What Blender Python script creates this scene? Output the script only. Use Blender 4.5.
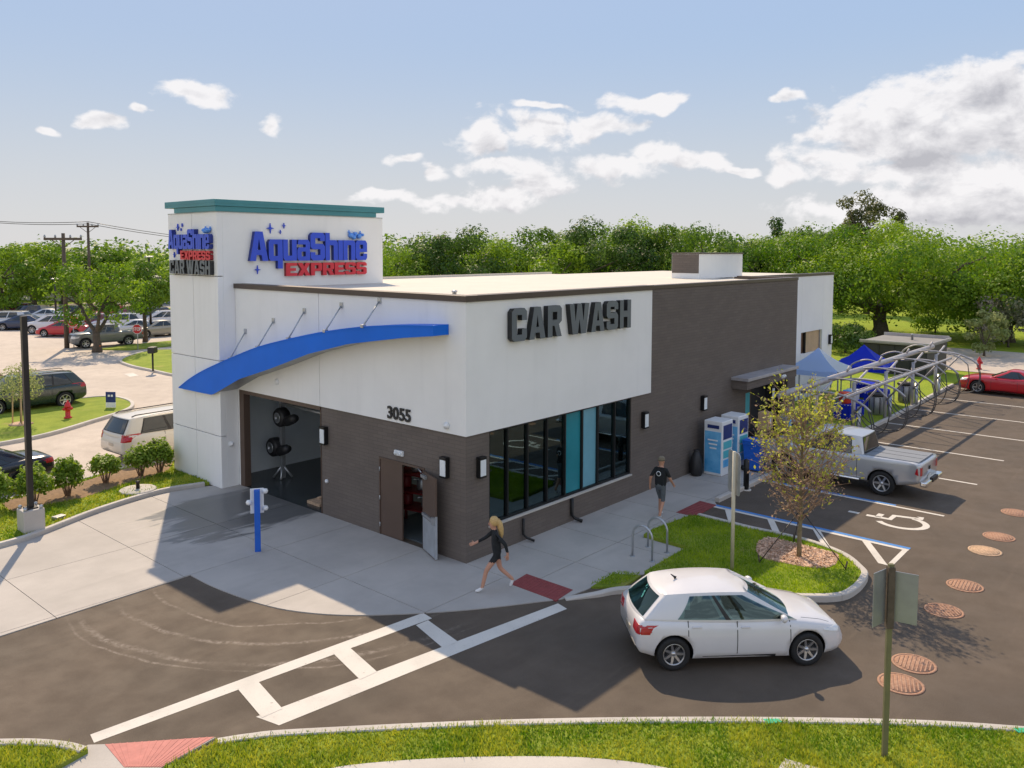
import bpy, bmesh, math, random
import numpy as np
from mathutils import Vector, Matrix
from mathutils.bvhtree import BVHTree

for _o in list(bpy.data.objects):
    bpy.data.objects.remove(_o, do_unlink=True)
SC = bpy.context.scene
COL = SC.collection
rnd = random.Random(7)
npr = np.random.default_rng(11)
R = math.radians

# ------------------------------------------------------------------ camera
CAM = np.array([-14.552, -14.240, 7.883])
FPX, PPY = 828.87, 306.43
YAW, PITCH, ROLL = R(41.18), R(3.91), R(0.144)
_f = np.array([math.cos(YAW) * math.cos(PITCH), math.sin(YAW) * math.cos(PITCH), -math.sin(PITCH)])
_r0 = np.array([math.sin(YAW), -math.cos(YAW), 0.0])
_u0 = np.cross(_r0, _f)
_r = math.cos(ROLL) * _r0 + math.sin(ROLL) * _u0
_u = -math.sin(ROLL) * _r0 + math.cos(ROLL) * _u0
cam_data = bpy.data.cameras.new('camera')
cam_data.sensor_width = 36.0
cam_data.lens = FPX / 1024 * 36.0
cam_data.shift_y = -(384 - PPY) / 1024
cam_data.clip_end = 4000
cam_ob = bpy.data.objects.new('camera', cam_data)
COL.objects.link(cam_ob)
cam_ob.matrix_world = Matrix(((_r[0], _u[0], -_f[0], CAM[0]), (_r[1], _u[1], -_f[1], CAM[1]),
                              (_r[2], _u[2], -_f[2], CAM[2]), (0, 0, 0, 1)))
SC.camera = cam_ob


def ray(u, v):
    return _f + _r * (u - 512) / FPX - _u * (v - PPY) / FPX


def G(u, v, z=0.0):
    d = ray(u, v)
    p = CAM + d * ((z - CAM[2]) / d[2])
    return (p[0], p[1])


def PX(u, v, X=0.0):
    d = ray(u, v)
    return CAM + d * ((X - CAM[0]) / d[0])


def PY(u, v, Y=0.0):
    d = ray(u, v)
    return CAM + d * ((Y - CAM[1]) / d[1])


def at_depth(u, depth, v=None):
    """point at the given distance in front of the camera; on the ground, or height of row v"""
    d = ray(u, 260 if v is None else v)
    p = CAM + d * depth
    return (p[0], p[1], 0.0 if v is None else p[2])


# ------------------------------------------------------------------ light
SUN_EL, SUN_AZ = R(44.3), math.atan2(0.89, 0.51)
SC.view_settings.view_transform = 'Standard'
SC.view_settings.look = 'None'
SC.view_settings.gamma = 1.0
SC.view_settings.use_curve_mapping = False
SC.view_settings.exposure = 1.12
SUN_STRENGTH, SKY_STRENGTH = 2.3, 0.15
sun_d = bpy.data.lights.new('sun', 'SUN')
sun_d.energy = SUN_STRENGTH
sun_d.angle = R(0.53)
sun_d.color = (1.0, 0.80, 0.56)
sun_o = bpy.data.objects.new('sun', sun_d)
COL.objects.link(sun_o)
sun_o.rotation_euler = Vector((-0.51, -0.89, -1.0)).to_track_quat('-Z', 'Y').to_euler()

world = bpy.data.worlds.new('World')
SC.world = world
world.use_nodes = True


def build_world():
    nt = world.node_tree
    N, L = nt.nodes, nt.links
    for n in list(N):
        N.remove(n)
    out = N.new('ShaderNodeOutputWorld')
    bg = N.new('ShaderNodeBackground')
    bg.inputs['Strength'].default_value = SKY_STRENGTH
    L.new(bg.outputs[0], out.inputs[0])
    sky = N.new('ShaderNodeTexSky')
    sky.sky_type = 'NISHITA'
    sky.sun_disc = False
    sky.sun_elevation = SUN_EL
    sky.sun_rotation = math.pi / 2 - SUN_AZ
    sky.air_density = 1.0
    sky.dust_density = 0.3
    sky.ozone_density = 3.0

    def math_(op, a, b=None, c=None, clamp=False):
        m = N.new('ShaderNodeMath')
        m.operation = op
        m.use_clamp = clamp
        for i, v in enumerate((a, b, c)):
            if v is None:
                continue
            if isinstance(v, (int, float)):
                m.inputs[i].default_value = v
            else:
                L.new(v, m.inputs[i])
        return m.outputs[0]

    def vmath(op, a, b=None):
        m = N.new('ShaderNodeVectorMath')
        m.operation = op
        for i, v in enumerate((a, b)):
            if v is None:
                continue
            if isinstance(v, (tuple, list)):
                m.inputs[i].default_value = v
            else:
                L.new(v, m.inputs[i])
        return m

    def ramp(v, a, b, lo=0.0, hi=1.0):
        m = N.new('ShaderNodeMapRange')
        m.interpolation_type = 'SMOOTHSTEP'
        L.new(v, m.inputs['Value'])
        m.inputs['From Min'].default_value = a
        m.inputs['From Max'].default_value = b
        m.inputs['To Min'].default_value = lo
        m.inputs['To Max'].default_value = hi
        return m.outputs['Result']

    tc = N.new('ShaderNodeTexCoord')
    d = tc.outputs['Generated']
    h0 = (math.cos(YAW), math.sin(YAW), 0.0)
    s0 = (math.sin(YAW), -math.cos(YAW), 0.0)
    df = vmath('DOT_PRODUCT', d, h0).outputs['Value']
    ds = vmath('DOT_PRODUCT', d, s0).outputs['Value']
    sep = N.new('ShaderNodeSeparateXYZ')
    L.new(d, sep.inputs[0])
    az = math_('ARCTAN2', ds, df)
    el = math_('ARCSINE', sep.outputs['Z'])

    def noise(scale, detail, rough, vec, dist=0.0):
        n = N.new('ShaderNodeTexNoise')
        n.inputs['Scale'].default_value = scale
        n.inputs['Detail'].default_value = detail
        n.inputs['Roughness'].default_value = rough
        n.inputs['Distortion'].default_value = dist
        L.new(vec, n.inputs['Vector'])
        return n.outputs['Fac']

    comb = N.new('ShaderNodeCombineXYZ')
    L.new(az, comb.inputs[0])
    L.new(math_('MULTIPLY', el, 1.5), comb.inputs[1])
    ae = comb.outputs[0]
    n1 = noise(19, 8, 0.60, ae, 0.25)
    up = vmath('ADD', ae, (-0.006, 0.016, 0.0)).outputs[0]
    n1b = noise(19, 8, 0.60, up, 0.25)
    n2 = noise(5.5, 4, 0.5, ae)
    # cumulus by direction: (pixel centre, half sizes) turned into azimuth / elevation
    blobs = [(195, 92, 34, 9), (100, 122, 22, 8), (281, 121, 14, 13), (47, 127, 9, 5), (143, 108, 10, 5),
             (484, 133, 26, 22), (540, 130, 34, 16), (596, 126, 40, 13), (655, 99, 52, 8), (500, 168, 36, 10),
             (537, 180, 30, 26), (498, 200, 46, 16), (455, 205, 34, 9), (612, 165, 30, 15), (650, 156, 34, 20),
             (690, 163, 30, 13), (405, 156, 20, 7), (432, 172, 18, 10), (384, 197, 32, 7), (540, 107, 42, 5),
             (992, 84, 44, 27), (1030, 108, 60, 44), (940, 102, 54, 32), (880, 112, 40, 26), (848, 128, 48, 22),
             (810, 138, 22, 10), (792, 98, 13, 6), (786, 168, 20, 13), (920, 140, 120, 26), (905, 168, 60, 16),
             (1000, 172, 90, 22), (960, 205, 130, 24), (735, 166, 20, 4), (870, 205, 80, 14), (1090, 130, 60, 40)]
    def field(vec):
      best = None
      for (u, v, a, b) in blobs:
          q = ray(u, v)
          q = q / np.linalg.norm(q)
          azc = math.atan2(q @ np.array(s0), q @ np.array(h0))
          elc = math.asin(q[2])
          sub = vmath('SUBTRACT', vec, (azc, elc * 1.5, 0)).outputs[0]
          mul = vmath('MULTIPLY', sub, (FPX / (a * 1.35), FPX / (b * 1.35) / 1.5, 0)).outputs[0]
          ln = vmath('LENGTH', mul).outputs['Value']
          v1 = math_('SUBTRACT', 0.80, ln)
          best = v1 if best is None else math_('SMOOTH_MAX', best, v1, 0.25)
      return best

    wn = N.new('ShaderNodeTexNoise')
    wn.inputs['Scale'].default_value = 16
    wn.inputs['Detail'].default_value = 3
    L.new(ae, wn.inputs['Vector'])
    warp = vmath('MULTIPLY', vmath('SUBTRACT', wn.outputs['Color'], (0.5, 0.5, 0.5)).outputs[0], (0.085, 0.060, 0.0)).outputs[0]
    best = field(vmath('ADD', ae, warp).outputs[0])
    up2 = vmath('ADD', ae, (-0.010, 0.030, 0.0)).outputs[0]
    best_up = field(vmath('ADD', up2, warp).outputs[0])
    n1u = noise(19, 8, 0.60, up2, 0.25)
    # out of view: unseen noise cumulus, made dense to add shade fill
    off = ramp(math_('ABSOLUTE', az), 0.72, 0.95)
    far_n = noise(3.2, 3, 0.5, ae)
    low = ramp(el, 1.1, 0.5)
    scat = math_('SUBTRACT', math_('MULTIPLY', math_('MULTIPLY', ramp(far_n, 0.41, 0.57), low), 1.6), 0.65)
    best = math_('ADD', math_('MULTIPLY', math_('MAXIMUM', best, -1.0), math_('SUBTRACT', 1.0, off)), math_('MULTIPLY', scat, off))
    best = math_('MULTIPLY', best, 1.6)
    dens_in = math_('ADD', best, math_('MULTIPLY', math_('SUBTRACT', n1, 0.5), 3.0))
    dens = ramp(dens_in, -0.05, 0.60)
    core = ramp(dens_in, 0.5, 1.8)
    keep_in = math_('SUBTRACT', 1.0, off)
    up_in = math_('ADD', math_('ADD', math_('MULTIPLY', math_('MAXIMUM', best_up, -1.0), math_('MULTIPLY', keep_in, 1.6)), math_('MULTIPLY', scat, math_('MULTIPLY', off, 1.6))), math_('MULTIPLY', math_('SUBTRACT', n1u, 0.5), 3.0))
    relief = math_('MULTIPLY', math_('SUBTRACT', n1, n1b), 2.0)
    lum = math_('ADD', math_('SUBTRACT', 1.04, math_('ADD', math_('MULTIPLY', core, 0.10), math_('MULTIPLY', ramp(up_in, 0.2, 1.7), 0.40))), math_('MULTIPLY', relief, 0.5))
    lum = math_('ADD', lum, math_('MULTIPLY', math_('SUBTRACT', n2, 0.5), 0.25))
    lum = math_('MINIMUM', math_('MAXIMUM', lum, 0.55), 1.02)
    # clouds behind the view brightened to add fill in the shade
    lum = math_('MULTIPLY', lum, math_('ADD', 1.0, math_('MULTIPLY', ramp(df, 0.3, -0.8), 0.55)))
    cc = N.new('ShaderNodeCombineXYZ')
    lit = 2.9
    L.new(math_('MULTIPLY', lum, lit * 0.985), cc.inputs[0])
    L.new(math_('MULTIPLY', math_('POWER', lum, 0.98), lit * 0.965), cc.inputs[1])
    L.new(math_('MULTIPLY', math_('POWER', lum, 0.88), lit * 0.975), cc.inputs[2])
    # thin milky veil low over the horizon
    veil = ramp(el, 0.26, -0.02, 0.0, 0.75)
    mixv = N.new('ShaderNodeMix')
    mixv.data_type = 'RGBA'
    L.new(veil, mixv.inputs['Factor'])
    # tone curve for more fill: bright sky held back, dark sky lifted
    soft = vmath('POWER', sky.outputs[0], (0.5, 0.5, 0.5)).outputs[0]
    lumv = vmath('DOT_PRODUCT', sky.outputs[0], (0.30, 0.58, 0.12)).outputs['Value']
    even = math_('MULTIPLY', math_('POWER', math_('MAXIMUM', lumv, 0.05), -0.42), 1.66)
    evc = N.new('ShaderNodeCombineXYZ')
    L.new(math_('MULTIPLY', even, 0.86), evc.inputs[0])
    L.new(math_('MULTIPLY', even, 0.90), evc.inputs[1])
    L.new(math_('MULTIPLY', even, 1.0), evc.inputs[2])
    soft = vmath('MULTIPLY', soft, evc.outputs[0]).outputs[0]
    L.new(soft, mixv.inputs['A'])
    mixv.inputs['B'].default_value = (2.30, 2.26, 2.30, 1)
    mix = N.new('ShaderNodeMix')
    mix.data_type = 'RGBA'
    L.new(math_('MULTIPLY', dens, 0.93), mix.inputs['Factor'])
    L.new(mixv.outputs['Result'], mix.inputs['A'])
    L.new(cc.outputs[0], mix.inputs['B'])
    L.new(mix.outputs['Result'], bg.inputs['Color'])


build_world()

# ------------------------------------------------------------------ materials
MATS = {}


def material(name, color, rough=0.7, metal=0.0, vary=0.12, scale=3.0, bump=0.0, bscale=60.0, spec=0.5, coat=0.0, detail=5.0, second=None):
    """principled with noise-driven colour variation (second: another colour patched in) and fine relief"""
    if name in MATS:
        return MATS[name]
    m = bpy.data.materials.new(name)
    m.use_nodes = True
    nt = m.node_tree
    N, L = nt.nodes, nt.links
    p = N['Principled BSDF']
    p.inputs['Roughness'].default_value = rough
    p.inputs['Metallic'].default_value = metal
    p.inputs['Specular IOR Level'].default_value = spec
    p.inputs['Coat Weight'].default_value = coat
    p.inputs['Coat Roughness'].default_value = 0.05
    tc = N.new('ShaderNodeTexCoord')
    no = N.new('ShaderNodeTexNoise')
    no.inputs['Scale'].default_value = scale
    no.inputs['Detail'].default_value = detail
    no.inputs['Roughness'].default_value = 0.6
    L.new(tc.outputs['Object'], no.inputs['Vector'])
    cr = N.new('ShaderNodeValToRGB')
    c = Vector(color)
    c2 = Vector(second) if second else c * (1 + vary)
    c1 = c * (1 - vary) if not second else c
    cr.color_ramp.elements[0].position = 0.3
    cr.color_ramp.elements[1].position = 0.7
    cr.color_ramp.elements[0].color = (*c1, 1)
    cr.color_ramp.elements[1].color = (*c2, 1)
    L.new(no.outputs['Fac'], cr.inputs['Fac'])
    L.new(cr.outputs['Color'], p.inputs['Base Color'])
    if bump:
        nb = N.new('ShaderNodeTexNoise')
        nb.inputs['Scale'].default_value = bscale
        nb.inputs['Detail'].default_value = 3
        L.new(tc.outputs['Object'], nb.inputs['Vector'])
        b = N.new('ShaderNodeBump')
        b.inputs['Strength'].default_value = bump
        b.inputs['Distance'].default_value = 0.01
        L.new(nb.outputs['Fac'], b.inputs['Height'])
        L.new(b.outputs['Normal'], p.inputs['Normal'])
    MATS[name] = m
    return m


def emission(name, color, strength):
    m = bpy.data.materials.new(name)
    m.use_nodes = True
    p = m.node_tree.nodes['Principled BSDF']
    p.inputs['Base Color'].default_value = (*color, 1)
    p.inputs['Emission Color'].default_value = (*color, 1)
    p.inputs['Emission Strength'].default_value = strength
    MATS[name] = m
    return m


def leaf_material(name, c1, c2, trans=0.38, rough=0.55):
    m = bpy.data.materials.new(name)
    m.use_nodes = True
    nt = m.node_tree
    N, L = nt.nodes, nt.links
    p = N['Principled BSDF']
    p.inputs['Roughness'].default_value = rough
    p.inputs['Specular IOR Level'].default_value = 0.3
    out = N['Material Output']
    at = N.new('ShaderNodeAttribute')
    at.attribute_name = 'tint'
    cr = N.new('ShaderNodeValToRGB')
    cr.color_ramp.elements[0].color = (*c1, 1)
    cr.color_ramp.elements[1].color = (*c2, 1)
    L.new(at.outputs['Fac'], cr.inputs['Fac'])
    L.new(cr.outputs['Color'], p.inputs['Base Color'])
    tr = N.new('ShaderNodeBsdfTranslucent')
    hs = N.new('ShaderNodeHueSaturation')
    hs.inputs['Value'].default_value = 1.4
    hs.inputs['Saturation'].default_value = 1.1
    L.new(cr.outputs['Color'], hs.inputs['Color'])
    L.new(hs.outputs['Color'], tr.inputs['Color'])
    mx = N.new('ShaderNodeMixShader')
    mx.inputs[0].default_value = trans
    L.new(p.outputs[0], mx.inputs[1])
    L.new(tr.outputs[0], mx.inputs[2])
    L.new(mx.outputs[0], out.inputs[0])
    MATS[name] = m
    return m


def glass_material(name, tint, reflect_rough=0.02, see=0.75):
    m = bpy.data.materials.new(name)
    m.use_nodes = True
    nt = m.node_tree
    N, L = nt.nodes, nt.links
    out = N['Material Output']
    N.remove(N['Principled BSDF'])
    t = N.new('ShaderNodeBsdfTransparent')
    t.inputs[0].default_value = (*tint, 1)
    g = N.new('ShaderNodeBsdfGlossy')
    g.inputs['Roughness'].default_value = reflect_rough
    g.inputs['Color'].default_value = (0.66, 0.95, 1.0, 1)
    fr = N.new('ShaderNodeFresnel')
    fr.inputs['IOR'].default_value = 1.55
    add = N.new('ShaderNodeMath')
    add.operation = 'MULTIPLY_ADD'
    add.inputs[1].default_value = 1.3
    add.inputs[2].default_value = 1 - see - 0.2
    add.use_clamp = True
    L.new(fr.outputs[0], add.inputs[0])
    mx = N.new('ShaderNodeMixShader')
    L.new(add.outputs[0], mx.inputs[0])
    L.new(t.outputs[0], mx.inputs[1])
    L.new(g.outputs[0], mx.inputs[2])
    L.new(mx.outputs[0], out.inputs[0])
    MATS[name] = m
    return m


class NB:
    """small node-building helper for the special surface materials"""
    def __init__(s, name):
        s.m = bpy.data.materials.new(name)
        s.m.use_nodes = True
        s.N, s.L = s.m.node_tree.nodes, s.m.node_tree.links
        s.p = s.N['Principled BSDF']
        s.tc = s.N.new('ShaderNodeTexCoord')
        s.obj = s.tc.outputs['Object']
        MATS[name] = s.m

    def put(s, sock, v):
        if isinstance(v, (int, float)):
            sock.default_value = v
        elif isinstance(v, (tuple, list)):
            sock.default_value = (*v, 1) if len(sock.default_value) == 4 and len(v) == 3 else v
        else:
            s.L.new(v, sock)

    def math(s, op, a, b=0.0, c=None, clamp=False):
        m = s.N.new('ShaderNodeMath')
        m.operation = op
        m.use_clamp = clamp
        s.put(m.inputs[0], a)
        s.put(m.inputs[1], b)
        if c is not None:
            s.put(m.inputs[2], c)
        return m.outputs[0]

    def noise(s, scale, detail=4, rough=0.55, vec=None, dist=0.0):
        n = s.N.new('ShaderNodeTexNoise')
        n.inputs['Scale'].default_value = scale
        n.inputs['Detail'].default_value = detail
        n.inputs['Roughness'].default_value = rough
        n.inputs['Distortion'].default_value = dist
        s.L.new(vec if vec is not None else s.obj, n.inputs['Vector'])
        return n.outputs['Fac']

    def mapping(s, scale=(1, 1, 1), rot=(0, 0, 0), loc=(0, 0, 0), vec=None):
        m = s.N.new('ShaderNodeMapping')
        m.inputs['Scale'].default_value = scale
        m.inputs['Rotation'].default_value = rot
        m.inputs['Location'].default_value = loc
        s.L.new(vec if vec is not None else s.obj, m.inputs['Vector'])
        return m.outputs[0]

    def ramp(s, v, a, b, lo=0.0, hi=1.0):
        m = s.N.new('ShaderNodeMapRange')
        m.interpolation_type = 'SMOOTHSTEP'
        s.put(m.inputs['Value'], v)
        for k, x in (('From Min', a), ('From Max', b), ('To Min', lo), ('To Max', hi)):
            s.put(m.inputs[k], x)
        return m.outputs['Result']

    def mix(s, fac, a, b):
        m = s.N.new('ShaderNodeMix')
        m.data_type = 'RGBA'
        s.put(m.inputs['Factor'], fac)
        s.put(m.inputs['A'], a)
        s.put(m.inputs['B'], b)
        return m.outputs['Result']

    def xyz(s):
        q = s.N.new('ShaderNodeSeparateXYZ')
        s.L.new(s.obj, q.inputs[0])
        return q.outputs

    def bump(s, h, strength=0.3, dist=0.01):
        b = s.N.new('ShaderNodeBump')
        b.inputs['Strength'].default_value = strength
        b.inputs['Distance'].default_value = dist
        s.L.new(h, b.inputs['Height'])
        s.L.new(b.outputs['Normal'], s.p.inputs['Normal'])

    def done(s, color, rough=0.8, spec=0.4):
        s.put(s.p.inputs['Base Color'], color)
        s.put(s.p.inputs['Roughness'], rough)
        s.p.inputs['Specular IOR Level'].default_value = spec
        return s.m


def asphalt_mat(name, dark, light, tracks=True):
    b = NB(name)
    big = b.noise(0.22, 5, 0.6)
    mid = b.noise(1.6, 5, 0.6)
    fine = b.noise(70, 2, 0.7)
    c = b.mix(b.ramp(big, 0.32, 0.68), dark, light)
    c = b.mix(b.math('MULTIPLY', b.ramp(mid, 0.35, 0.75), 0.25), c, tuple(x * 0.7 for x in dark))
    c = b.mix(b.math('MULTIPLY', b.ramp(fine, 0.45, 0.75), 0.45), c, tuple(min(1, x * 1.8) for x in light))
    if tracks:
        # pale scuffed tyre arcs where cars turn out of the wash, worn into rings round the corner
        x, y, z = b.xyz()
        rr = b.math('SQRT', b.math('ADD', b.math('POWER', b.math('SUBTRACT', x, -2.2), 2.0), b.math('POWER', b.math('SUBTRACT', y, 3.2), 2.0)))
        wob = b.math('ADD', rr, b.math('MULTIPLY', b.math('SUBTRACT', b.noise(0.5, 2), 0.5), 0.5))
        arcs = None
        for r0, wd in ((3.9, 0.06), (4.7, 0.1), (5.5, 0.12), (5.75, 0.05)):
            a = b.ramp(b.math('ABSOLUTE', b.math('SUBTRACT', wob, r0)), wd, 0.0)
            arcs = a if arcs is None else b.math('MAXIMUM', arcs, a)
        brk = b.math('MULTIPLY', b.ramp(b.noise(9, 5, 0.75), 0.35, 0.7), b.ramp(b.noise(0.8, 2), 0.3, 0.6))
        zone = b.math('MULTIPLY', b.ramp(y, 5.0, 3.0), b.ramp(x, -1.5, -3.5))
        zone = b.math('MULTIPLY', zone, b.ramp(y, -4.5, -1.0))
        c = b.mix(b.math('MULTIPLY', b.math('MULTIPLY', arcs, b.math('MULTIPLY', brk, zone)), 0.8), c, (0.34, 0.29, 0.245))
        # faint streaks along the driving direction
        st = b.noise(1.0, 4, 0.6, b.mapping((0.25, 3.2, 1), (0, 0, R(44))))
        c = b.mix(b.math('MULTIPLY', b.ramp(st, 0.55, 0.8), 0.3), c, tuple(x * 1.5 for x in light))
        oil = b.ramp(b.noise(0.9, 3, 0.55), 0.66, 0.78)
        c = b.mix(b.math('MULTIPLY', oil, 0.35), c, tuple(x * 0.5 for x in dark))
    b.bump(b.noise(180, 2, 0.6), 0.5, 0.006)
    return b.done(c, b.ramp(mid, 0.2, 0.8, 0.72, 0.9), 0.35)


def concrete_mat(name, base, stain=True):
    b = NB(name)
    oi = b.N.new('ShaderNodeObjectInfo')
    big = b.noise(0.5, 5, 0.6)
    fine = b.noise(45, 3, 0.65)
    c = b.mix(b.ramp(big, 0.3, 0.7), tuple(x * 0.86 for x in base), tuple(x * 1.08 for x in base))
    c = b.mix(b.math('MULTIPLY', oi.outputs['Random'], 0.16), c, tuple(x * 0.7 for x in base))
    c = b.mix(b.math('MULTIPLY', b.ramp(fine, 0.4, 0.7), 0.18), c, tuple(x * 0.6 for x in base))
    rough = 0.8
    if stain:
        x, y, z = b.xyz()
        stre = b.noise(1.2, 6, 0.65, b.mapping((0.32, 1.6, 1), (0, 0, R(8))), 0.6)
        zone = b.math('MULTIPLY', b.ramp(x, -5.4, -2.6), b.math('MULTIPLY', b.ramp(y, 5.4, 6.9), b.ramp(y, 10.6, 9.6)))
        wet = b.ramp(b.math('ADD', stre, b.math('MULTIPLY', zone, 0.42)), 0.70, 0.84)
        wet = b.math('MULTIPLY', wet, b.ramp(zone, 0.02, 0.3))
        c = b.mix(b.math('MULTIPLY', wet, 0.78), c, (0.06, 0.065, 0.07))
        dr = b.noise(0.8, 5, 0.6, b.mapping((0.3, 1.5, 1), (0, 0, R(12))), 0.4)
        c = b.mix(b.math('MULTIPLY', b.ramp(dr, 0.52, 0.75), 0.28), c, tuple(x * 0.62 for x in base))
        rough = b.math('SUBTRACT', 0.8, b.math('MULTIPLY', wet, 0.5))
    b.bump(fine, 0.25, 0.004)
    return b.done(c, rough, 0.4)


def brick_mat(name, c1, c2, mortar):
    b = NB(name)
    x, y, z = b.xyz()
    cv = b.N.new('ShaderNodeCombineXYZ')
    b.L.new(b.math('ADD', x, y), cv.inputs[0])
    b.L.new(z, cv.inputs[1])
    br = b.N.new('ShaderNodeTexBrick')
    br.inputs['Scale'].default_value = 1.0
    br.inputs['Brick Width'].default_value = 0.40
    br.inputs['Row Height'].default_value = 0.10
    br.inputs['Mortar Size'].default_value = 0.006
    br.inputs['Mortar Smooth'].default_value = 0.2
    br.inputs['Color1'].default_value = (*c1, 1)
    br.inputs['Color2'].default_value = (*c2, 1)
    br.inputs['Mortar'].default_value = (*mortar, 1)
    b.L.new(cv.outputs[0], br.inputs['Vector'])
    c = b.mix(b.math('MULTIPLY', b.ramp(b.noise(0.9, 4), 0.35, 0.7), 0.25), br.outputs['Color'], tuple(k * 0.7 for k in c1))
    h = b.math('ADD', b.math('MULTIPLY', br.outputs['Fac'], -1.0), b.math('MULTIPLY', b.noise(60, 2), 0.25))
    b.bump(h, 0.55, 0.012)
    return b.done(c, 0.78, 0.35)


def stucco_mat(name, base):
    b = NB(name)
    big = b.noise(0.6, 5, 0.6)
    run = b.noise(1.0, 4, 0.6, b.mapping((2.4, 2.4, 0.22)))
    c = b.mix(b.ramp(big, 0.3, 0.7), tuple(k * 0.95 for k in base), base)
    c = b.mix(b.math('MULTIPLY', b.ramp(run, 0.50, 0.8), 0.20), c, tuple(k * 0.74 for k in base))
    b.bump(b.noise(55, 3, 0.6), 0.25, 0.006)
    return b.done(c, 0.85, 0.3)


def grass_mat(name, c1, c2, dry):
    b = NB(name)
    n1 = b.noise(1.1, 5, 0.6)
    n2 = b.noise(28, 3, 0.7)
    c = b.mix(b.ramp(n1, 0.3, 0.7), c1, c2)
    c = b.mix(b.ramp(n2, 0.45, 0.8, 0, 0.5), c, tuple(k * 1.5 for k in c2))
    c = b.mix(b.math('MULTIPLY', b.ramp(b.noise(0.7, 4, 0.6), 0.56, 0.74), 0.6), c, dry)
    b.bump(n2, 0.8, 0.04)
    return b.done(c, 0.9, 0.2)


def worn_paint(name, col):
    b = NB(name)
    chips = b.math('MAXIMUM', b.ramp(b.noise(38, 5, 0.75), 0.60, 0.70), b.ramp(b.noise(7, 5, 0.7), 0.64, 0.74))
    grime = b.ramp(b.noise(1.3, 4, 0.6), 0.40, 0.75)
    c = b.mix(b.math('MULTIPLY', grime, 0.35), col, tuple(k * 0.62 for k in col))
    c = b.mix(b.math('MULTIPLY', chips, 0.75), c, (0.13, 0.10, 0.08))
    b.bump(b.noise(180, 2, 0.6), 0.4, 0.005)
    return b.done(c, 0.8, 0.3)


worn_paint('paint_white', (0.66, 0.62, 0.56))
asphalt_mat('asphalt', (0.078, 0.061, 0.046), (0.116, 0.088, 0.065))
asphalt_mat('old_asphalt', (0.42, 0.36, 0.305), (0.50, 0.43, 0.365), tracks=False)
concrete_mat('concrete', (0.455, 0.42, 0.385))
concrete_mat('kerb_concrete', (0.54, 0.50, 0.455), stain=False)
brick_mat('brown_brick', (0.148, 0.123, 0.107), (0.168, 0.139, 0.120), (0.122, 0.103, 0.091))
stucco_mat('white_stucco', (0.88, 0.87, 0.85))
stucco_mat('roof_membrane', (0.66, 0.61, 0.53))
grass_mat('grass', (0.18, 0.25, 0.025), (0.27, 0.33, 0.04), (0.40, 0.33, 0.11))
grass_mat('field_grass', (0.20, 0.28, 0.02), (0.27, 0.34, 0.025), (0.34, 0.31, 0.06))
material('mulch', (0.55, 0.37, 0.26), 0.95, vary=0.45, scale=26, bump=0.9, bscale=40)
material('mulch_chip', (0.72, 0.50, 0.36), 0.95, vary=0.4, scale=6)
material('soil', (0.25, 0.16, 0.09), 0.95, vary=0.3, scale=9, bump=0.5)
material('paint_blue', (0.06, 0.22, 0.55), 0.7, vary=0.15, scale=9)
material('tactile_red', (0.25, 0.05, 0.05), 0.8, vary=0.15, scale=8)
material('tactile_pink', (0.52, 0.20, 0.17), 0.8, vary=0.12, scale=8)
material('dark_metal', (0.035, 0.030, 0.027), 0.45, 0.3, vary=0.15)
material('bronze_metal', (0.085, 0.062, 0.050), 0.45, 0.2, vary=0.10, scale=1.5)
material('black_metal', (0.012, 0.012, 0.013), 0.4, 0.2, vary=0.2)
material('black_plastic', (0.018, 0.018, 0.02), 0.5, vary=0.25, scale=5)
material('hose_grey', (0.07, 0.07, 0.075), 0.6, vary=0.15, scale=5)
material('rubber', (0.016, 0.016, 0.017), 0.85, vary=0.25, scale=12)
material('grey_metal', (0.33, 0.34, 0.36), 0.42, 0.55, vary=0.15, scale=2)
material('galvanised', (0.45, 0.47, 0.49), 0.4, 0.7, vary=0.15, scale=6)
material('pipe_grey', (0.42, 0.40, 0.41), 0.5, 0.3, vary=0.18, scale=1.5)
material('canopy_blue', (0.003, 0.15, 0.72), 0.5, 0.0, vary=0.06, scale=0.8, spec=0.25)
material('post_blue', (0.008, 0.11, 0.55), 0.45, vary=0.08)
material('teal_metal', (0.055, 0.235, 0.27), 0.42, 0.1, vary=0.08, scale=0.9)
material('letter_blue', (0.022, 0.075, 0.62), 0.35, vary=0.05)
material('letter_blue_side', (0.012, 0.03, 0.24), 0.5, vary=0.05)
material('letter_light_blue', (0.12, 0.33, 0.85), 0.35, vary=0.05)
material('letter_red', (0.68, 0.022, 0.045), 0.35, vary=0.05)
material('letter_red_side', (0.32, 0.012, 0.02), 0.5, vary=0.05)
material('letter_slate', (0.12, 0.14, 0.16), 0.4, vary=0.06)
material('letter_dark', (0.016, 0.017, 0.019), 0.5, vary=0.1)
material('letter_white', (0.80, 0.82, 0.84), 0.4, vary=0.04)
material('door_brown', (0.105, 0.068, 0.050), 0.5, vary=0.08, scale=2)
material('steel_plate', (0.50, 0.54, 0.58), 0.38, 0.55, vary=0.12, scale=3)
material('lamp_glass', (0.78, 0.82, 0.84), 0.25, vary=0.03)
material('white_plastic', (0.78, 0.79, 0.80), 0.4, vary=0.04)
material('vending_blue', (0.06, 0.32, 0.66), 0.4, vary=0.30, scale=2.2, second=(0.20, 0.55, 0.86))
material('navy', (0.012, 0.03, 0.16), 0.5, vary=0.2)
material('wood_pole', (0.10, 0.075, 0.055), 0.85, vary=0.25, scale=8)
material('bark', (0.10, 0.080, 0.062), 0.9, vary=0.35, scale=7, bump=0.6, bscale=18)
material('pale_bark', (0.20, 0.165, 0.10), 0.9, vary=0.3, scale=9, bump=0.4, bscale=25)
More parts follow.
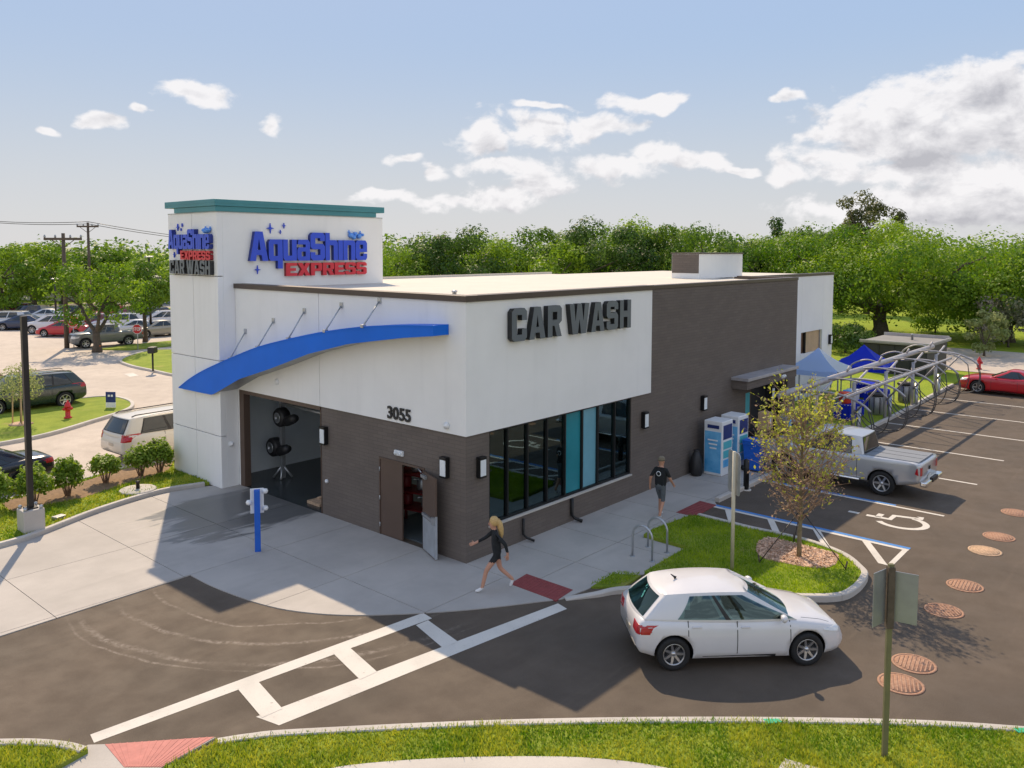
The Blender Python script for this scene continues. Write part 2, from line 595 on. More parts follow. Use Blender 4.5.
material('twig', (0.30, 0.20, 0.14), 0.9, vary=0.35, scale=6)
material('rust', (0.30, 0.15, 0.095), 0.85, vary=0.3, scale=14, bump=0.4, second=(0.44, 0.27, 0.18))
material('rust_pale', (0.50, 0.34, 0.22), 0.85, vary=0.3, scale=14, bump=0.4)
material('hydrant_red', (0.55, 0.02, 0.025), 0.4, vary=0.1)
material('hydrant_orange', (0.65, 0.16, 0.03), 0.45, vary=0.1)
material('skin', (0.52, 0.27, 0.18), 0.55, vary=0.06, scale=8)
material('hair_blonde', (0.55, 0.36, 0.14), 0.6, vary=0.25, scale=40)
material('cloth_black', (0.014, 0.016, 0.018), 0.9, vary=0.3, scale=10)
material('cloth_grey', (0.10, 0.115, 0.13), 0.9, vary=0.2, scale=12)
material('cloth_khaki', (0.20, 0.17, 0.12), 0.9, vary=0.2, scale=14)
material('shoe_white', (0.70, 0.70, 0.70), 0.7, vary=0.08)
leaf_material('tent_blue', (0.012, 0.04, 0.60), (0.012, 0.04, 0.60), 0.4)
leaf_material('tent_white', (0.80, 0.82, 0.86), (0.80, 0.82, 0.86), 0.5)
leaf_material('tent_pale_blue', (0.42, 0.55, 0.84), (0.42, 0.55, 0.84), 0.45)
material('red_machine', (0.20, 0.016, 0.018), 0.5, vary=0.3)
material('orange_red', (0.80, 0.07, 0.02), 0.5, vary=0.1)
material('tunnel_wall', (0.70, 0.76, 0.80), 0.6, vary=0.06, scale=1)
material('wet_floor', (0.035, 0.042, 0.045), 0.25, vary=0.3, scale=2)
material('interior_floor', (0.10, 0.12, 0.13), 0.35, vary=0.1)
material('interior_wall', (0.35, 0.35, 0.33), 0.8, vary=0.1, scale=1)
material('interior_teal', (0.10, 0.50, 0.58), 0.5, vary=0.15, scale=1)
material('interior_wood', (0.20, 0.11, 0.06), 0.6, vary=0.2)
material('safety_green', (0.25, 0.62, 0.02), 0.7, vary=0.1)
material('tan_box', (0.55, 0.38, 0.22), 0.7, vary=0.1)
material('grey_cladding', (0.20, 0.24, 0.31), 0.7, vary=0.08, scale=0.2)
material('beige_wall', (0.55, 0.50, 0.44), 0.8, vary=0.08, scale=0.3)
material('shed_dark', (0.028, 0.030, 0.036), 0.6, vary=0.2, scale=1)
material('shed_roof', (0.24, 0.23, 0.22), 0.7, vary=0.12, scale=1.2)
material('headlamp', (0.70, 0.72, 0.75), 0.08, 0.3, vary=0.03)
material('tail_red', (0.42, 0.008, 0.016), 0.15, vary=0.06, coat=0.5)
material('car_glass', (0.012, 0.018, 0.020), 0.03, vary=0.2, spec=0.9, scale=0.8)
material('car_trim', (0.012, 0.012, 0.013), 0.45, vary=0.15)
material('alloy', (0.55, 0.55, 0.56), 0.28, 0.85, vary=0.08)
material('chrome', (0.75, 0.75, 0.76), 0.12, 1.0, vary=0.03)
material('tonneau', (0.21, 0.23, 0.26), 0.7, vary=0.06)
material('green_mark', (0.03, 0.50, 0.30), 0.7, vary=0.2)
glass_material('tinted_glass', (0.45, 0.72, 0.74), 0.015, 0.74)
glass_material('teal_glass', (0.45, 0.85, 0.90), 0.03, 0.78)
material('pane_pale', (0.17, 0.40, 0.50), 0.15, vary=0.12, scale=0.7)  # opaque pale blue pane instead of clear glass
material('pane_teal', (0.03, 0.24, 0.29), 0.12, vary=0.15, scale=0.7)  # opaque teal pane instead of clear glass
glass_material('car_window', (0.30, 0.40, 0.38), 0.02, 0.76)
emission('light_strip', (1.0, 0.88, 0.66), 4.0)
LEAF = {
    'oak': leaf_material('leaf_oak', (0.052, 0.12, 0.016), (0.22, 0.33, 0.045)),
    'deep': leaf_material('leaf_deep', (0.035, 0.08, 0.016), (0.13, 0.21, 0.04)),
    'bright': leaf_material('leaf_bright', (0.072, 0.165, 0.016), (0.30, 0.42, 0.045)),
    'dark': leaf_material('leaf_dark', (0.07, 0.085, 0.030), (0.17, 0.175, 0.070), 0.35),
    'shrub': leaf_material('leaf_shrub', (0.11, 0.19, 0.018), (0.30, 0.41, 0.055)),
    'young': leaf_material('leaf_young', (0.30, 0.33, 0.05), (0.52, 0.54, 0.12), 0.5),
    'rust': leaf_material('leaf_rust', (0.27, 0.19, 0.14), (0.48, 0.35, 0.26), 0.4),
    'pale': leaf_material('leaf_pale', (0.20, 0.26, 0.08), (0.42, 0.44, 0.20), 0.4),
    'blade': leaf_material('grass_blade', (0.10, 0.21, 0.015), (0.50, 0.48, 0.07), 0.4),
    'green': leaf_material('grass_blade_green', (0.15, 0.26, 0.02), (0.42, 0.50, 0.05), 0.45),
    'blossom': leaf_material('leaf_blossom', (0.10, 0.14, 0.05), (0.48, 0.42, 0.38), 0.4),
}
M = MATS


# ------------------------------------------------------------------ mesh helpers
class MB:
    """collects boxes, prisms, tubes and lathes; build() links them as ONE mesh object"""
    def __init__(s):
        s.v, s.f, s.mi, s.sm = [], [], [], []
        s.cur, s.smooth = 0, False

    def add(s, vs, fs, M4=None):
        o = len(s.v)
        if M4 is not None:
            vs = [tuple(M4 @ Vector(p)) for p in vs]
        s.v.extend([tuple(float(c) for c in p) for p in vs])
        for f in fs:
            s.f.append(tuple(i + o for i in f))
            s.mi.append(s.cur)
            s.sm.append(s.smooth)
        return s

    def box(s, x0, x1, y0, y1, z0, z1, M4=None):
        vs = [(x, y, z) for z in (z0, z1) for y in (y0, y1) for x in (x0, x1)]
        return s.add(vs, [(0, 2, 3, 1), (4, 5, 7, 6), (0, 1, 5, 4), (2, 6, 7, 3), (0, 4, 6, 2), (1, 3, 7, 5)], M4)

    def bbox(s, x0, x1, y0, y1, z0, z1, b=0.01, M4=None):
        """box with bevelled edges"""
        bm = bmesh.new()
        bmesh.ops.create_cube(bm, size=1)
        for v in bm.verts:
            v.co = Vector(((x0 + x1) / 2 + v.co.x * (x1 - x0), (y0 + y1) / 2 + v.co.y * (y1 - y0), (z0 + z1) / 2 + v.co.z * (z1 - z0)))
        bmesh.ops.bevel(bm, geom=list(bm.edges), offset=b, segments=2, affect='EDGES', profile=0.5)
        bm.verts.index_update()
        s.add([v.co[:] for v in bm.verts], [[v.index for v in f.verts] for f in bm.faces], M4)
        bm.free()
        return s

    def prism(s, poly, z0, z1, M4=None):
        n = len(poly)
        a = sum(poly[i][0] * poly[(i + 1) % n][1] - poly[(i + 1) % n][0] * poly[i][1] for i in range(n))
        if a < 0:
            poly = poly[::-1]
        vs = [(p[0], p[1], z0) for p in poly] + [(p[0], p[1], z1) for p in poly]
        fs = [tuple(range(n))[::-1], tuple(range(n, 2 * n))] + [(i, (i + 1) % n, n + (i + 1) % n, n + i) for i in range(n)]
        return s.add(vs, fs, M4)

    def sheet(s, poly, z):
        n = len(poly)
        a = sum(poly[i][0] * poly[(i + 1) % n][1] - poly[(i + 1) % n][0] * poly[i][1] for i in range(n))
        if a < 0:
            poly = poly[::-1]
        return s.add([(p[0], p[1], z) for p in poly], [tuple(range(n))])

    def tube(s, pts, r, n=8, caps=True, M4=None):
        pts = [Vector(p) for p in pts]
        rs = [r] * len(pts) if isinstance(r, (int, float)) else list(r)
        vs, fs = [], []
        prev = None
        for i, p in enumerate(pts):
            t = (pts[min(i + 1, len(pts) - 1)] - pts[max(i - 1, 0)])
            t = t.normalized() if t.length > 1e-9 else Vector((0, 0, 1))
            if prev is None:
                a = Vector((0, 0, 1)) if abs(t.z) < 0.9 else Vector((1, 0, 0))
                n1 = t.cross(a).normalized()
            else:
                n1 = (prev - t * prev.dot(t))
                n1 = n1.normalized() if n1.length > 1e-6 else t.orthogonal().normalized()
            prev = n1
            n2 = t.cross(n1)
            for k in range(n):
                a = 2 * math.pi * k / n
                vs.append(tuple(p + (n1 * math.cos(a) + n2 * math.sin(a)) * rs[i]))
        for i in range(len(pts) - 1):
            for k in range(n):
                k2 = (k + 1) % n
                fs.append((i * n + k, i * n + k2, (i + 1) * n + k2, (i + 1) * n + k))
        if caps:
            fs.append(tuple(range(n))[::-1])
            fs.append(tuple((len(pts) - 1) * n + k for k in range(n)))
        sm = s.smooth
        s.smooth = True
        s.add(vs, fs, M4)
        s.smooth = sm
        return s

    def lathe(s, prof, n=16, M4=None, smooth=True, caps=True):
        """profile of (radius, z) turned round the z axis"""
        vs, fs = [], []
        for (r, z) in prof:
            for k in range(n):
                a = 2 * math.pi * k / n
                vs.append((r * math.cos(a), r * math.sin(a), z))
        m = len(prof)
        for i in range(m - 1):
            for k in range(n):
                k2 = (k + 1) % n
                fs.append((i * n + k, i * n + k2, (i + 1) * n + k2, (i + 1) * n + k))
        if caps and prof[0][0] > 1e-4:
            fs.append(tuple(range(n))[::-1])
        if caps and prof[-1][0] > 1e-4:
            fs.append(tuple((m - 1) * n + k for k in range(n)))
        sm = s.smooth
        s.smooth = smooth
        s.add(vs, fs, M4)
        s.smooth = sm
        return s

    def grid(s, rows, M4=None, flip=False):
        """rows: list of equal-length point lists"""
        w = len(rows[0])
        vs = [p for r in rows for p in r]
        fs = []
        for i in range(len(rows) - 1):
            for k in range(w - 1):
                q = (i * w + k, i * w + k + 1, (i + 1) * w + k + 1, (i + 1) * w + k)
                fs.append(q[::-1] if flip else q)
        return s.add(vs, fs, M4)

    def mesh(s, name):
        me = bpy.data.meshes.new(name)
        me.from_pydata(s.v, [], s.f)
        me.polygons.foreach_set('material_index', s.mi)
        me.polygons.foreach_set('use_smooth', s.sm)
        me.update()
        return me

    def build(s, name, mats, parent=None, bevel=0.0):
        me = s.mesh(name)
        return link(name, me, mats, parent)


def link(name, me, mats, parent=None):
    if not isinstance(mats, (list, tuple)):
        mats = [mats]
    if len(me.materials) == 0:
        for m in mats:
            me.materials.append(M[m] if isinstance(m, str) else m)
    o = bpy.data.objects.new(name, me)
    COL.objects.link(o)
    if parent is not None:
        o.parent = parent
    return o


def tag(o, label=None, cat=None, group=None, kind=None):
    for k, v in (('label', label), ('category', cat), ('group', group), ('kind', kind)):
        if v:
            o[k] = v
    return o


def thing(name, label, cat, loc=(0, 0, 0), rz=0.0, group=None):
    o = bpy.data.objects.new(name, None)
    o.empty_display_size = 0.2
    COL.objects.link(o)
    o.location = loc
    o.rotation_euler = (0, 0, rz)
    return tag(o, label, cat, group)


def struct(name, mb, mats, parent=None):
    o = mb.build(name, mats, parent)
    if parent is None:
        o['kind'] = 'structure'
    return o


def dup(root, loc, rz, label, group=None, scale=None):
    r = root.copy()
    COL.objects.link(r)
    r.location = loc
    r.rotation_euler = (0, 0, rz)
    if scale is not None:
        r.scale = scale if isinstance(scale, tuple) else (scale,) * 3
    r['label'] = label
    if group:
        r['group'] = group
    for ch in list(root.children):
        c = ch.copy()
        COL.objects.link(c)
        c.parent = r
        for g in list(ch.children):
            d = g.copy()
            COL.objects.link(d)
            d.parent = c
    return r


def clip_rect(poly, x0, x1, y0, y1):
    def cut(pts, inside, inter):
        out = []
        for i in range(len(pts)):
            a, b = pts[i - 1], pts[i]
            if inside(b):
                if not inside(a):
                    out.append(inter(a, b))
                out.append(b)
            elif inside(a):
                out.append(inter(a, b))
        return out

    def ix(c):
        return lambda a, b: (c, a[1] + (b[1] - a[1]) * (c - a[0]) / (b[0] - a[0]))

    def iy(c):
        return lambda a, b: (a[0] + (b[0] - a[0]) * (c - a[1]) / (b[1] - a[1]), c)
    for ins, it in ((lambda p: p[0] >= x0, ix(x0)), (lambda p: p[0] <= x1, ix(x1)), (lambda p: p[1] >= y0, iy(y0)), (lambda p: p[1] <= y1, iy(y1))):
        if not poly:
            return []
        poly = cut(poly, ins, it)
    out = []
    for p in poly:
        if not out or abs(p[0] - out[-1][0]) + abs(p[1] - out[-1][1]) > 1e-4:
            out.append(p)
    return out


def area(poly):
    return 0.5 * sum(poly[i][0] * poly[(i + 1) % len(poly)][1] - poly[(i + 1) % len(poly)][0] * poly[i][1] for i in range(len(poly)))


def inside(poly, pts):
    """numpy point-in-polygon"""
    x, y = pts[:, 0], pts[:, 1]
    res = np.zeros(len(pts), bool)
    n = len(poly)
    for i in range(n):
        x1, y1 = poly[i]
        x2, y2 = poly[(i + 1) % n]
        c = ((y1 > y) != (y2 > y)) & (x < (x2 - x1) * (y - y1) / ((y2 - y1) if abs(y2 - y1) > 1e-12 else 1e-12) + x1)
        res ^= c
    return res


def smooth_path(pts, k=6, closed=False):
    """Catmull-Rom through 2d or 3d points"""
    P = [np.array(p, float) for p in pts]
    n = len(P)
    out = []
    rng = range(n if closed else n - 1)
    for i in rng:
        p0 = P[(i - 1) % n] if closed or i > 0 else 2 * P[0] - P[1]
        p1, p2 = P[i], P[(i + 1) % n]
        p3 = P[(i + 2) % n] if closed or i + 2 < n else 2 * P[-1] - P[-2]
        for j in range(k):
            t = j / k
            out.append(tuple(0.5 * ((2 * p1) + (-p0 + p2) * t + (2 * p0 - 5 * p1 + 4 * p2 - p3) * t * t + (-p0 + 3 * p1 - 3 * p2 + p3) * t ** 3)))
    if not closed:
        out.append(tuple(P[-1]))
    return out


def kerb(name, path, width, h, parent=None, closed=False, z0=-0.02, length=3.0, mat='kerb_concrete', rise=0.0):
    """a kerb of cast lengths following a path (path is its road-side edge, body to the left of travel)"""
    P = [Vector((p[0], p[1])) for p in path]
    n = len(P)
    nor = []
    for i in range(n):
        a = P[(i - 1) % n] if closed or i > 0 else P[i]
        b = P[(i + 1) % n] if closed or i < n - 1 else P[i]
        t = (b - a).normalized()
        nor.append(Vector((-t.y, t.x)))
    root = bpy.data.objects.new(name, None)
    COL.objects.link(root)
    root['kind'] = 'structure'
    if parent is not None:
        root.parent = parent
    seq = list(range(n)) + ([0] if closed else [])
    run, acc = [seq[0]], 0.0
    for a, b in zip(seq[:-1], seq[1:]):
        run.append(b)
        acc += (P[b] - P[a]).length
        if acc >= length or b == seq[-1]:
            mb = MB()
            rows = []
            for q, i in enumerate(run):
                hh = h if not rise else h * min(1.0, 0.22 + sum((P[k + 1] - P[k]).length for k in range(i)) / rise)
                p, m = P[i], nor[i]
                if q == 0 or q == len(run) - 1:
                    other = P[run[1]] if q == 0 else P[run[-2]]
                    p = p + (other - p).normalized() * 0.005
                e = p + m * width
                c1 = p + m * 0.02
                c2 = e - m * 0.015
                rows.append([(p.x, p.y, z0), (p.x, p.y, hh - 0.025), (c1.x, c1.y, hh), (c2.x, c2.y, hh), (e.x, e.y, hh - 0.015), (e.x, e.y, z0)])
            mb.grid(rows)
            mb.add([r for r in rows[0]], [(0, 1, 2, 3, 4, 5)])
            mb.add([r for r in rows[-1]], [(5, 4, 3, 2, 1, 0)])
            mb.build('kerb_stone', mat, root)
            run, acc = [b], 0.0
    return root


def leaf_mesh(name, pos, nrm, size, aspect=0.55, tint=None, mat='leaf_oak', droop=0.0):
    """many leaf faces (a folded pair of triangles each) as one mesh, made with numpy"""
    n = len(pos)
    nrm = nrm / (np.linalg.norm(nrm, axis=1, keepdims=True) + 1e-9)
    rv = npr.normal(size=(n, 3))
    a = np.cross(nrm, rv)
    a /= np.linalg.norm(a, axis=1, keepdims=True) + 1e-9
    if droop:
        a[:, 2] -= droop
        a /= np.linalg.norm(a, axis=1, keepdims=True) + 1e-9
    b = np.cross(nrm, a)
    b /= np.linalg.norm(b, axis=1, keepdims=True) + 1e-9
    s = (size if np.ndim(size) else np.full(n, size))[:, None]
    fold = nrm * s * 0.12
    V = np.empty((n, 4, 3))
    V[:, 0] = pos - a * s * 0.5
    V[:, 1] = pos + b * s * 0.5 * aspect + fold
    V[:, 2] = pos + a * s * 0.5
    V[:, 3] = pos - b * s * 0.5 * aspect + fold
    me = bpy.data.meshes.new(name)
    me.vertices.add(n * 4)
    me.vertices.foreach_set('co', V.reshape(-1).astype(np.float32))
    me.loops.add(n * 4)
    me.loops.foreach_set('vertex_index', np.arange(n * 4, dtype=np.int32))
    me.polygons.add(n)
    me.polygons.foreach_set('loop_start', np.arange(0, n * 4, 4, dtype=np.int32))
    me.polygons.foreach_set('loop_total', np.full(n, 4, dtype=np.int32))
    at = me.attributes.new('tint', 'FLOAT', 'POINT')
    t = npr.random(n) if tint is None else tint
    at.data.foreach_set('value', np.repeat(t, 4).astype(np.float32))
    me.update()
    me.validate()
    me.materials.append(M[mat])
    return me


def blade_mesh(name, polys, density, h, z, mat='grass_blade', w=0.012, holes=()):
    """grass blades standing in the given polygons, as one mesh"""
    P = []
    for poly in polys:
        a = np.array(poly)
        lo, hi = a.min(0), a.max(0)
        n = int((hi - lo).prod() * density)
        q = lo + npr.random((n, 2)) * (hi - lo)
        q = q[inside(poly, q)]
        for hl in holes:
            q = q[~inside(hl, q)]
        P.append(q)
    q = np.concatenate(P)
    n = len(q)
    ang = npr.random(n) * 2 * np.pi
    hh = h * (0.45 + 0.9 * npr.random(n)) * (0.75 + 0.5 * (np.sin(q[:, 0] * 2.1 + 1.3 * np.sin(q[:, 1] * 1.7)) * 0.5 + 0.5))
    lean = npr.normal(size=(n, 2)) * hh[:, None] * 0.38
    V = np.zeros((n, 3, 3))
    V[:, 0, 0] = q[:, 0] + np.cos(ang) * w
    V[:, 0, 1] = q[:, 1] + np.sin(ang) * w
    V[:, 1, 0] = q[:, 0] - np.cos(ang) * w
    V[:, 1, 1] = q[:, 1] - np.sin(ang) * w
    V[:, 0:2, 2] = z
    V[:, 2, 0] = q[:, 0] + lean[:, 0]
    V[:, 2, 1] = q[:, 1] + lean[:, 1]
    V[:, 2, 2] = z + hh
    me = bpy.data.meshes.new(name)
    me.vertices.add(n * 3)
    me.vertices.foreach_set('co', V.reshape(-1).astype(np.float32))
    me.loops.add(n * 3)
    me.loops.foreach_set('vertex_index', np.arange(n * 3, dtype=np.int32))
    me.polygons.add(n)
    me.polygons.foreach_set('loop_start', np.arange(0, n * 3, 3, dtype=np.int32))
    me.polygons.foreach_set('loop_total', np.full(n, 3, dtype=np.int32))
    at = me.attributes.new('tint', 'FLOAT', 'POINT')
    pn = np.sin(q[:, 0] * 2.3 + 2.0 * np.sin(q[:, 1] * 1.9 + 0.7)) + np.sin(q[:, 1] * 5.1 + 1.7 * np.sin(q[:, 0] * 4.3)) * 0.7 + np.sin(q[:, 0] * 9.7 - q[:, 1] * 8.3) * 0.4
    t = np.clip(0.42 + 0.20 * pn + npr.normal(size=n) * 0.22, 0, 1)
    at.data.foreach_set('value', np.repeat(t, 3).astype(np.float32))
    me.update()
    me.materials.append(M[mat])
    return me


GLYPH = {}


def glyph(ch, bold, extr):
    key = (ch, bold, extr)
    if key in GLYPH:
        return GLYPH[key]
    cu = bpy.data.curves.new('glyph', 'FONT')
    cu.body = ch
    cu.size = 1.0
    cu.extrude = extr / 2
    cu.offset = bold
    cu.resolution_u = 4
    ob = bpy.data.objects.new('glyph', cu)
    COL.objects.link(ob)
    dg = bpy.context.evaluated_depsgraph_get()
    me = bpy.data.meshes.new_from_object(ob.evaluated_get(dg))
    v = np.array([q.co[:] for q in me.vertices])
    f = [tuple(p.vertices) for p in me.polygons]
    nz = [p.normal.z for p in me.polygons]
    bpy.data.objects.remove(ob)
    bpy.data.curves.remove(cu)
    bpy.data.meshes.remove(me)
    GLYPH[key] = (v, f, nz)
    return GLYPH[key]


def lettering(word, width, height, depth, mats, parent, MT, bold=0.02, gap=0.06, name='letter', shear=0.0, space=0.3, lower=None):
    """each character its own mesh child; word fitted to width, capitals to height; MT maps (right, up, out) to the parent"""
    g0 = glyph('H', bold, 0.1)[0]
    base = g0[:, 1].min()
    cap = g0[:, 1].max() - base
    x = 0.0
    items = []
    for ch in word:
        if ch == ' ':
            x += space
            continue
        v, f, nz = glyph(ch, bold, 0.1)
        lo, hi = v[:, 0].min(), v[:, 0].max()
        items.append((ch, v, f, nz, x - lo))
        x += hi - lo + gap
    tot = x - gap
    sx, sy = width / tot, height / cap
    for ch, v, f, nz, off in items:
        w = v.copy()
        w[:, 0] = (v[:, 0] + off) * sx
        w[:, 1] = (v[:, 1] - base) * sy * (lower if (lower and ch.islower() and ch not in 'hi') else 1.0)
        w[:, 0] += w[:, 1] * shear
        zs = v[:, 2]
        w[:, 2] = (zs - zs.min()) / max(1e-6, zs.max() - zs.min()) * depth
        mb = MB()
        mb.add([tuple(p) for p in w], f, MT)
        mb.mi = [0 if k > 0.5 else (1 if len(mats) > 1 else 0) for k in nz]
        mb.build(name, mats, parent)


BLOCK = {
    'H': (1.0, [(0, 0), (.33, 0), (.33, .4), (.67, .4), (.67, 0), (1, 0), (1, 1), (.67, 1), (.67, .62), (.33, .62), (.33, 1), (0, 1)]),
    'E': (0.92, [(0, 0), (1, 0), (1, .22), (.38, .22), (.38, .4), (.9, .4), (.9, .6), (.38, .6), (.38, .78), (1, .78), (1, 1), (0, 1)]),
    'X': (1.08, [(0, 0), (.37, 0), (.5, .3), (.63, 0), (1, 0), (.69, .5), (1, 1), (.63, 1), (.5, .7), (.37, 1), (0, 1), (.31, .5)]),
    'C': (1.0, [(.16, 0), (.84, 0), (1, .1), (1, .37), (.67, .37), (.67, .2), (.33, .2), (.33, .8), (.67, .8), (.67, .63), (1, .63), (1, .9), (.84, 1), (.16, 1), (0, .9), (0, .1)]),
    'S': (1.0, [(.15, 0), (.85, 0), (1, .1), (1, .5), (.86, .6), (.33, .6), (.33, .8), (.67, .8), (.67, .7), (1, .7), (1, .9), (.85, 1), (.15, 1), (0, .9), (0, .5), (.14, .4), (.67, .4), (.67, .2), (.33, .2), (.33, .3), (0, .3), (0, .1)]),
    'A': (1.12, [(0, 0), (.32, 0), (.37, .2), (.499, .2), (.499, .38), (.42, .38), (.5, .76), (.58, .38), (.501, .38), (.501, .2), (.63, .2), (.68, 0), (1, 0), (.71, 1), (.29, 1)]),
    'R': (1.02, [(0, 0), (.33, 0), (.33, .36), (.40, .36), (.40, .55), (.33, .55), (.33, .8), (.66, .8), (.66, .55), (.402, .55), (.402, .36), (.47, .36), (.65, 0), (1, 0), (.79, .4), (1, .5), (1, .9), (.85, 1), (0, 1)]),
    'P': (0.98, [(0, 0), (.34, 0), (.34, .34), (.40, .34), (.40, .54), (.34, .54), (.34, .8), (.66, .8), (.66, .54), (.402, .54), (.402, .34), (.85, .34), (1, .44), (1, .9), (.85, 1), (0, 1)]),
    'W': (1.55, [(.16, 0), (.42, 0), (.5, .5), (.58, 0), (.84, 0), (1, 1), (.77, 1), (.70, .42), (.61, 1), (.39, 1), (.30, .42), (.23, 1), (0, 1)]),
    'q': (0.88, [(.12, 0), (.45, 0), (.45, .17), (.36, .17), (.36, .57), (.64, .57), (.64, .17), (.452, .17), (.452, 0), (.64, 0), (.64, -.27), (1, -.27), (1, .74), (.12, .74), (0, .64), (0, .1)]),
    'u': (0.88, [(.14, 0), (1, 0), (1, .74), (.65, .74), (.65, .18), (.35, .18), (.35, .74), (0, .74), (0, .1)]),
    'a': (0.86, [(.12, 0), (.499, 0), (.499, .15), (.34, .15), (.34, .32), (.65, .32), (.65, .15), (.501, .15), (.501, 0), (1, 0), (1, .64), (.86, .74), (.1, .74), (.04, .57), (.65, .57), (.65, .47), (.12, .47), (0, .38), (0, .09)]),
    'h': (0.88, [(0, 0), (.35, 0), (.35, .55), (.65, .55), (.65, 0), (1, 0), (1, .64), (.88, .74), (.35, .74), (.35, 1), (0, 1)]),
    'i': (0.33, [(0, 0), (1, 0), (1, .74), (0, .74)]),
    'n': (0.88, [(0, 0), (.35, 0), (.35, .56), (.65, .56), (.65, 0), (1, 0), (1, .64), (.88, .74), (0, .74)]),
    'e': (0.86, [(.14, 0), (.88, 0), (1, .09), (1, .24), (.66, .24), (.66, .15), (.35, .15), (.35, .30), (.499, .30), (.499, .43), (.35, .43), (.35, .58), (.65, .58), (.65, .43), (.501, .43), (.501, .30), (1, .30), (1, .64), (.86, .74), (.14, .74), (0, .64), (0, .1)]),
}


def block_letters(word, width, height, depth, mats, parent, MT, gap=0.05, space=0.35):
    """heavy condensed sign letters, each a mesh of its own, with dark returns"""
    x = 0.0
    items = []
    for ch in word:
        if ch == ' ':
            x += space
            continue
        w_, poly = BLOCK[ch]
        items.append((poly, x, w_))
        x += w_ + gap
    k = width / (x - gap)
    for poly, x0, w_ in items:
        m = MB()
        m.prism([((x0 + p[0] * w_) * k, p[1] * height) for p in poly], 0.0, depth, MT)
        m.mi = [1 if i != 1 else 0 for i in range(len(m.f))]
        m.build('letter', mats, parent)


def facing_A(x, y, z):
    """lettering on a wall that faces -X: origin at its left end as read"""
    return Matrix(((0, 0, -1, x), (-1, 0, 0, y), (0, 1, 0, z), (0, 0, 0, 1)))


def facing_B(x, y, z):
    return Matrix(((1, 0, 0, x), (0, 0, -1, y), (0, 1, 0, z), (0, 0, 0, 1)))


def flat_on_ground(x, y, z, rz):
    return Matrix.Translation((x, y, z)) @ Matrix.Rotation(rz, 4, 'Z')

# ------------------------------------------------------------------ ground, lots, kerbs, markings
struct('ground', MB().sheet([(-900, -900), (1500, -900), (1500, 1500), (-900, 1500)], -0.06), 'field_grass')
lot = struct('asphalt_lot', MB().sheet([(-70, -70), (43.5, -70), (43.5, 13.95), (-70, 13.95)], 0.0), 'asphalt')
lot2 = struct('neighbour_lot', MB().sheet([(-110, 13.96), (9, 13.96), (9, 32), (52, 94), (52, 112), (-110, 112)], -0.004), 'old_asphalt')
struct('side_road', MB().sheet([(46, -70), (60, -70), (60, 8), (46, 4)], -0.03), 'old_asphalt')

concrete = bpy.data.objects.new('concrete_apron', None)
COL.objects.link(concrete)
concrete['kind'] = 'structure'
edge = smooth_path([(-4.95, 4.48), (-4.93, 3.3), (-4.72, 1.75), (-4.3, 0.62), (-3.5, -0.48), (-2.0, -1.82), (-0.12, -3.08)], 5)
P1 = [(-40, 4.1), (-9.0, 4.36)] + edge + [(0.0, -3.12), (0.0, 10.6), (-0.66, 10.6), (-0.66, 11.1), (-0.9, 11.22), (-2.26, 11.5), (-4.3, 11.05), (-6.3, 10.15), (-7.34, 9.93), (-40, 7.2)]
P2 = [(0.0, -3.12), (0.8, -3.22), (1.86, -3.14), (2.35, -3.72), (4.53, -3.68), (4.58, -2.29), (5.12, -2.25), (6.89, -2.44), (7.18, -2.48), (8.62, -2.42), (8.9, -2.2), (20.4, -2.2), (20.4, 0.0), (0.0, 0.0)]


def slabs(poly, xs, ys, z, parent, name='slab'):
    for xa, xb in zip(xs[:-1], xs[1:]):
        for ya, yb in zip(ys[:-1], ys[1:]):
            c = clip_rect(poly, xa + 0.008, xb - 0.008, ya + 0.008, yb - 0.008)
            if len(c) >= 3 and abs(area(c)) > 0.01:
                mb = MB()
                mb.prism(c, -0.03, z)
                mb.build(name, 'concrete', parent)


slabs(P1, [-40, -30, -24, -18, -14, -11, -8, -5.1, -2.6, 0.0], [-4, -1.3, 1.6, 4.5, 7.45, 12], 0.02, concrete)
slabs(P2, [0.0, 1.9, 3.8, 5.7, 7.1, 8.9, 10.8, 12.7, 14.6, 16.5, 18.4, 20.4], [-4, -2.0, 0], 0.02, concrete)

# front verge with its kerb, ramp and walk
kf = [G(*p, 0.12) for p in [(1300, 752), (1150, 737), (1023, 726), (900, 719), (700, 716.5), (500, 719.5), (300, 728.5), (250, 733), (217, 738)]]
kf = smooth_path(kf, 6)
verge = bpy.data.objects.new('front_verge', None)
COL.objects.link(verge)
verge['kind'] = 'structure'
kerb('front_kerb', kf, 0.17, 0.13)
kf2 = smooth_path([G(*p, 0.12) for p in [(88, 746), (70, 741.5), (40, 738.5), (0, 738.5), (-120, 741)]], 5)
kerb('front_kerb', kf2, 0.17, 0.13)
inner = [G(*p, 0.1) for p in [(1300, 756), (1150, 741), (1023, 730), (900, 723), (700, 720.5), (500, 723.5), (300, 732.5), (250, 737), (217, 742)]]
walk_top = smooth_path([G(*p, 0.1) for p in [(300, 778), (340, 768), (400, 762), (470, 758.5), (560, 758), (620, 762), (665, 769), (700, 778)]], 4)
verge_poly = inner + [G(163, 768, 0.1), G(100, 830, 0.1), (-11.2, -7.0), (-7.5, -12.0), (-1.5, -17.0), (6, -16)]
MBv = MB()
MBv.prism(verge_poly, -0.03, 0.1)
vg = MBv.build('turf', 'grass', verge)
left_poly = [G(*p, 0.1) for p in [(88, 749), (70, 745), (40, 742.5), (0, 742.5), (-120, 746)]] + [(-14, -1.5), (-11.0, -2.2), G(54, 768, 0.1)]
MB().prism(left_poly, -0.03, 0.1).build('turf', 'grass', verge)
